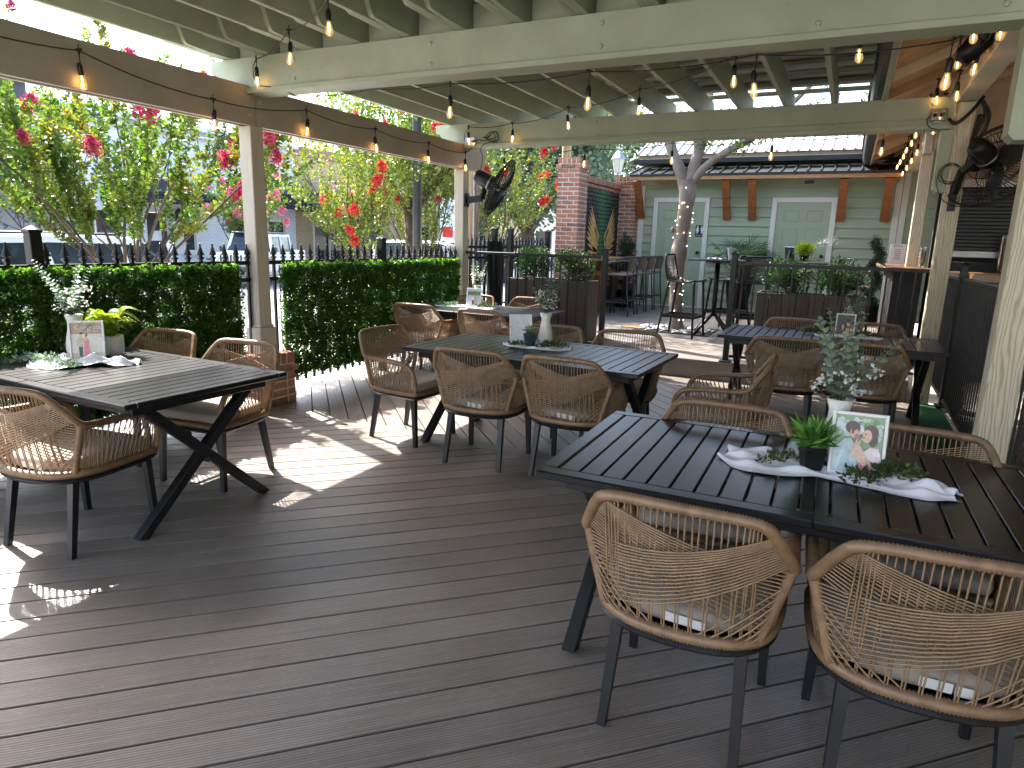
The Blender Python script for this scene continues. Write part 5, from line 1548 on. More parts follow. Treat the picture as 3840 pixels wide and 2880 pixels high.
def pot(parent, r0, r1, h, mat, z=0.0):
    b = MB(); b.lathe([(r0, z), (r1, z + h * 0.92), (r1 * 1.07, z + h * 0.93), (r1 * 1.07, z + h), (r1 * 0.95, z + h), (r1 * 0.9, z + h * 0.8), (0, z + h * 0.8)], 18); return b.build('pot', mat, parent, True)
s = shrub('topiary_shrub', 'dark cone topiary at the foot of the mural wall', (-4.10, 13.55, 0.55), 0.25, 0.58, 4200, 0.035, 'topiary', cone=0.45)
pot(s, 0.14, 0.19, 0.36, 'black_plastic', -0.33)
s = shrub('topiary_shrub', 'dark spiral topiary by the white corner trim', (0.44, 13.55, 0.55), 0.21, 0.57, 4600, 0.035, 'topiary', cone=0.35, spiral=True)
pot(s, 0.14, 0.19, 0.36, 'black_plastic', -0.33)
# fan palm
p = empty('fan_palm', (-1.86, 13.75, ZF), 0, 'fan palm in a tall dark pot between the two green doors', 'palm')
pot(p, 0.17, 0.26, 0.72, 'black_plastic')
st = MB(); PV = []
for k in range(22):
    a = 2 * PI * k / 22 + random.uniform(-.2, .2); el = random.uniform(0.2, 1.2)
    L = random.uniform(0.35, 0.62)
    d = Vector((math.cos(a) * math.cos(el), math.sin(a) * math.cos(el), math.sin(el)))
    tip = Vector((0, 0, 0.75)) + d * L
    st.tube([(0, 0, 0.6), Vector((0, 0, 0.72)) + d * L * 0.5, tip], 0.006, 4, caps=False)
    s1 = d.cross(Vector((0, 0, 1))).normalized(); up = s1.cross(d)
    for j in range(15):
        f = (j - 7) / 7 * 1.25
        ld = (d * math.cos(f) + s1 * math.sin(f)).normalized()
        LL = random.uniform(0.34, 0.46)
        pd = (ld - Vector((0, 0, 0.35))).normalized()
        q0, q1 = tip, tip + ld * LL * 0.55
        q2 = q1 + pd * LL * 0.45
        w = up.cross(ld).normalized() * 0.011
        PV.append([tuple(q0), tuple(q1 + w), tuple(q2), tuple(q1 - w)])
st.build('stalk', 'stem', p)
ngon_cloud('crown', 'palm', np.array(PV), None, p, 4)

# ================================================================ PATIO TREE IN THE RAISED DECK
pt = empty('patio_tree', (-2.30, 10.42, ZF), 0, 'pale barked tree wound with fairy lights growing through the raised deck', 'tree')
def knotty(path, rad, seed, n=30, seg=14):
    rr = random.Random(seed)
    P = resample(catmull(path, 8), 0.045)
    rs = np.interp(np.linspace(0, 1, len(P)), np.linspace(0, 1, len(rad)), rad)
    rs = [r * (1 + 0.05 * math.sin(i * 0.7 + seed) + rr.uniform(-.03, .03)) for i, r in enumerate(rs)]
    b = MB(); b.tube(P, rs, seg, caps=False)
    return b, P, rs
wood = MB()
for path, rad, sd in (([(0.02, 0, -0.05), (-0.02, 0.0, 0.4), (-0.04, 0, 1.0), (0.0, 0, 1.55), (0.03, 0, 2.05), (0.02, 0.0, 2.25)], [0.135, 0.10, 0.095, 0.125, 0.10, 0.115, 0.12], 1),
                      ([(0.0, 0, 2.05), (-0.12, 0.02, 2.4), (-0.33, 0.05, 2.85), (-0.5, 0.1, 3.5), (-0.8, 0.2, 4.4)], [0.085, 0.075, 0.06, 0.05, 0.03], 2),
                      ([(0.02, 0, 2.1), (0.10, 0.05, 2.5), (0.20, 0.0, 2.95), (0.25, -0.1, 3.6), (0.3, -0.2, 4.6)], [0.09, 0.08, 0.065, 0.055, 0.03], 3),
                      ([(0.06, 0, 2.15), (0.25, -0.02, 2.42), (0.55, -0.08, 2.62), (1.0, -0.2, 2.85), (1.8, -0.3, 3.6)], [0.06, 0.055, 0.045, 0.035, 0.02], 4),
                      ([(0.03, 0, 2.2), (0.08, 0.12, 2.6), (0.1, 0.4, 3.2), (0.0, 0.8, 4.2)], [0.07, 0.06, 0.05, 0.03], 5)):
    bb, PP, RS = knotty(path, rad, sd)
    wood.add(bb.v, bb.f)
wood.lathe([(0.0, -0.02), (0.045, 0.0), (0.05, 0.03), (0.02, 0.05)], 10, (-0.125, -0.03, 1.52), mat=Matrix.Rotation(-PI / 2, 3, 'Y'))
wood.build('trunk', 'bark_pale', pt, True)
n = 21000; m = 420
C = []
for k in range(m):
    d = rand_dirs(1)[0]; q = RNG.random() ** 0.4
    c0 = [(-0.9, 0.2, 4.9), (0.4, -0.3, 5.2), (1.9, -0.4, 4.4), (0.0, 0.9, 4.8), (0.2, -1.2, 4.8), (-1.6, 0.9, 4.3), (-0.6, 1.6, 4.6)][k % 7]
    C.append((c0[0] + d[0] * q * 1.25, c0[1] + d[1] * q * 1.25, c0[2] + d[2] * q * 0.8))
C += [(0.6, -0.6, 3.65), (-0.9, -0.4, 3.6), (1.9, 0.0, 3.55), (2.6, -0.3, 3.5), (0.1, 0.2, 3.7), (1.3, -0.9, 3.6), (-1.5, 0.1, 3.6), (2.3, -0.9, 3.6)] * 5
C += [(1.0, -0.25, 2.95), (0.8, -0.3, 2.75), (-0.5, 0.1, 2.95), (-0.75, 0, 3.0), (0.28, -0.05, 2.85), (1.75, -0.35, 3.0), (2.35, -0.4, 3.05)] * 3
C = np.array(C); own = RNG.integers(0, len(C), n)
P = C[own] + rand_dirs(n) * (RNG.random((n, 1)) ** 0.5) * np.array([0.28, 0.28, 0.2])
V = leaf_hex(P, rand_dirs(n, -0.3), 0.062 * RNG.uniform(0.7, 1.3, n), 0.028 * RNG.uniform(0.7, 1.3, n))
ngon_cloud('crown', 'canopy', V, None, pt, 6)
b = MB()
for k in range(64):
    z = random.uniform(0.1, 2.25); a = random.uniform(0, 2 * PI)
    r = float(np.interp(z, [0, .4, 1.0, 1.55, 2.05, 2.3], [0.135, 0.105, 0.10, 0.128, 0.108, 0.12])) + 0.004
    cx = float(np.interp(z, [0, .4, 1.0, 1.55, 2.05], [0.02, -0.02, -0.04, 0.0, 0.03]))
    b.lathe([(0.0, -0.006), (0.005, 0), (0.0, 0.006)], 5, (cx + r * math.cos(a), r * math.sin(a), z))
tag(b.build('fairy_lights', 'fairy', pt), kind='stuff')
pb = empty('pebble_bed', (-2.30, 10.42, ZF), 0, 'ring of white pebbles round the foot of the patio tree', 'pebbles')
b = MB(); b.box((0.02, 0, 0.004), (1.15, 0.95, 0.012)); b.build('dark_mulch', 'under', pb)
b = MB(); b.lathe([(0.0, -0.55), (0.6, -0.42), (0.95, -0.1), (1.0, 0.1), (0.7, 0.4), (0.0, 0.55)], 9)
pm = b.mesh('pebble', 'pebble', True)
for k in range(150):
    a = random.uniform(0, 2 * PI); q = random.uniform(0.17, 0.56)
    if random.random() < 0.35 and math.cos(a) > -0.2: continue
    s = random.uniform(0.018, 0.036)
    link_mesh('pebble', pm, pb, (q * math.cos(a) * 1.05, q * math.sin(a) * 0.85, 0.022), (random.uniform(-.3, .3), random.uniform(-.3, .3), random.uniform(0, 6)), (s * 1.3, s, s * 0.65))
t = empty('floor_hatch', (-2.93, 10.35, ZF), 0, 'pale timber hatch panel set in the raised deck beside the pebbles', 'hatch')
b = MB(); b.box((0, 0, 0.006), (0.36, 0.26, 0.014), bev=0.003); b.build('panel', 'cedar_pale', t)

# ================================================================ REST ROOM BUILDING
YW = 14.51
bl = empty('rest_room_building', (0, 0, 0), 0, 'sage sided rest room building with two green doors and cedar braced awning', 'building')
b = MB(); b.box((-0.4, YW + 1.5, 1.65), (7.5, 2.9, 2.9)); b.box((2.35, YW + 1.5, 3.6), (3.4, 2.8, 3.0)); b.build('wall_core', 'siding', bl)
b = MB(); b.box((-1.8, YW + 0.42, 3.22), (4.9, 0.08, 0.5)); b.build('eave_wall', 'gutter', bl)
D1 = (-3.844, -2.680); D2 = (-1.477, -0.313)
EX = 0.187
def lap(x0, x1, z):
    L = x1 - x0
    b = MB()
    V = [(-L / 2, -0.050, 0), (L / 2, -0.050, 0), (L / 2, -0.012, EX + 0.01), (-L / 2, -0.012, EX + 0.01), (-L / 2, 0.0, EX + 0.01), (L / 2, 0.0, EX + 0.01), (-L / 2, 0, 0), (L / 2, 0, 0)]
    b.add(V, [(0, 1, 2, 3), (3, 2, 5, 4), (0, 6, 7, 1), (0, 3, 4, 6), (1, 7, 5, 2)])
    o = b.build('lap_board', 'siding', bl); o.location = ((x0 + x1) / 2, YW + 0.03, z)
for i in range(14):
    z = ZF + 0.02 + i * EX
    segs = [(-4.05, D1[0]), (D1[1], D2[0]), (D2[1], 0.63)] if z + EX < 2.50 else [(-4.05, 0.63)]
    for x0, x1 in segs: lap(x0, x1, z)
for i in range(20): lap(0.84, 3.3, ZF + 0.02 + i * EX)
for x0, x1 in ((-4.17, -4.05), (0.63, 0.735), (0.742, 0.845)):
    b = MB(); b.box(((x0 + x1) / 2, YW, 1.6), (x1 - x0, 0.07, 2.8), bev=0.004); b.build('corner_board', 'off_white', bl)
b = MB(); b.box((-1.7, YW - 0.012, ZF + 0.015), (4.72, 0.05, 0.03)); b.build('base_strip', 'off_white', bl)
def door(x0, x1, sign):
    d = MB(); zt = 2.484
    w = 0.095
    d.box((x0 + w / 2, YW - 0.012, (ZF + zt) / 2), (w, 0.075, zt - ZF), bev=0.004)
    d.box((x1 - w / 2, YW - 0.012, (ZF + zt) / 2), (w, 0.075, zt - ZF), bev=0.004)
    d.box(((x0 + x1) / 2, YW - 0.0125, zt - w / 2), (x1 - x0 - 2 * w, 0.074, w), bev=0.004)
    dr = empty('door', (0, 0, 0), parent=bl)
    d.build('frame', 'off_white', dr)
    a, c = x0 + w, x1 - w
    b = MB(); b.box(((a + c) / 2, YW + 0.005, (ZF + 0.01 + zt - w) / 2), (c - a, 0.045, zt - w - ZF - 0.012)); b.build('leaf', 'door', dr)
    W = c - a
    p = MB()
    for (u0, u1) in ((0.13, 0.44), (0.56, 0.87)):
        for (v0, v1) in ((0.08, 0.40), (0.47, 0.775), (0.83, 0.935)):
            xa, xb = a + u0 * W, a + u1 * W
            za, zb = ZF + v0 * 2.16, ZF + v1 * 2.16
            e = 0.028
            yo = YW - 0.0178
            # a moulded panel: groove ring and raised field
            p.add([(xa, yo, za), (xb, yo, za), (xb, yo, zb), (xa, yo, zb), (xa + e * .5, yo - 0.006, za + e * .5), (xb - e * .5, yo - 0.006, za + e * .5), (xb - e * .5, yo - 0.006, zb - e * .5), (xa + e * .5, yo - 0.006, zb - e * .5),
                   (xa + e, yo + 0.004, za + e), (xb - e, yo + 0.004, za + e), (xb - e, yo + 0.004, zb - e), (xa + e, yo + 0.004, zb - e), (xa + 2 * e, yo - 0.005, za + 2 * e), (xb - 2 * e, yo - 0.005, za + 2 * e), (xb - 2 * e, yo - 0.005, zb - 2 * e), (xa + 2 * e, yo - 0.005, zb - 2 * e)],
                  [(0, 1, 5, 4), (1, 2, 6, 5), (2, 3, 7, 6), (3, 0, 4, 7), (4, 5, 9, 8), (5, 6, 10, 9), (6, 7, 11, 10), (7, 4, 8, 11), (8, 9, 13, 12), (9, 10, 14, 13), (10, 11, 15, 14), (11, 8, 12, 15), (12, 13, 14, 15)])
    p.build('panel', 'door', dr)
    k = MB(); k.lathe([(0.035, 0), (0.035, 0.01), (0.014, 0.015), (0.014, 0.045), (0.034, 0.055), (0.034, 0.075), (0, 0.085)], 12, (c - 0.075, YW - 0.018, 1.37), mat=Matrix.Rotation(PI / 2, 3, 'X')); k.build('knob', 'black_steel', dr)
    if sign:
        s = MB(); s.box((-2.845, YW - 0.022, 1.815), (0.175, 0.006, 0.235), bev=0.002); so = s.build('rest_room_sign', 'black_plastic', dr)
        g = MB()
        yy = YW - 0.0262
        for cx, skirt in ((-2.89, True), (-2.80, False)):
            g.lathe([(0.0, -0.0005), (0.014, 0), (0.0, 0.0005)], 12, (cx, yy, 1.905), mat=Matrix.Rotation(PI / 2, 3, 'X'))
            if skirt: g.add([(cx - 0.017, yy, 1.885), (cx + 0.017, yy, 1.885), (cx + 0.032, yy, 1.81), (cx - 0.032, yy, 1.81)], [(0, 1, 2, 3)])
            else: g.add([(cx - 0.026, yy, 1.885), (cx + 0.026, yy, 1.885), (cx + 0.022, yy, 1.815), (cx - 0.022, yy, 1.815)], [(0, 1, 2, 3)])
            for o in (-0.009, 0.009): g.add([(cx + o - 0.007, yy, 1.815), (cx + o + 0.007, yy, 1.815), (cx + o + 0.007, yy, 1.765), (cx + o - 0.007, yy, 1.765)], [(0, 1, 2, 3)])
        g.build('pictogram', 'paper', so)
        text_obj('sign_text', 'RESTROOM', 0.026, (-2.845, yy, 1.727), (PI / 2, 0, 0), 'paper', so, 0.0005)
door(*D1, True); door(*D2, False)
# awning: cedar braces, fascia, black standing seam sheet, gutter, main roof
YA = 13.90
b = MB(); b.box((-1.77, YA, 2.825), (4.86, 0.04, 0.075), bev=0.004); b.build('awning_fascia', 'cedar_pale', bl)
b = MB(); b.box((-1.77, YA - 0.005, 2.885), (4.92, 0.07, 0.04)); b.build('drip_edge', 'gutter', bl)
for x in (-4.10, -2.32, -1.83, -0.235, 0.50):
    b = MB(); b.bar((x, YA + 0.06, 2.79), (x, YW - 0.03, 2.06), 0.145, 0.075, up=(0, 1, 0), bev=0.004); b.build('brace', 'cedar', bl)
n = 22
for i in range(n):
    x0 = -4.22 + i * 4.92 / n
    b = MB(); w = 4.92 / n
    b.add([(x0, YA - 0.05, 2.905), (x0 + w, YA - 0.05, 2.905), (x0 + w, YW + 0.3, 3.14), (x0, YW + 0.3, 3.14)], [(0, 1, 2, 3)])
    b.bar((x0, YA - 0.05, 2.918), (x0, YW + 0.3, 3.153), 0.022, 0.03); b.build('seam_sheet', 'dark_metal', bl)
b = MB(); b.box((-1.73, YW - 0.02, 2.88), (4.8, 0.04, 0.3)); b.build('soffit_panel', 'siding', bl)
b = MB(); b.box((-1.9, YW - 0.12, 3.20), (4.85, 0.13, 0.11), bev=0.012); b.build('gutter', 'gutter', bl)
b = MB(); b.box((-1.9, YW + 0.02, 3.30), (4.7, 0.10, 0.10)); b.build('eave_board', 'stucco', bl)
n = 26
for i in range(n):
    x0 = -4.25 + i * 5.1 / n; w = 5.1 / n
    b = MB(); b.add([(x0, YW - 0.10, 3.34), (x0 + w, YW - 0.10, 3.34), (x0 + w, YW + 3.6, 4.9), (x0, YW + 3.6, 4.9)], [(0, 1, 2, 3)])
    b.bar((x0, YW - 0.10, 3.355), (x0, YW + 3.6, 4.915), 0.03, 0.035); b.build('roof_sheet', 'pale_metal', bl)
b = MB(); b.box((-0.83, YA + 0.25, 2.74), (0.16, 0.1, 0.05), bev=0.008); b.build('flood_light', 'black_plastic', bl)

# ================================================================ BRICK PILLARS AND MURAL WALL
def tall_pier(label, x0, x1, y0, y1, zt, faces):
    p = empty('brick_pillar', (0, 0, 0), 0, label, 'brick pillar')
    b = MB(); b.box(((x0 + x1) / 2, (y0 + y1) / 2, (ZF - 0.3 + zt - 0.05) / 2), (x1 - x0 - 0.009, y1 - y0 - 0.009, zt - 0.05 - ZF + 0.3)); b.build('mortar_core', 'mortar', p)
    c = 0; z = ZF
    while z + 0.078 < zt - 0.19:
        brick_courses(p, x0, x1, y0, y1, z, 0.0785, c % 2, faces=faces); z += 0.0785; c += 1
    brick_courses(p, x0, x1, y0, y1, z, 0.0785, c % 2, proj=0.022, faces='NESW'); z += 0.0785
    brick_courses(p, x0, x1, y0, y1, z, 0.115, 0, ln=0.068, faces='NESW')
    return p
tall_pier('tall red brick pillar at the near end of the winged mural wall', -4.88, -4.455, 11.60, 12.04, 3.03, 'SEN')
tall_pier('red brick pillar at the far end of the mural wall beside the building', -4.66, -4.20, 14.30, 14.70, 2.96, 'SEN')
def mural_mat():
    t = NT('painted mural brick')
    g = t.node('ShaderNodeNewGeometry')
    sp = t.node('ShaderNodeSeparateXYZ'); t.link(g.outputs['Position'], sp.inputs[0])
    dy = t.math('ABSOLUTE', t.math('SUBTRACT', sp.outputs[1], 13.22))
    wid = t.math('ADD', t.math('MULTIPLY', t.math('SUBTRACT', sp.outputs[2], 1.0), 0.28), 0.30)
    q = t.math('DIVIDE', dy, wid)
    nz = t.noise(g.outputs['Position'], 7.0, 5, 0.65)
    q = t.math('ADD', q, t.math('MULTIPLY', t.math('SUBTRACT', nz, 0.5), 0.9))
    c = t.ramp(q, [(0.0, (0.05, 0.17, 0.07)), (0.45, (0.028, 0.09, 0.045)), (0.85, (0.014, 0.02, 0.018))])
    top = t.ramp(t.math('DIVIDE', t.math('SUBTRACT', sp.outputs[2], 1.6), 1.0), [(0.1, 0.0), (0.8, 0.35)])
    c = t.mix(top, c, (0.075, 0.065, 0.035))
    b = t.bsdf(Base_Color=c, Roughness=0.7)
    t.link(t.bump(t.noise(t.coords('Object'), 60, 5, 0.6), 0.4, 0.004), b.inputs['Normal'])
    return t.done(b.outputs[0])
M['mural'] = mural_mat()
mw = empty('mural_wall', (0, 0, 0), 0, 'brick wall painted dark green with a pair of golden wings', 'wall')
b = MB(); b.box((-4.66, 13.17, 1.35), (0.17, 2.26, 2.5)); b.build('mortar_core', 'mural', mw)
for c in range(23):
    z = 0.82 + c * 0.0785
    off = 0.105 if c % 2 else 0.0
    y = 12.05 - off
    while y < 14.28:
        a, e = max(y, 12.045), min(y + 0.20, 14.29)
        if e - a > 0.04: brick(mw, (-4.585, (a + e) / 2, z + 0.034), (0.07, round(e - a, 3), 0.068), 'mural' if c < 22 else 'brick')
        y += 0.211
for i in range(31):
    brick(mw, (-4.61, 12.085 + i * 0.0725, 2.685), (0.16, 0.064, 0.115), 'brick')
# wings: feather by feather, a few millimetres proud of the wall
def feather(pts): return pts
for side in (-1, 1):
    yc = 13.22
    wg = empty('painted_wing', (0, 0, 0), parent=mw)
    specs = []
    for i in range(7):       # long primaries on top, sweeping up and out
        f = i / 6
        root = (0.20 + 0.05 * f, 1.60 - 0.22 * f)
        ang = R(52 - 30 * f)
        specs.append((root, ang, 0.80 - 0.12 * f, 0.068))
    for i in range(9):       # secondaries down the outer edge
        f = i / 8
        root = (0.24 - 0.02 * f, 1.42 - 0.62 * f)
        specs.append((root, R(20 - 40 * f), 0.60 - 0.14 * f, 0.072))
    for i in range(7):       # inner coverts
        f = i / 6
        root = (0.16 + 0.05 * math.sin(f * PI), 1.60 - 0.78 * f)
        specs.append((root, R(38 - 56 * f), 0.36, 0.12))
    for j, (root, ang, L, w) in enumerate(specs):
        d = (math.cos(ang), math.sin(ang)); s = (-d[1], d[0])
        prof = [(-0.06, 0.0), (0.15, 0.48), (0.6, 0.5), (0.88, 0.26), (1.0, 0.0), (0.88, -0.3), (0.6, -0.5), (0.15, -0.48)]
        poly = [(yc + side * (root[0] + d[0] * L * a + s[0] * w * c), root[1] + d[1] * L * a + s[1] * w * c) for a, c in prof]
        x = -4.5485 + 0.0012 * (j % 5)
        b = MB(); b.prism(poly, x, x + 0.0035, 'yz'); b.build('feather', 'gold', wg)

# ================================================================ BAR FURNITURE ON THE RAISED DECK
def make_mesh_stool():
    s = empty('bar_stool')
    Zs = 0.79
    leg = [((0.20, 0.21), (0.255, 0.26)), ((-0.20, 0.21), (-0.255, 0.26)), ((0.17, -0.17), (0.25, -0.27)), ((-0.17, -0.17), (-0.25, -0.27))]
    for (tx, ty), (fx, fy) in leg:
        b = MB(); b.tube([(tx, ty, Zs), (tx * 1.03, ty * 1.03, Zs - 0.08), (fx, fy, 0.0)], [0.021, 0.019, 0.016], 8); b.build('leg', 'black_plastic', s, True)
    b = MB()
    q = lambda x, y: (x * 1.18, y * 1.18, 0.30)
    C = [q(0.2, 0.21), q(-0.2, 0.21), q(-0.18, -0.19), q(0.18, -0.19)]
    for i in range(4): b.bar(C[i], C[(i + 1) % 4], 0.028, 0.045)
    b.build('foot_rest', 'black_plastic', s)
    # shell: seat and back in one swept surface, drawn as diagonal strips with a rim
    def surf(u, v):            # u across -1..1, v 0 (front) .. 1 (top of back)
        if v < 0.5:
            y = 0.235 - 0.80 * v; z = Zs + 0.012 - 0.03 * math.sin(v * 2 * PI) + 0.012 * u * u
            w = 0.235 - 0.03 * v
        else:
            t = (v - 0.5) * 2
            y = -0.165 - 0.09 * t - 0.05 * math.sin(t * PI / 2) ; z = Zs + 0.012 + 0.36 * t ** 1.15
            w = 0.22 + 0.012 * math.sin(t * PI) - 0.05 * t * t
            y += 0.07 * u * u * t
        return (u * w, y, z)
    b = MB()
    for k in range(-22, 23):
        for sg in (1, -1):
            path = []
            for i in range(41):
                v = i / 40; u = sg * (v * 3.0 - 1.5) + k * 0.16
                if -1 <= u <= 1: path.append(surf(u, v))
                elif path: break
            if len(path) > 2: b.tube(path, 0.0052, 4, caps=False)
    b.build('perforated_shell', 'black_plastic', s)
    b = MB(); rim = [surf(-1 + 2 * i / 10, 0) for i in range(11)] + [surf(1, i / 24) for i in range(1, 25)] + [surf(1 - 2 * i / 10, 1) for i in range(1, 11)] + [surf(-1, 1 - i / 24) for i in range(1, 24)]
    b.tube(rim, 0.013, 6, True); b.build('shell_rim', 'black_plastic', s, True)
    return s
st0 = make_mesh_stool()
for i, (x, y, a, lab) in enumerate([(-2.08, 9.80, -97, 'black mesh bar stool in front of the pale barked tree'), (-1.62, 10.95, 70, 'black mesh bar stool on the building side of the tall table by the tree'),
                                    (-1.18, 10.30, 15, 'black mesh bar stool beside the brown planter, back to the viewer'), (-0.22, 11.1, 120, 'black mesh bar stool behind the planter near the cream posts')]):
    o = st0 if i == 0 else copy_tree(st0)
    o.location = (x, y, ZF + 0.001); o.rotation_euler = (0, 0, R(a)); tag(o, lab, 'bar stool', 'black mesh bar stools')
def make_brown_stool():
    s = empty('arm_bar_stool')
    Zs = 0.74
    for sx in (-1, 1):
        b = MB(); b.tube([(sx * 0.225, 0.20, 0), (sx * 0.215, 0.17, 0.74), (sx * 0.215, 0.165, 0.80)], 0.013, 7); b.build('leg', 'dark_grey', s, True)
        b = MB(); b.tube(catmull([(sx * 0.235, -0.26, 0), (sx * 0.215, -0.20, 0.74), (sx * 0.21, -0.235, 0.98), (sx * 0.21, -0.20, 1.06), (sx * 0.215, 0.05, 1.0), (sx * 0.215, 0.17, 0.95), (sx * 0.215, 0.165, 0.78)], 5), 0.013, 7); b.build('leg', 'dark_grey', s, True)
        b = MB(); b.bar((sx * 0.222, 0.188, 0.25), (sx * 0.23, -0.245, 0.25), 0.02, 0.02); b.build('side_rung', 'dark_grey', s)
    b = MB(); b.bar((-0.22, 0.19, 0.25), (0.22, 0.19, 0.25), 0.02, 0.03); b.bar((-0.23, -0.245, 0.29), (0.23, -0.245, 0.29), 0.02, 0.02); b.build('foot_rest', 'dark_grey', s)
    b = MB(); b.box((0, -0.01, Zs), (0.46, 0.42, 0.04), bev=0.015); b.build('seat', 'stool_brown', s)
    b = MB()
    V, F = [], []
    for i in range(9):
        u = i / 8 * 2 - 1
        for z, dy in ((0.82, 0.0), (0.93, -0.02), (1.05, -0.035)):
            V.append((u * 0.21, -0.215 - 0.03 * (1 - u * u) + dy, z))
    for i in range(8):
        for k in range(2): F.append((i * 3 + k, i * 3 + 3 + k, i * 3 + 4 + k, i * 3 + 1 + k))
    b.add(V, F); b.add([(v[0], v[1] - 0.012, v[2]) for v in V], [f[::-1] for f in F]); b.build('back_panel', 'stool_brown', s, True)
    b = MB(); b.tube(catmull([(-0.215, 0.165, 0.955), (-0.22, 0.0, 0.985)], 3), 0.022, 7); b.tube(catmull([(0.215, 0.165, 0.955), (0.22, 0.0, 0.985)], 3), 0.022, 7); b.build('arm_pad', 'stool_brown', s, True)
    return s
bs0 = make_brown_stool()
places = [(-3.72, 11.95, 92, 'brown bar stool closest to the tall brick pillar in the counter row'), (-3.70, 12.52, 90, 'brown bar stool second from the pillar in the counter row'),
          (-3.68, 13.08, 90, 'brown bar stool third from the pillar in the counter row'), (-3.66, 13.66, 88, 'brown bar stool at the building end of the counter row'),
          (0.12, 11.6, -75, 'brown bar stool at the bar corner behind the planter')]
for i, (x, y, a, lab) in enumerate(places):
    o = bs0 if i == 0 else copy_tree(bs0)
    o.location = (x, y, ZF + 0.001); o.rotation_euler = (0, 0, R(a)); tag(o, lab, 'bar stool', 'brown armed bar stools')
t = empty('drink_counter', (0, 0, 0), 0, 'narrow cedar drink counter along the mural wall', 'counter')
b = MB(); b.box((-4.24, 12.45, 1.225), (0.50, 2.6, 0.045), bev=0.006); b.build('counter_top', 'cedar_pale', t)
for y in (11.3, 12.5, 13.6):
    b = MB(); b.box((-4.30, y, 0.71), (0.08, 0.08, 0.97), bev=0.004); b.build('leg', 'cedar', t)
b = MB(); b.box((-4.30, 12.45, 0.95), (0.06, 2.3, 0.08)); b.build('stretcher', 'cedar_pale', t)
def pub_table(label, x, y, rz=0.0):
    t = empty('pub_table', (x, y, ZF), rz, label, 'table', 'tall black pub tables')
    b = MB(); b.box((0, 0, 1.10), (0.80, 0.80, 0.022), bev=0.005); b.build('top', 'black_alu', t)
    b = MB(); b.box((0, 0, 1.075), (0.34, 0.06, 0.025)); b.box((0, 0, 1.0751), (0.06, 0.34, 0.024)); b.build('bracket', 'black_steel', t)
    b = MB(); b.tube([(0, 0, 0.28), (0, 0, 1.07)], 0.036, 12); b.build('column', 'black_steel', t, True)
    for k in range(4):
        a = PI / 4 + k * PI / 2
        b = MB(); b.bar((0.02 * math.cos(a), 0.02 * math.sin(a), 0.32), (0.36 * math.cos(a), 0.36 * math.sin(a), 0.012), 0.03, 0.045, bev=0.004); b.build('foot', 'black_steel', t)
    return t
pub_table('tall black pub table beside the pale barked tree', -1.70, 10.2, R(8))
pub_table('tall black pub table behind the brown planter', -0.66, 10.45, R(3))

# ================================================================ STRING LIGHTS
def bulb_parts():
    b = MB()
    b.lathe([(0.004, 0.075), (0.012, 0.070), (0.0165, 0.055), (0.0175, 0.035), (0.0165, 0.006), (0.0150, 0.0)], 10)
    sock = b.mesh('socket', 'black_plastic', True)
    b = MB()
    b.lathe([(0.0135, 0.002), (0.0145, -0.010), (0.020, -0.030), (0.0245, -0.050), (0.0245, -0.062), (0.019, -0.078), (0.009, -0.087), (0.0, -0.089)], 12)
    gl = b.mesh('bulb', 'bulb_glass', True)
    b = MB(); b.lathe([(0.0008, -0.008), (0.0042, -0.016), (0.0042, -0.060), (0.0008, -0.068)], 6)
    fil = b.mesh('filament', 'filament')
    b = MB(); b.box((0, 0, 0.006), (0.046, 0.013, 0.014), bev=0.003); b.tube([(0, 0, 0.01), (0, 0, 0.03), (0.006, 0, 0.036)], 0.003, 5); b.lathe([(0.008, 0.0), (0.005, -0.028)], 7)
    clip = b.mesh('clip', 'black_plastic')
    return sock, gl, fil, clip
SOCK, BULB, FIL, CLIP = bulb_parts()
def string_light(label, pts, drops, sag=0.05, r=0.0042, start=None, end=None):
    """pts: hook points; drops: hang length per hook or None for a bare hook."""
    s = empty('string_light', (0, 0, 0), 0, label, 'string light')
    P = [Vector(p) for p in pts]
    path = []
    if start: path += [Vector(q) for q in start]
    for i in range(len(P) - 1):
        for k in range(8):
            t = k / 8; q = P[i].lerp(P[i + 1], t); q.z -= sag * 4 * t * (1 - t) * min(1, (P[i + 1] - P[i]).length); path.append(q)
    path.append(P[-1])
    if end: path += [Vector(q) for q in end]
    b = MB(); b.tube(path, r, 5); b.build('cable', 'black_plastic', s, True)
    for p, dl in zip(P, drops):
        if dl is None: continue
        tilt = (random.uniform(-.12, .12), random.uniform(-.12, .12), random.uniform(0, 3))
        c = link_mesh('clip', CLIP, s, p, (0, 0, random.uniform(0, 3)))
        b = MB(); b.tube([p, (p.x + tilt[1] * 0.03, p.y - tilt[0] * 0.03, p.z - dl)], 0.0035, 5); b.build('drop_cord', 'black_plastic', s)
        bp = (p.x + tilt[1] * 0.03, p.y - tilt[0] * 0.03, p.z - dl - 0.072)
        link_mesh('socket', SOCK, s, bp, tilt)
        g = link_mesh('bulb', BULB, s, bp, tilt)
        link_mesh('filament', FIL, g)
    return s
string_light('string of amber bulbs along the taupe side beam', [(-4.565, 0.9, 2.63), (-4.565, 1.9, 2.63), (-4.565, 2.887, 2.632), (-4.565, 3.905, 2.527), (-4.565, 4.921, 2.626), (-4.565, 5.922, 2.612), (-4.565, 6.919, 2.608), (-4.545, 7.74, 2.60)],
             [0.075] * 8, 0.035, end=[(-4.5, 7.76, 2.62), (-4.46, 7.77, 2.68)])
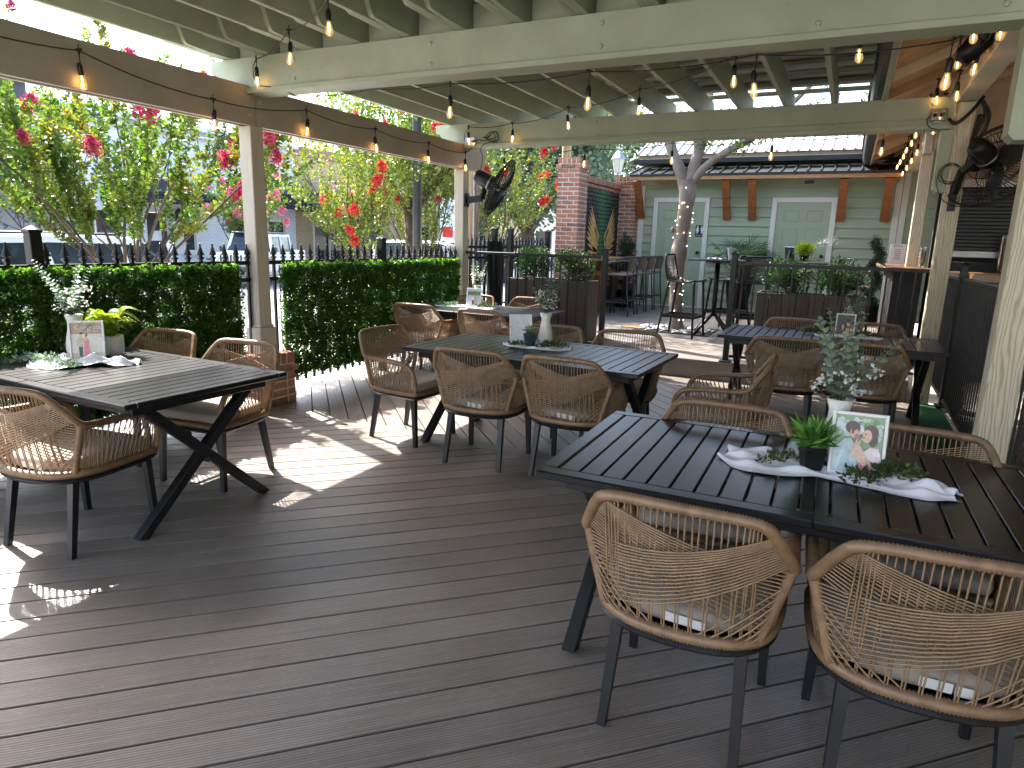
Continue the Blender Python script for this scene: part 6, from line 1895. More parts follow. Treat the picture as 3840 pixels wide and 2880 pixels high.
string_light('string of bulbs hung below the near sage cross beam', [(-4.42, 4.47, 2.66), (-3.45, 4.47, 2.64), (-2.762, 4.47, 2.632), (-1.682, 4.47, 2.628), (-0.63, 4.47, 2.640), (0.36, 4.47, 2.625), (0.66, 4.6, 2.85)],
             [None, None, 0.085, 0.085, 0.085, 0.09, None], 0.03)
string_light('string of bulbs running from the overhead rafters to the beam corner', [(-2.2, 2.9, 2.90), (-3.00, 3.45, 2.925), (-3.755, 3.9, 2.935), (-4.43, 4.23, 2.885)], [0.07, 0.06, 0.07, 0.06], 0.05,
             end=[(-4.475, 4.235, 2.83), (-4.475, 4.235, 2.76), (-4.43, 4.24, 2.685), (-4.30, 4.28, 2.675), (-4.2, 4.4, 2.63)])
string_light('string of bulbs crossing diagonally under the far bay rafters', [(-4.49, 7.72, 2.905), (-3.862, 7.70, 2.915), (-2.87, 7.05, 2.925), (-1.92, 6.45, 2.925), (-0.93, 5.55, 2.92), (-0.10, 5.1, 2.90), (0.60, 4.7, 2.88)], [0.06, 0.07, 0.07, 0.07, 0.07, 0.05, None], 0.04,
             start=[(-4.56, 7.74, 2.74), (-4.555, 7.73, 2.82)])
string_light('string of bulbs hung behind the far sage cross beam', [(-4.35, 8.02, 2.70), (-4.122, 8.02, 2.628), (-3.027, 8.02, 2.649), (-1.958, 8.02, 2.664), (-0.883, 8.02, 2.681), (0.168, 8.02, 2.699), (0.62, 8.02, 2.737)], [None, 0.075, 0.08, 0.08, 0.08, 0.08, None], 0.05)
string_light('row of warm bulbs receding under the tan patio soffit', [(0.58, 4.9, 3.05)] + [(0.56, 5.6 + i * 0.72, 3.10) for i in range(12)], [0.07] * 13, 0.08)
string_light('second row of warm bulbs close to the cream patio beam', [(0.66, 5.2 + i * 0.95, 3.02) for i in range(10)], [0.08] * 10, 0.10)

# ================================================================ WALL FANS, OUTLETS, SPEAKER
def wall_fan(label, plate_c, plate_s, arm, center, axis, rad, motor_len=0.26):
    f = empty('wall_fan', (0, 0, 0), 0, label, 'fan')
    ax = Vector(axis).normalized(); c = Vector(center)
    u = ax.orthogonal().normalized(); w = ax.cross(u)
    b = MB(); b.box(plate_c, plate_s, bev=0.004); b.build('wall_plate', 'black_steel', f)
    b = MB(); b.bar(arm[0], arm[1], 0.045, 0.085, bev=0.004); b.bar(arm[1], c - ax * 0.20, 0.05, 0.05); b.build('arm', 'black_steel', f)
    m = Matrix((u, w, ax)).transposed()
    b = MB(); b.lathe([(0.0, -0.10 - motor_len), (0.06, -0.095 - motor_len), (0.085, -0.06 - motor_len), (0.095, -motor_len + 0.02), (0.098, -0.10), (0.085, -0.07), (0.03, -0.06), (0.025, 0.03), (0.05, 0.035), (0.045, 0.07), (0, 0.075)], 18, c, mat=m); mo = b.build('motor', 'black_plastic', f, True)
    b = MB(); b.lathe([(0.099, -0.16), (0.1005, -0.155), (0.1005, -0.145), (0.099, -0.14)], 18, c, mat=m); b.build('motor_band', 'galv', mo, True)
    for k in range(3):
        b = MB()
        V, F = [], []
        for i in range(7):
            r = 0.05 + (rad * 0.86 - 0.05) * i / 6
            wd = 0.10 + 0.11 * math.sin(PI * min(1, i / 5.0))
            for j in range(4):
                t = (j / 3 - 0.5)
                a = 2 * PI * k / 3 + t * wd / max(r, 0.10)
                V.append(tuple(c + u * r * math.cos(a) + w * r * math.sin(a) + ax * (t * 0.09 + 0.01)))
        for i in range(6):
            for j in range(3): F.append((i * 4 + j, i * 4 + j + 1, i * 4 + 5 + j, i * 4 + 4 + j))
        b.add(V, F); b.build('blade', 'dark_grey', f, True)
    b = MB()
    ns = 64
    for k in range(ns):
        a = 2 * PI * k / ns
        for sg, dep in ((1, 0.075), (-1, 0.085)):
            path = []
            for i in range(7):
                t = 0.16 + 0.84 * i / 6
                r = rad * t
                h = dep * (1 - t ** 3.0)
                a2 = a + 0.35 * (1 - t)
                path.append(c + u * r * math.cos(a2) + w * r * math.sin(a2) + ax * (sg * (h + 0.012)))
            b.tube(path, 0.0032, 3, caps=False)
    for t in (0.16, 0.45, 0.72, 1.0):
        for sg, dep in ((1, 0.075), (-1, 0.085)):
            h = dep * (1 - t ** 3.0)
            b.tube([c + u * rad * t * math.cos(2 * PI * k / 40) + w * rad * t * math.sin(2 * PI * k / 40) + ax * (sg * (h + 0.012)) for k in range(40)], 0.0045 if t < 1 else 0.008, 4, True)
    b.build('cage', 'black_steel', f)
    return f
wall_fan('black wall fan tilted down on the far pergola post', (-4.588, 7.865, 2.02), (0.02, 0.10, 0.17), ((-4.58, 7.87, 2.02), (-4.36, 7.87, 2.04)), (-4.10, 7.86, 2.17), (0.82, 0.30, -0.44), 0.385)
wall_fan('black wall fan seen from behind on the cream post beside the bar', (0.822, 7.79, 2.03), (0.065, 0.02, 0.24), ((0.822, 7.77, 2.08), (0.845, 7.66, 2.26)), (1.10, 7.72, 2.32), (0.55, 0.66, -0.42), 0.42)
def outlet(label, c, cable):
    o = empty('outlet_box', c, 0, label, 'outlet box')
    b = MB(); b.box((0, 0, 0), (0.15, 0.07, 0.115), bev=0.012); b.build('cover', 'clear', o)
    b = MB(); b.box((0, 0.028, 0), (0.11, 0.012, 0.085), bev=0.003); b.build('receptacle', 'galv', o)
    b = MB(); b.box((0.03, 0.0, 0.005), (0.035, 0.04, 0.03), bev=0.005); b.box((-0.025, 0.0, 0.0), (0.03, 0.04, 0.03), bev=0.005); b.build('plug', 'black_plastic', o)
    b = MB(); b.box((0, -0.005, -0.064), (0.06, 0.05, 0.014), bev=0.003); b.build('latch', 'galv', o)
    b = MB(); b.tube(catmull(cable, 6), 0.0048, 6); b.build('cable', 'black_plastic', o, True)
    return o
coil = []
for k in range(60):
    a = k / 60 * 2 * PI * 3
    coil.append((0.30 + 0.085 * math.cos(a) + 0.03 * math.sin(a / 3), -0.03 - 0.006 * math.sin(a * 2.3), 0.035 + 0.05 * math.sin(2 * a) * 0.6 + 0.045 * math.sin(a)))
outlet('clear outlet box with coiled black cable on the far beam above the fan post', (-4.478, 7.76, 2.735), [(0.07, 0, 0.0), (0.13, -0.02, 0.02), (0.2, -0.03, 0.0)] + coil + [(0.2, -0.03, -0.05), (0.16, -0.03, -0.12), (0.19, -0.03, -0.2), (0.12, 0.02, -0.42), (0.02, 0.08, -0.55), (0.05, 0.09, -0.62)])
outlet('clear outlet box on the beam end beside the cream post', (0.60, 7.755, 2.785), [(-0.07, 0, 0.0), (-0.09, -0.02, -0.05), (-0.06, -0.02, -0.11), (0.02, 0.02, -0.13)])
t = empty('conduit_line', (0, 0, 0), 0, 'thin sage conduit clipped along the far cross beam', 'conduit')
b = MB(); b.tube([(-4.35, 7.79, 2.726), (-2.0, 7.79, 2.738), (0.50, 7.79, 2.760)], 0.0075, 6); b.build('pipe', 'sage', t)
for x in (-3.6, -2.7, -1.8, -0.9, 0.0):
    b = MB(); b.box((x, 7.788, 2.725 + (x + 4.35) * 0.007 + 0.008), (0.02, 0.02, 0.018), bev=0.003); b.build('clip', 'sage', t)
t = empty('outdoor_speaker', (0.66, 6.15, 3.02), 0, 'black outdoor speaker bracketed to the cream patio beam', 'speaker')
m = Matrix.Rotation(R(35), 3, 'Y')
b = MB(); b.lathe([(0.0, -0.17), (0.07, -0.165), (0.10, -0.12), (0.115, 0.02), (0.105, 0.12), (0.06, 0.165), (0, 0.17)], 4, (0, 0, 0), mat=m @ Matrix.Rotation(PI / 4, 3, 'Z')); b.build('case', 'black_plastic', t, True)
b = MB(); b.lathe([(0.055, 0), (0.055, 0.02), (0.03, 0.03)], 14, (0.03, -0.085, 0.03), mat=Matrix.Rotation(PI / 2, 3, 'X')); b.build('knob', 'black_steel', t)
b = MB(); b.bar((0.0, 0, 0.02), (0.10, 0.0, 0.04), 0.05, 0.03); b.build('bracket', 'black_steel', t)
t = empty('cable_bundle', (0.90, 7.72, 2.72), 0, 'black cable bundle hanging at the cream post above the fan', 'cables')
b = MB()
for k in range(7):
    dx = random.uniform(-.02, .02); dy = random.uniform(-.02, .02)
    b.tube(catmull([(0.02 + dx, dy, 0.17), (0.07 + dx * 2, dy, 0.05), (0.03 + dx * 3.0, dy, -0.12), (-0.01 + dx, dy, -0.22), (0.0 + dx, dy, -0.10), (0.02 + dx, dy, 0.05)], 5), 0.006, 5)
b.tube(catmull([(0.0, 0, -0.2), (-0.02, -0.02, -0.33), (-0.05, -0.04, -0.5)], 5), 0.005, 5)
b.tube(catmull([(-0.22, -0.02, 0.02), (-0.16, -0.05, -0.03), (-0.06, -0.05, 0.06), (0.03, -0.02, 0.2)], 5), 0.016, 7)
b.build('cable', 'black_plastic', t, True)
t = empty('fan_cable', (0.822, 7.74, 2.2), 0, 'looped black cable hanging below the fan beside the bar', 'cables')
b = MB(); lp = []
for k in range(64):
    a = 2 * PI * k / 64 * 3
    lp.append((-0.055 + (0.085 + 0.018 * math.sin(a / 3)) * math.cos(a), -0.02 - 0.004 * (k % 3), 0.05 + (0.085 + 0.012 * math.sin(a / 2)) * math.sin(a)))
b.tube(lp, 0.004, 5); b.tube(catmull([(-0.13, -0.01, 0.08), (-0.16, -0.01, -0.02), (-0.10, -0.01, -0.17), (0.0, -0.01, -0.24), (0.12, 0.02, -0.25)], 6), 0.004, 5); b.build('cable', 'black_plastic', t, True)

# ================================================================ CENTREPIECES
def vase(label, loc, s=1.0, sprays=7, spread=0.5, hgt=0.36, blossoms=10, seed=1, tilt=0.0, mat='ceramic', small=False):
    rr = random.Random(seed)
    v = empty('flower_vase', loc, rr.uniform(0, 6), label, 'vase')
    b = MB()
    if small: b.lathe([(0.035 * s, 0.0), (0.048 * s, 0.085 * s), (0.050 * s, 0.09 * s), (0.044 * s, 0.088 * s), (0.034 * s, 0.02 * s)], 18); zt = 0.085 * s
    else:
        b.lathe([(0.036 * s, 0), (0.046 * s, 0.012 * s), (0.050 * s, 0.05 * s), (0.044 * s, 0.10 * s), (0.032 * s, 0.15 * s), (0.031 * s, 0.175 * s), (0.042 * s, 0.215 * s), (0.039 * s, 0.214 * s), (0.027 * s, 0.17 * s), (0.03 * s, 0.10 * s)], 20); zt = 0.21 * s
    b.build('vase', mat, v, True)
    stem = MB(); P, D, L, N = [], [], [], []
    FP = []
    for k in range(sprays):
        a = 2 * PI * k / sprays + rr.uniform(-.4, .4)
        out = spread * rr.uniform(0.25, 1.0); h = hgt * rr.uniform(0.45, 1.0)
        tip = Vector((math.cos(a) * out * h, math.sin(a) * out * h, zt + h))
        path = catmull([(0, 0, zt - 0.08), (math.cos(a) * 0.012, math.sin(a) * 0.012, zt), (tip.x * 0.45, tip.y * 0.45, zt + h * 0.5), tip], 6)
        stem.tube(path, 0.0017, 4, caps=False)
        PP = resample(path, 0.019)
        for i, p in enumerate(PP):
            if p.z < zt + 0.01: continue
            f = i / len(PP)
            sz = (0.056 - 0.041 * f) * rr.uniform(0.8, 1.2)
            t = (PP[min(i + 1, len(PP) - 1)] - PP[i - 1]).normalized()
            sd = t.orthogonal().normalized(); sd.rotate(Matrix.Rotation(i * 1.4 + rr.uniform(-.4, .4), 3, t))
            for sg in (1, -1):
                d = (sd * sg + t * 0.35).normalized()
                P.append(tuple(p)); D.append(tuple(d)); L.append(sz); N.append(tuple((t + sd * 0.3 * sg).normalized()))
    stem.build('stem', 'stem', v)
    for k in range(blossoms):
        a = rr.uniform(0, 2 * PI); h = hgt * rr.uniform(0.12, 0.5); o = spread * hgt * rr.uniform(0.15, 0.42)
        c = np.array([math.cos(a) * o, math.sin(a) * o, zt + h])
        FP.append(c + RNG.normal(size=(9, 3)) * 0.012)
    P, D, L, N = map(np.array, (P, D, L, N))
    V = leaf_hex(P, D, L, L * 0.92, N, 0.08)
    ngon_cloud('eucalyptus_leaves', 'euca', V, None, v, 6)
    if FP:
        FP = np.concatenate(FP); n = len(FP)
        V = leaf_quads(FP, rand_dirs(n), 0.016, 0.014, 0.4)
        ngon_cloud('white_blossom', 'blossom', V, None, v, 4)
    return v
def garland(label, pts, n, spread=0.035, leaf=0.022, mat='ivy', seed=1, zlift=0.006):
    g = empty('ivy_garland', pts[0], 0, label, 'garland')
    o = Vector(pts[0])
    path = resample(catmull([Vector(p) - o for p in pts], 6), 0.01)
    b = MB(); b.tube(path, 0.0018, 4); 
    idx = RNG.integers(0, len(path), n)
    C = np.array([tuple(path[i]) for i in idx])
    off = rand_dirs(n, 0.35) * (RNG.random((n, 1)) ** 0.6) * spread
    off[:, 2] = np.abs(off[:, 2]) * 0.75
    P = C + off; P[:, 2] = np.maximum(P[:, 2], zlift)
    for i in range(0, n, 9): b.tube([C[i], P[i]], 0.001, 3, caps=False)
    b.build('stem', 'stem', g)
    V = leaf_quads(P, unit(off + rand_dirs(n) * 0.02 + np.array([0, 0, 0.004])), leaf * RNG.uniform(0.7, 1.3, n), leaf * RNG.uniform(0.5, 0.75, n), 0.2)
    V[:, :, 2] = np.maximum(V[:, :, 2], 0.001)
    ngon_cloud('leaves', mat, V, np.clip(RNG.normal(size=n) * 0.22 + 0.42, 0, 1), g, 4)
    return g
def cloth(label, k, cx, cy, Lx, Ly, rz, seed, lump=0.03, bunch=None):
    """a loosely gathered runner lying on a table."""
    rr = random.Random(seed)
    c = empty('table_runner', (cx, cy, TZ + 0.0015), rz, label, 'cloth')
    nx, ny = 84, 34
    ph = [rr.uniform(0, 6.28) for _ in range(10)]
    V, F = [], []
    for j in range(ny + 1):
        for i in range(nx + 1):
            u = i / nx * 2 - 1; v = j / ny * 2 - 1
            wid = Ly / 2 * (0.72 + 0.22 * math.sin(u * 2.3 + ph[0]) + 0.12 * math.sin(u * 6 + ph[1]))
            wid *= 1 - 0.55 * max(0, abs(u) - 0.78) / 0.22
            x = u * Lx / 2 * (1 + 0.035 * math.sin(v * 3 + ph[2])) ; y = v * wid + 0.025 * math.sin(u * 2.4 + ph[3])
            fold = 0.5 + 0.5 * math.sin(v * 9 + u * 2.5 * math.sin(ph[4]) + 2.2 * math.sin(u * 3.1 + ph[5]))
            fold2 = 0.5 + 0.5 * math.sin(u * 13 + v * 4 + ph[6])
            z = lump * (fold ** 3) * (0.35 + 0.65 * fold2) + lump * 0.25 * fold2 ** 4
            z *= 1 - 0.6 * max(0, abs(v) - 0.75) / 0.25
            if bunch:
                for (bu, bv, bh, br) in bunch: z += bh * math.exp(-((u - bu) ** 2 + ((v - bv) * 0.7) ** 2) / br ** 2)
            V.append((x, y, max(0.0, z)))
    for j in range(ny):
        for i in range(nx): F.append((j * (nx + 1) + i, j * (nx + 1) + i + 1, (j + 1) * (nx + 1) + i + 1, (j + 1) * (nx + 1) + i))
    b = MB(); b.add(V, F); b.build('cloth', 'white_cloth', c, True)
    return c
def frame(label, loc, rz, w, h, prints, lean=12, bw=0.012, text=None, back='paper'):
    """standing picture frame; prints: list of (polygon in 0..1 units, colour)."""
    f = empty('picture_frame', loc, rz, label, 'picture frame')
    rig = bpy.data.objects.new('frame', None)
    m = Matrix.Rotation(R(-lean), 3, 'X')
    def tr(x, y, z): return tuple(m @ Vector((x, y, z)))
    b = MB()
    for sx in (-1, 1): b.box((sx * (w / 2 - bw / 2), 0, h / 2), (bw, 0.014, h), bev=0.002)
    for z in (bw / 2, h - bw / 2): b.box((0, 0, z), (w - 2 * bw, 0.0138, bw), bev=0.002)
    b.v = [tr(*p) for p in b.v]; bpy.data.objects.remove(rig)
    b.build('border', 'white_frame', f)
    b = MB(); b.box((0, 0.006, h / 2), (w - 0.006, 0.004, h - 0.006)); b.v = [tr(*p) for p in b.v]; b.build('backing', 'dark_grey', f)
    b = MB(); b.prism([(0, 0.02 * h), (0.0, 0.75 * h), (h * 0.30, 0.0)], -0.012, 0.012, 'yz')
    b.v = [(p[0], p[1] + 0.010 + p[2] * math.sin(R(lean)) if p[1] < 0.001 else p[1] + 0.02, p[2]) for p in b.v]; b.build('easel_leg', 'dark_grey', f)
    iw, ih = w - 2 * bw, h - 2 * bw
    b = MB(); mats = []
    for i, (poly, c) in enumerate(prints):
        nm = 'print_%02x%02x%02x' % tuple(int(max(0, min(1, x)) * 255) for x in c)
        if nm not in M: M[nm] = simple('photo print ' + nm[6:], c, 0.35, var=0.12, nscale=60)
        if nm not in mats: mats.append(nm)
        y = -0.0005 - 0.00018 * i
        V = [tr(-iw / 2 + px * iw, y + 0.003, bw + pz * ih) for px, pz in poly]
        b.add(V, [tuple(range(len(V)))], mats.index(nm))
    po = b.build('photo_print', mats, f)
    if text:
        for (body, size, x, z, cm) in text:
            o = text_obj('print_text', body, size, tr(-iw / 2 + x * iw, -0.004, bw + z * ih), (PI / 2 - R(-lean) * -1, 0, 0), cm, po, 0.0002)
            o.rotation_euler = (PI / 2 + R(lean) * -1, 0, 0)
    return f
def ell(cx, cy, rx, ry, n=14, a0=0): return [(cx + rx * math.cos(a0 + 2 * PI * k / n), cy + ry * math.sin(a0 + 2 * PI * k / n)) for k in range(n)]
FULL = [(0, 0), (1, 0), (1, 1), (0, 1)]
def blobs(seed, n, x0, x1, y0, y1, r, cols):
    rr = random.Random(seed); out = []
    for _ in range(n):
        q = r * rr.uniform(0.5, 1.3)
        cx, cy = rr.uniform(x0 + q, x1 - q), rr.uniform(y0 + q, y1 - q)
        out.append((ell(cx, cy, q, q * rr.uniform(0.6, 1.1), 8, rr.random()), rr.choice(cols)))
    return out

# ---- closest table
cloth('white chiffon runner under the large portrait on the closest table', 'T3', 0.035, 2.545, 0.76, 0.32, R(-10), 5, 0.022, bunch=[(0.80, -0.1, 0.05, 0.13), (0.55, 0.5, 0.02, 0.25), (-0.6, 0.4, 0.012, 0.3)])
vase('tall white vase with eucalyptus sprays on the closest table', (0.035, 2.70, TZ + 0.008), 1.12, 13, 0.75, 0.335, 26, 12)
pp = empty('potted_plant', (-0.035, 2.545, TZ + 0.012), R(20), 'small black square pot with spiky bright green plant', 'plant')
b = MB(); b.taper((0, 0, 0), (0, 0, 0.082), 0.058, 0.076); b.box((0, 0, 0.080), (0.080, 0.080, 0.010), bev=0.003); b.build('pot', 'black_plastic', pp)
n = 210
d = rand_dirs(n, 0.75); d[:, 2] = np.abs(d[:, 2]); d = unit(d)
P = np.c_[RNG.normal(size=(n, 2)) * 0.016, RNG.uniform(0.08, 0.125, n)]
V = leaf_quads(P, d, RNG.uniform(0.055, 0.105, n), RNG.uniform(0.012, 0.020, n), 0.3)
ngon_cloud('blades', 'grass_green', V, np.clip(0.25 + 0.5 * d[:, 2] + RNG.normal(size=n) * 0.18, 0, 1), pp, 4)
garland('ivy strand left of the black pot on the closest table', [(-0.20, 2.52, TZ + 0.012), (-0.15, 2.56, TZ + 0.02), (-0.08, 2.60, TZ + 0.03), (-0.03, 2.62, TZ + 0.03)], 150, 0.04, 0.021)
garland('dense ivy strand right of the large portrait', [(0.10, 2.47, TZ + 0.012), (0.18, 2.50, TZ + 0.03), (0.235, 2.53, TZ + 0.045), (0.27, 2.58, TZ + 0.03)], 360, 0.055, 0.021)
sk, hairc, shirt = (0.72, 0.46, 0.34), (0.12, 0.08, 0.06), (0.50, 0.62, 0.66)
pA = [(FULL, (0.30, 0.42, 0.24))] + blobs(3, 60, 0, 1, 0.55, 1, 0.07, [(0.20, 0.30, 0.15), (0.42, 0.52, 0.36), (0.68, 0.76, 0.80), (0.55, 0.62, 0.52)])
pA += [([(0, 0), (0.52, 0), (0.50, 0.30), (0.42, 0.50), (0.34, 0.60), (0.20, 0.57), (0.08, 0.46), (0, 0.36)], shirt), ([(0.05, 0.02), (0.12, 0.02), (0.22, 0.4), (0.18, 0.42)], (0.62, 0.73, 0.76)), ([(0.27, 0.0), (0.34, 0.0), (0.36, 0.36), (0.33, 0.4)], (0.42, 0.53, 0.58)),
       (ell(0.41, 0.72, 0.125, 0.12), sk), (ell(0.36, 0.79, 0.155, 0.115), hairc), (ell(0.445, 0.68, 0.06, 0.08), sk),
       ([(0.50, 0.0), (0.97, 0.0), (0.99, 0.30), (0.92, 0.46), (0.74, 0.46), (0.60, 0.36), (0.52, 0.2)], (0.82, 0.70, 0.66)), (ell(0.70, 0.12, 0.18, 0.12), (0.70, 0.24, 0.28)), (ell(0.88, 0.30, 0.09, 0.11), (0.88, 0.80, 0.76)),
       (ell(0.74, 0.72, 0.15, 0.135), hairc), (ell(0.80, 0.60, 0.09, 0.12), hairc), (ell(0.665, 0.655, 0.10, 0.12), sk), (ell(0.60, 0.625, 0.03, 0.014), (0.55, 0.16, 0.15)), (ell(0.635, 0.69, 0.02, 0.01), (0.10, 0.06, 0.05)), (ell(0.475, 0.735, 0.02, 0.01), (0.10, 0.07, 0.05)), (ell(0.46, 0.64, 0.055, 0.04), (0.40, 0.25, 0.18)), (ell(0.33, 0.715, 0.022, 0.04), (0.62, 0.36, 0.27)),
       ([(0.38, 0.30), (0.56, 0.18), (0.74, 0.05), (0.86, 0.12), (0.70, 0.28), (0.56, 0.46), (0.48, 0.54), (0.40, 0.50)], (0.78, 0.52, 0.40)), ([(0.42, 0.50), (0.46, 0.60), (0.49, 0.59), (0.48, 0.5)], sk), ([(0.47, 0.50), (0.53, 0.58), (0.56, 0.56), (0.52, 0.48)], sk), (ell(0.54, 0.27, 0.035, 0.012), (0.85, 0.70, 0.35))]
frame('large white framed portrait of an embracing couple on the closest table', (0.108, 2.545, TZ + 0.010), R(4), 0.178, 0.222, pA, 13)

# ---- sunlit table
cloth('bunched white cloth below the greeting portrait on the sunlit table', 'T1', -3.98, 2.36, 0.60, 0.34, R(28), 9, 0.035, bunch=[(0.45, -0.4, 0.026, 0.35), (0.1, -0.5, 0.022, 0.3), (-0.6, 0.2, 0.02, 0.35)])
vase('tall white vase with pale eucalyptus on the sunlit table', (-4.20, 2.46, TZ + 0.01), 1.2, 8, 0.95, 0.37, 10, 31)
fp = empty('potted_fern', (-4.13, 2.63, TZ + 0.004), 0, 'yellow green fern in a white honeycomb pot on the sunlit table', 'plant')
b = MB(); b.lathe([(0.058, 0), (0.068, 0.02), (0.070, 0.10), (0.066, 0.125), (0.060, 0.122), (0.06, 0.06)], 24); b.build('pot', 'ceramic_hex', fp, True)
b = MB()
for r_ in range(5):
    for k in range(14):
        a = 2 * PI * (k + 0.5 * (r_ % 2)) / 14; rad = 0.0705 if r_ else 0.0695
        z = 0.018 + r_ * 0.0235
        b.add([(rad * math.cos(a + 0.2 * math.cos(q)), rad * math.sin(a + 0.2 * math.cos(q)), z + 0.0135 * math.sin(q)) for q in [PI / 6 + j * PI / 3 for j in range(6)]] +
              [((rad - 0.0) * math.cos(a + 0.16 * math.cos(q)) * 1.03, (rad - 0.0) * math.sin(a + 0.16 * math.cos(q)) * 1.03, z + 0.0105 * math.sin(q)) for q in [PI / 6 + j * PI / 3 for j in range(6)]],
              [(j, (j + 1) % 6, 6 + (j + 1) % 6, 6 + j) for j in range(6)])
b.build('honeycomb_relief', 'ceramic_hex', fp)
P, D, L, N = [], [], [], []
stm = MB()
for k in range(34):
    a = 2 * PI * k / 34 + random.uniform(-.2, .2); L0 = random.uniform(0.13, 0.29)
    path = catmull([(0, 0, 0.10), (math.cos(a) * L0 * 0.4, math.sin(a) * L0 * 0.4, 0.10 + L0 * random.uniform(0.5, 0.8)), (math.cos(a) * L0, math.sin(a) * L0, 0.10 + L0 * random.uniform(0.15, 0.7))], 7)
    stm.tube(path, 0.0013, 3, caps=False)
    PP = resample(path, 0.010)
    for i in range(2, len(PP)):
        t = (PP[i] - PP[i - 1]).normalized(); sd = t.cross(Vector((0, 0, 1))).normalized()
        lw = 0.052 * math.sin(PI * min(1, 0.15 + i / len(PP)))
        for sg in (1, -1):
            P.append(tuple(PP[i])); D.append(tuple((sd * sg + t * 0.5).normalized())); L.append(lw); N.append(tuple(sd.cross(t)))
stm.build('stem', 'stem', fp)
P, D, L, N = map(np.array, (P, D, L, N))
ngon_cloud('fronds', 'fern', leaf_hex(P, D, L, L * 0.36, N, 0.1), None, fp, 6)
garland('white flowered sprig trailing left of the greeting portrait', [(-4.30, 2.16, TZ + 0.01), (-4.18, 2.22, TZ + 0.03), (-4.02, 2.24, TZ + 0.02), (-3.88, 2.22, TZ + 0.012)], 340, 0.055, 0.022, 'euca')
tan, floor_, sky_ = (0.46, 0.31, 0.22), (0.60, 0.52, 0.44), (0.70, 0.66, 0.60)
pB = [(FULL, sky_), ([(0, 0.68), (1, 0.68), (1, 1), (0, 1)], tan), ([(0, 0), (1, 0), (1, 0.14), (0, 0.16)], floor_),
      ([(0.24, 0.04), (0.34, 0.04), (0.36, 0.35), (0.22, 0.35)], (0.05, 0.08, 0.07)), ([(0.18, 0.32), (0.38, 0.32), (0.40, 0.56), (0.34, 0.62), (0.22, 0.6), (0.17, 0.5)], (0.55, 0.50, 0.40)), (ell(0.33, 0.67, 0.055, 0.05), (0.68, 0.44, 0.33)), (ell(0.325, 0.705, 0.06, 0.035), (0.08, 0.06, 0.05)),
      ([(0.38, 0.03), (0.62, 0.03), (0.56, 0.40), (0.55, 0.56), (0.46, 0.58), (0.41, 0.44)], (0.70, 0.25, 0.28)), (ell(0.47, 0.655, 0.06, 0.06), (0.10, 0.06, 0.04)), (ell(0.44, 0.66, 0.042, 0.045), (0.72, 0.48, 0.37)), ([(0.40, 0.5), (0.55, 0.5), (0.53, 0.57), (0.40, 0.56)], (0.72, 0.48, 0.37))]
frame('white framed greeting portrait lettered Congrats on the sunlit table', (-4.035, 2.42, TZ + 0.012), R(52), 0.185, 0.235, pB, 10, text=[('Congrats', 0.036, 0.56, 0.86, 'paper'), ('Brandon + Anna', 0.0155, 0.58, 0.755, 'paper')])
pot_ = None

# ---- middle table
cloth('white runner under the succulent on the middle table', 'T2', -2.03, 4.56, 0.52, 0.26, R(4), 14, 0.016)
vase('white vase with tall eucalyptus and white berries on the middle table', (-2.035, 4.72, TZ + 0.006), 1.12, 11, 0.62, 0.33, 22, 45)
sp = empty('potted_succulent', (-2.085, 4.545, TZ + 0.010), 0, 'grey succulent in a dark teal pot on the middle table', 'plant')
b = MB(); b.lathe([(0.038, 0), (0.052, 0.085), (0.054, 0.09), (0.048, 0.09), (0.042, 0.06)], 20); b.build('pot', 'teal', sp, True)
P, D, L, N = [], [], [], []
for k in range(26):
    a = k * 2.4; el = 0.25 + 1.1 * k / 26
    d = Vector((math.cos(a) * math.cos(el), math.sin(a) * math.cos(el), math.sin(el)))
    P.append((d.x * 0.006, d.y * 0.006, 0.088 + 0.0008 * k)); D.append(tuple(d)); L.append(0.085 - 0.0014 * k); N.append((-d.x * math.tan(el), -d.y * math.tan(el), 1))
P, D, L, N = map(np.array, (P, D, L, N))
ngon_cloud('rosette', 'succulent', leaf_hex(P, D, L, L * 0.5, unit(N), 0.14), None, sp, 6)
garland('ivy strand at the right end of the middle table runner', [(-1.98, 4.52, TZ + 0.012), (-1.90, 4.54, TZ + 0.03), (-1.82, 4.57, TZ + 0.015)], 240, 0.05, 0.022)
garland('short ivy strand left of the teal pot', [(-2.22, 4.47, TZ + 0.012), (-2.16, 4.49, TZ + 0.02), (-2.11, 4.50, TZ + 0.012)], 110, 0.035, 0.02)
pC = [(FULL, (0.78, 0.80, 0.84))] + blobs(8, 16, 0, 1, 0, 1, 0.16, [(0.74, 0.77, 0.82), (0.82, 0.83, 0.85)])  # pale blotches paint the glare over the whole print
frame('white framed picture with glare painted into its print on the middle table', (-2.205, 4.645, TZ + 0.008), R(38), 0.178, 0.222, pC, 12)

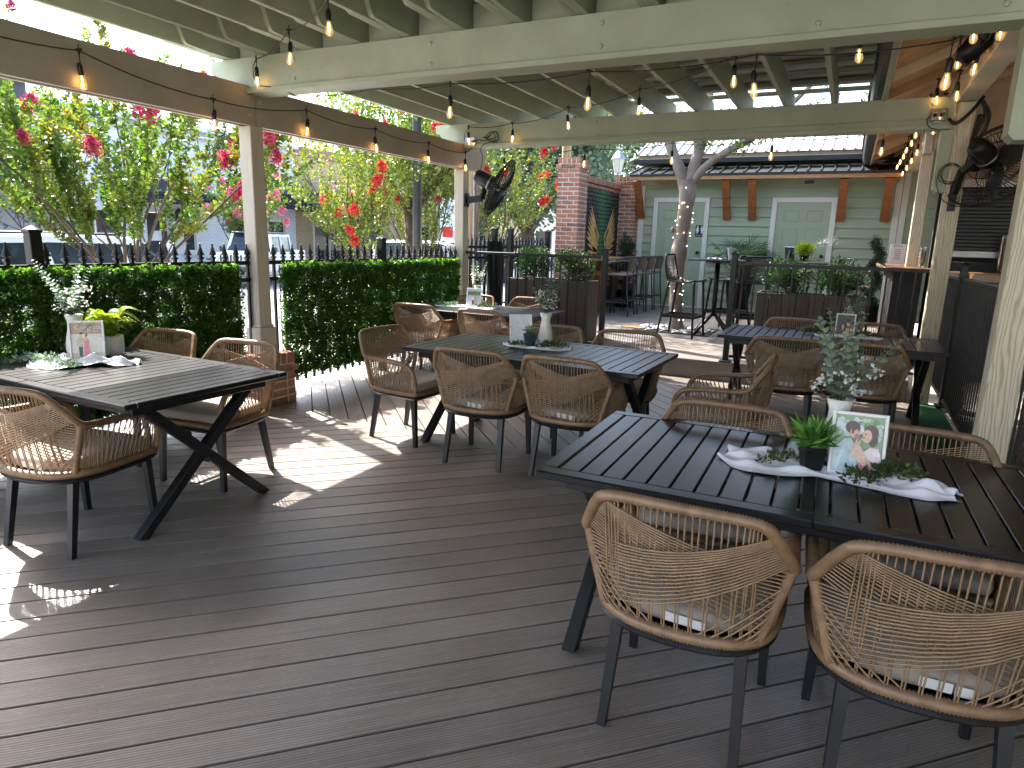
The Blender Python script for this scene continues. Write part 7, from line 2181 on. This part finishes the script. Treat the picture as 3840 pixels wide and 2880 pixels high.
# ---- railing side table
cloth('white runner on the railing side table', 'T4', 0.08, 6.80, 0.56, 0.22, R(3), 22, 0.016)
vase('small white pot of eucalyptus on the railing side table', (0.10, 7.0, TZ + 0.005), 1.25, 9, 0.62, 0.30, 22, 52, small=True)
sk2 = (0.58, 0.33, 0.22); dk = (0.018, 0.012, 0.010)
pD = [(FULL, (0.075, 0.066, 0.062)), ([(0.55, 0.55), (1, 0.5), (1, 0.8), (0.6, 0.85)], (0.10, 0.10, 0.11)),
      ([(0.48, 0.0), (1.0, 0.0), (1.0, 0.22), (0.90, 0.34), (0.76, 0.40), (0.60, 0.38), (0.52, 0.25)], (0.66, 0.40, 0.27)), ([(0.62, 0.36), (0.74, 0.36), (0.74, 0.5), (0.62, 0.5)], (0.50, 0.28, 0.18)),
      (ell(0.68, 0.70, 0.135, 0.12), dk), (ell(0.68, 0.60, 0.11, 0.145), sk2), ([(0.56, 0.66), (0.80, 0.66), (0.79, 0.76), (0.68, 0.80), (0.57, 0.76)], dk), (ell(0.64, 0.635, 0.022, 0.012), dk), (ell(0.73, 0.635, 0.022, 0.012), dk), (ell(0.685, 0.54, 0.05, 0.018), (0.80, 0.74, 0.70)), (ell(0.685, 0.585, 0.018, 0.03), (0.48, 0.25, 0.16)),
      ([(0.16, 0.0), (0.54, 0.0), (0.56, 0.45), (0.50, 0.56), (0.36, 0.60), (0.24, 0.55), (0.18, 0.38)], dk), ([(0.10, 0.0), (0.50, 0.0), (0.50, 0.18), (0.42, 0.26), (0.26, 0.26), (0.14, 0.18)], (0.05, 0.045, 0.05)), ([(0.32, 0.22), (0.43, 0.22), (0.43, 0.36), (0.32, 0.36)], (0.50, 0.28, 0.18)),
      (ell(0.375, 0.425, 0.092, 0.125), sk2), ([(0.28, 0.47), (0.36, 0.55), (0.47, 0.48), (0.47, 0.56), (0.37, 0.60), (0.28, 0.56)], dk), (ell(0.34, 0.45, 0.02, 0.011), dk), (ell(0.415, 0.45, 0.02, 0.011), dk), (ell(0.378, 0.37, 0.045, 0.017), (0.82, 0.76, 0.72)), (ell(0.378, 0.412, 0.015, 0.025), (0.48, 0.25, 0.16)),
      ([(0.40, 0.02), (0.56, 0.05), (0.60, 0.16), (0.55, 0.22), (0.46, 0.17), (0.38, 0.08)], (0.62, 0.36, 0.24))]
frame('white framed dark portrait of a smiling couple on the railing side table', (0.045, 6.83, TZ + 0.008), R(0), 0.165, 0.205, pD, 11)
bp = shrub('potted_plant', 'small round green plant left of the dark portrait', (-0.12, 6.95, TZ + 0.055), 0.055, 0.055, 420, 0.022, 'conifer', cat='plant')
pot(bp, 0.03, 0.038, 0.06, 'ceramic', -0.05)
garland('ivy strand left of the dark portrait on the railing side table', [(-0.30, 6.83, TZ + 0.01), (-0.20, 6.85, TZ + 0.025), (-0.08, 6.83, TZ + 0.02)], 260, 0.05, 0.022)
garland('ivy strand right of the dark portrait on the railing side table', [(0.16, 6.85, TZ + 0.012), (0.25, 6.88, TZ + 0.025), (0.34, 6.90, TZ + 0.01)], 200, 0.05, 0.022)
bw_ = empty('burlap_bow', (-0.06, 6.88, TZ + 0.006), 0.3, 'small jar tied with a burlap bow on the railing side table', 'jar')
b = MB(); b.lathe([(0.028, 0), (0.03, 0.05), (0.024, 0.07), (0.024, 0.08)], 14); b.build('jar', 'clear', bw_, True)
b = MB()
for sg in (1, -1): b.tube(catmull([(0, -0.03, 0.065), (sg * 0.02, -0.035, 0.085), (sg * 0.035, -0.035, 0.07), (sg * 0.015, -0.032, 0.06), (0, -0.03, 0.065)], 5), 0.005, 4, squash=0.5)
b.tube([(0, -0.03, 0.065), (0.012, -0.034, 0.03)], 0.004, 4); b.build('bow', 'burlap', bw_)

# ---- fan post table
cloth('white runner on the fan post table', 'T5', -3.97, 6.83, 0.72, 0.34, R(6), 33, 0.014)
vase('white vase with pale blossoms and eucalyptus on the fan post table', (-3.93, 7.02, TZ + 0.005), 1.12, 9, 0.58, 0.30, 30, 61)
pE = [(FULL, (0.60, 0.68, 0.74)), ([(0, 0.62), (1, 0.62), (1, 0.84), (0, 0.84)], (0.20, 0.26, 0.12))] + blobs(5, 26, 0, 1, 0.62, 0.9, 0.06, [(0.16, 0.22, 0.10), (0.30, 0.34, 0.16)]) + [(FULL[:2] + [(1, 0.2), (0, 0.3)], (0.72, 0.74, 0.76)),
      ([(0.38, 0.05), (0.50, 0.05), (0.52, 0.35), (0.36, 0.35)], (0.06, 0.06, 0.07)), ([(0.36, 0.32), (0.53, 0.32), (0.53, 0.55), (0.40, 0.56)], (0.80, 0.78, 0.76)), (ell(0.47, 0.62, 0.055, 0.05), (0.66, 0.42, 0.32)), ([(0.50, 0.05), (0.75, 0.05), (0.68, 0.5), (0.55, 0.5)], (0.74, 0.36, 0.36)), (ell(0.58, 0.58, 0.06, 0.06), (0.62, 0.36, 0.24))]
frame('small white framed lakeside portrait on the fan post table', (-3.90, 6.87, TZ + 0.008), R(16), 0.178, 0.215, pE, 11)
garland('pale sprig lying on the runner of the fan post table', [(-4.28, 6.70, TZ + 0.012), (-4.15, 6.72, TZ + 0.02), (-4.02, 6.74, TZ + 0.012)], 260, 0.05, 0.022, 'euca')
garland('yellow green sprig right of the lakeside portrait', [(-3.80, 6.83, TZ + 0.012), (-3.74, 6.84, TZ + 0.03), (-3.66, 6.86, TZ + 0.012)], 200, 0.05, 0.022)

# ---- pub table dressing
ZP = ZF + 1.112
t = empty('table_runner', (-1.62, 10.15, ZP), 0, 'white cloth with greenery on the tall table by the tree', 'cloth')
b = MB(); V = []; F = []
for j in range(9):
    for i in range(17): V.append(((i / 16 - .5) * 0.42, (j / 8 - .5) * 0.22, 0.002 + 0.02 * abs(math.sin(i * 0.9 + j * 0.5))))
for j in range(8):
    for i in range(16): F.append((j * 17 + i, j * 17 + i + 1, j * 17 + i + 18, j * 17 + i + 17))
b.add(V, F); b.build('cloth', 'white_cloth', t, True)
shrub('potted_plant', 'small mixed greenery on the tall table by the tree', (-1.56, 10.18, ZP + 0.02), 0.11, 0.07, 420, 0.035, 'euca', cat='plant')
frame('white framed picture seen edge on at the tall table by the tree', (-1.50, 10.05, ZP), R(75), 0.13, 0.17, [(FULL, (0.7, 0.7, 0.7))], 12)
s = shrub('potted_plant', 'bright lime plant in a black pot on the tall table behind the planter', (-0.56, 10.35, ZP + 0.08), 0.12, 0.085, 900, 0.034, 'fern', cat='plant')
pot(s, 0.05, 0.06, 0.09, 'black_plastic', -0.075)
frame('picture frame seen from behind on the tall table behind the planter', (-0.74, 10.40, ZP), R(150), 0.16, 0.21, [(FULL, (0.7, 0.7, 0.7))], 12)
garland('yellow sprig on the tall table behind the planter', [(-0.52, 10.2, ZP + 0.01), (-0.42, 10.2, ZP + 0.02), (-0.34, 10.2, ZP + 0.01)], 90, 0.05, 0.025, 'fern')
g = empty('white_flower_spray', (-0.48, 10.38, ZP), 0, 'arching white flower spray on the tall table behind the planter', 'flowers')
b = MB(); pth = catmull([(0, 0, 0.05), (0.06, 0, 0.22), (0.16, 0, 0.33), (0.27, 0, 0.34)], 6); b.tube(pth, 0.003, 4); b.build('stem', 'stem', g)
C = np.array([tuple(p) for p in pth[6:]]); n = 160
P = C[RNG.integers(0, len(C), n)] + RNG.normal(size=(n, 3)) * np.array([0.02, 0.02, 0.03]) - np.array([0, 0, 0.03])
ngon_cloud('blossom', 'blossom', leaf_quads(P, rand_dirs(n), 0.022, 0.018, 0.3), None, g, 4)

# ---- small floor details
t = empty('dry_leaf', (-0.38, 1.52, 0.002), 0.4, 'curled dry brown leaf on the deck below the closest chairs', 'leaf')
b = MB(); V, F = [], []
for i in range(9):
    u = i / 8; w = 0.012 * math.sin(PI * u) + 0.001
    for k in (-1, 0, 1): V.append((u * 0.07, k * w, 0.004 + 0.016 * u * u + 0.006 * abs(k)))
for i in range(8):
    for k in range(2): F.append((i * 3 + k, i * 3 + k + 1, i * 3 + k + 4, i * 3 + k + 3))
b.add(V, F); b.build('blade', 'stool_brown', t)
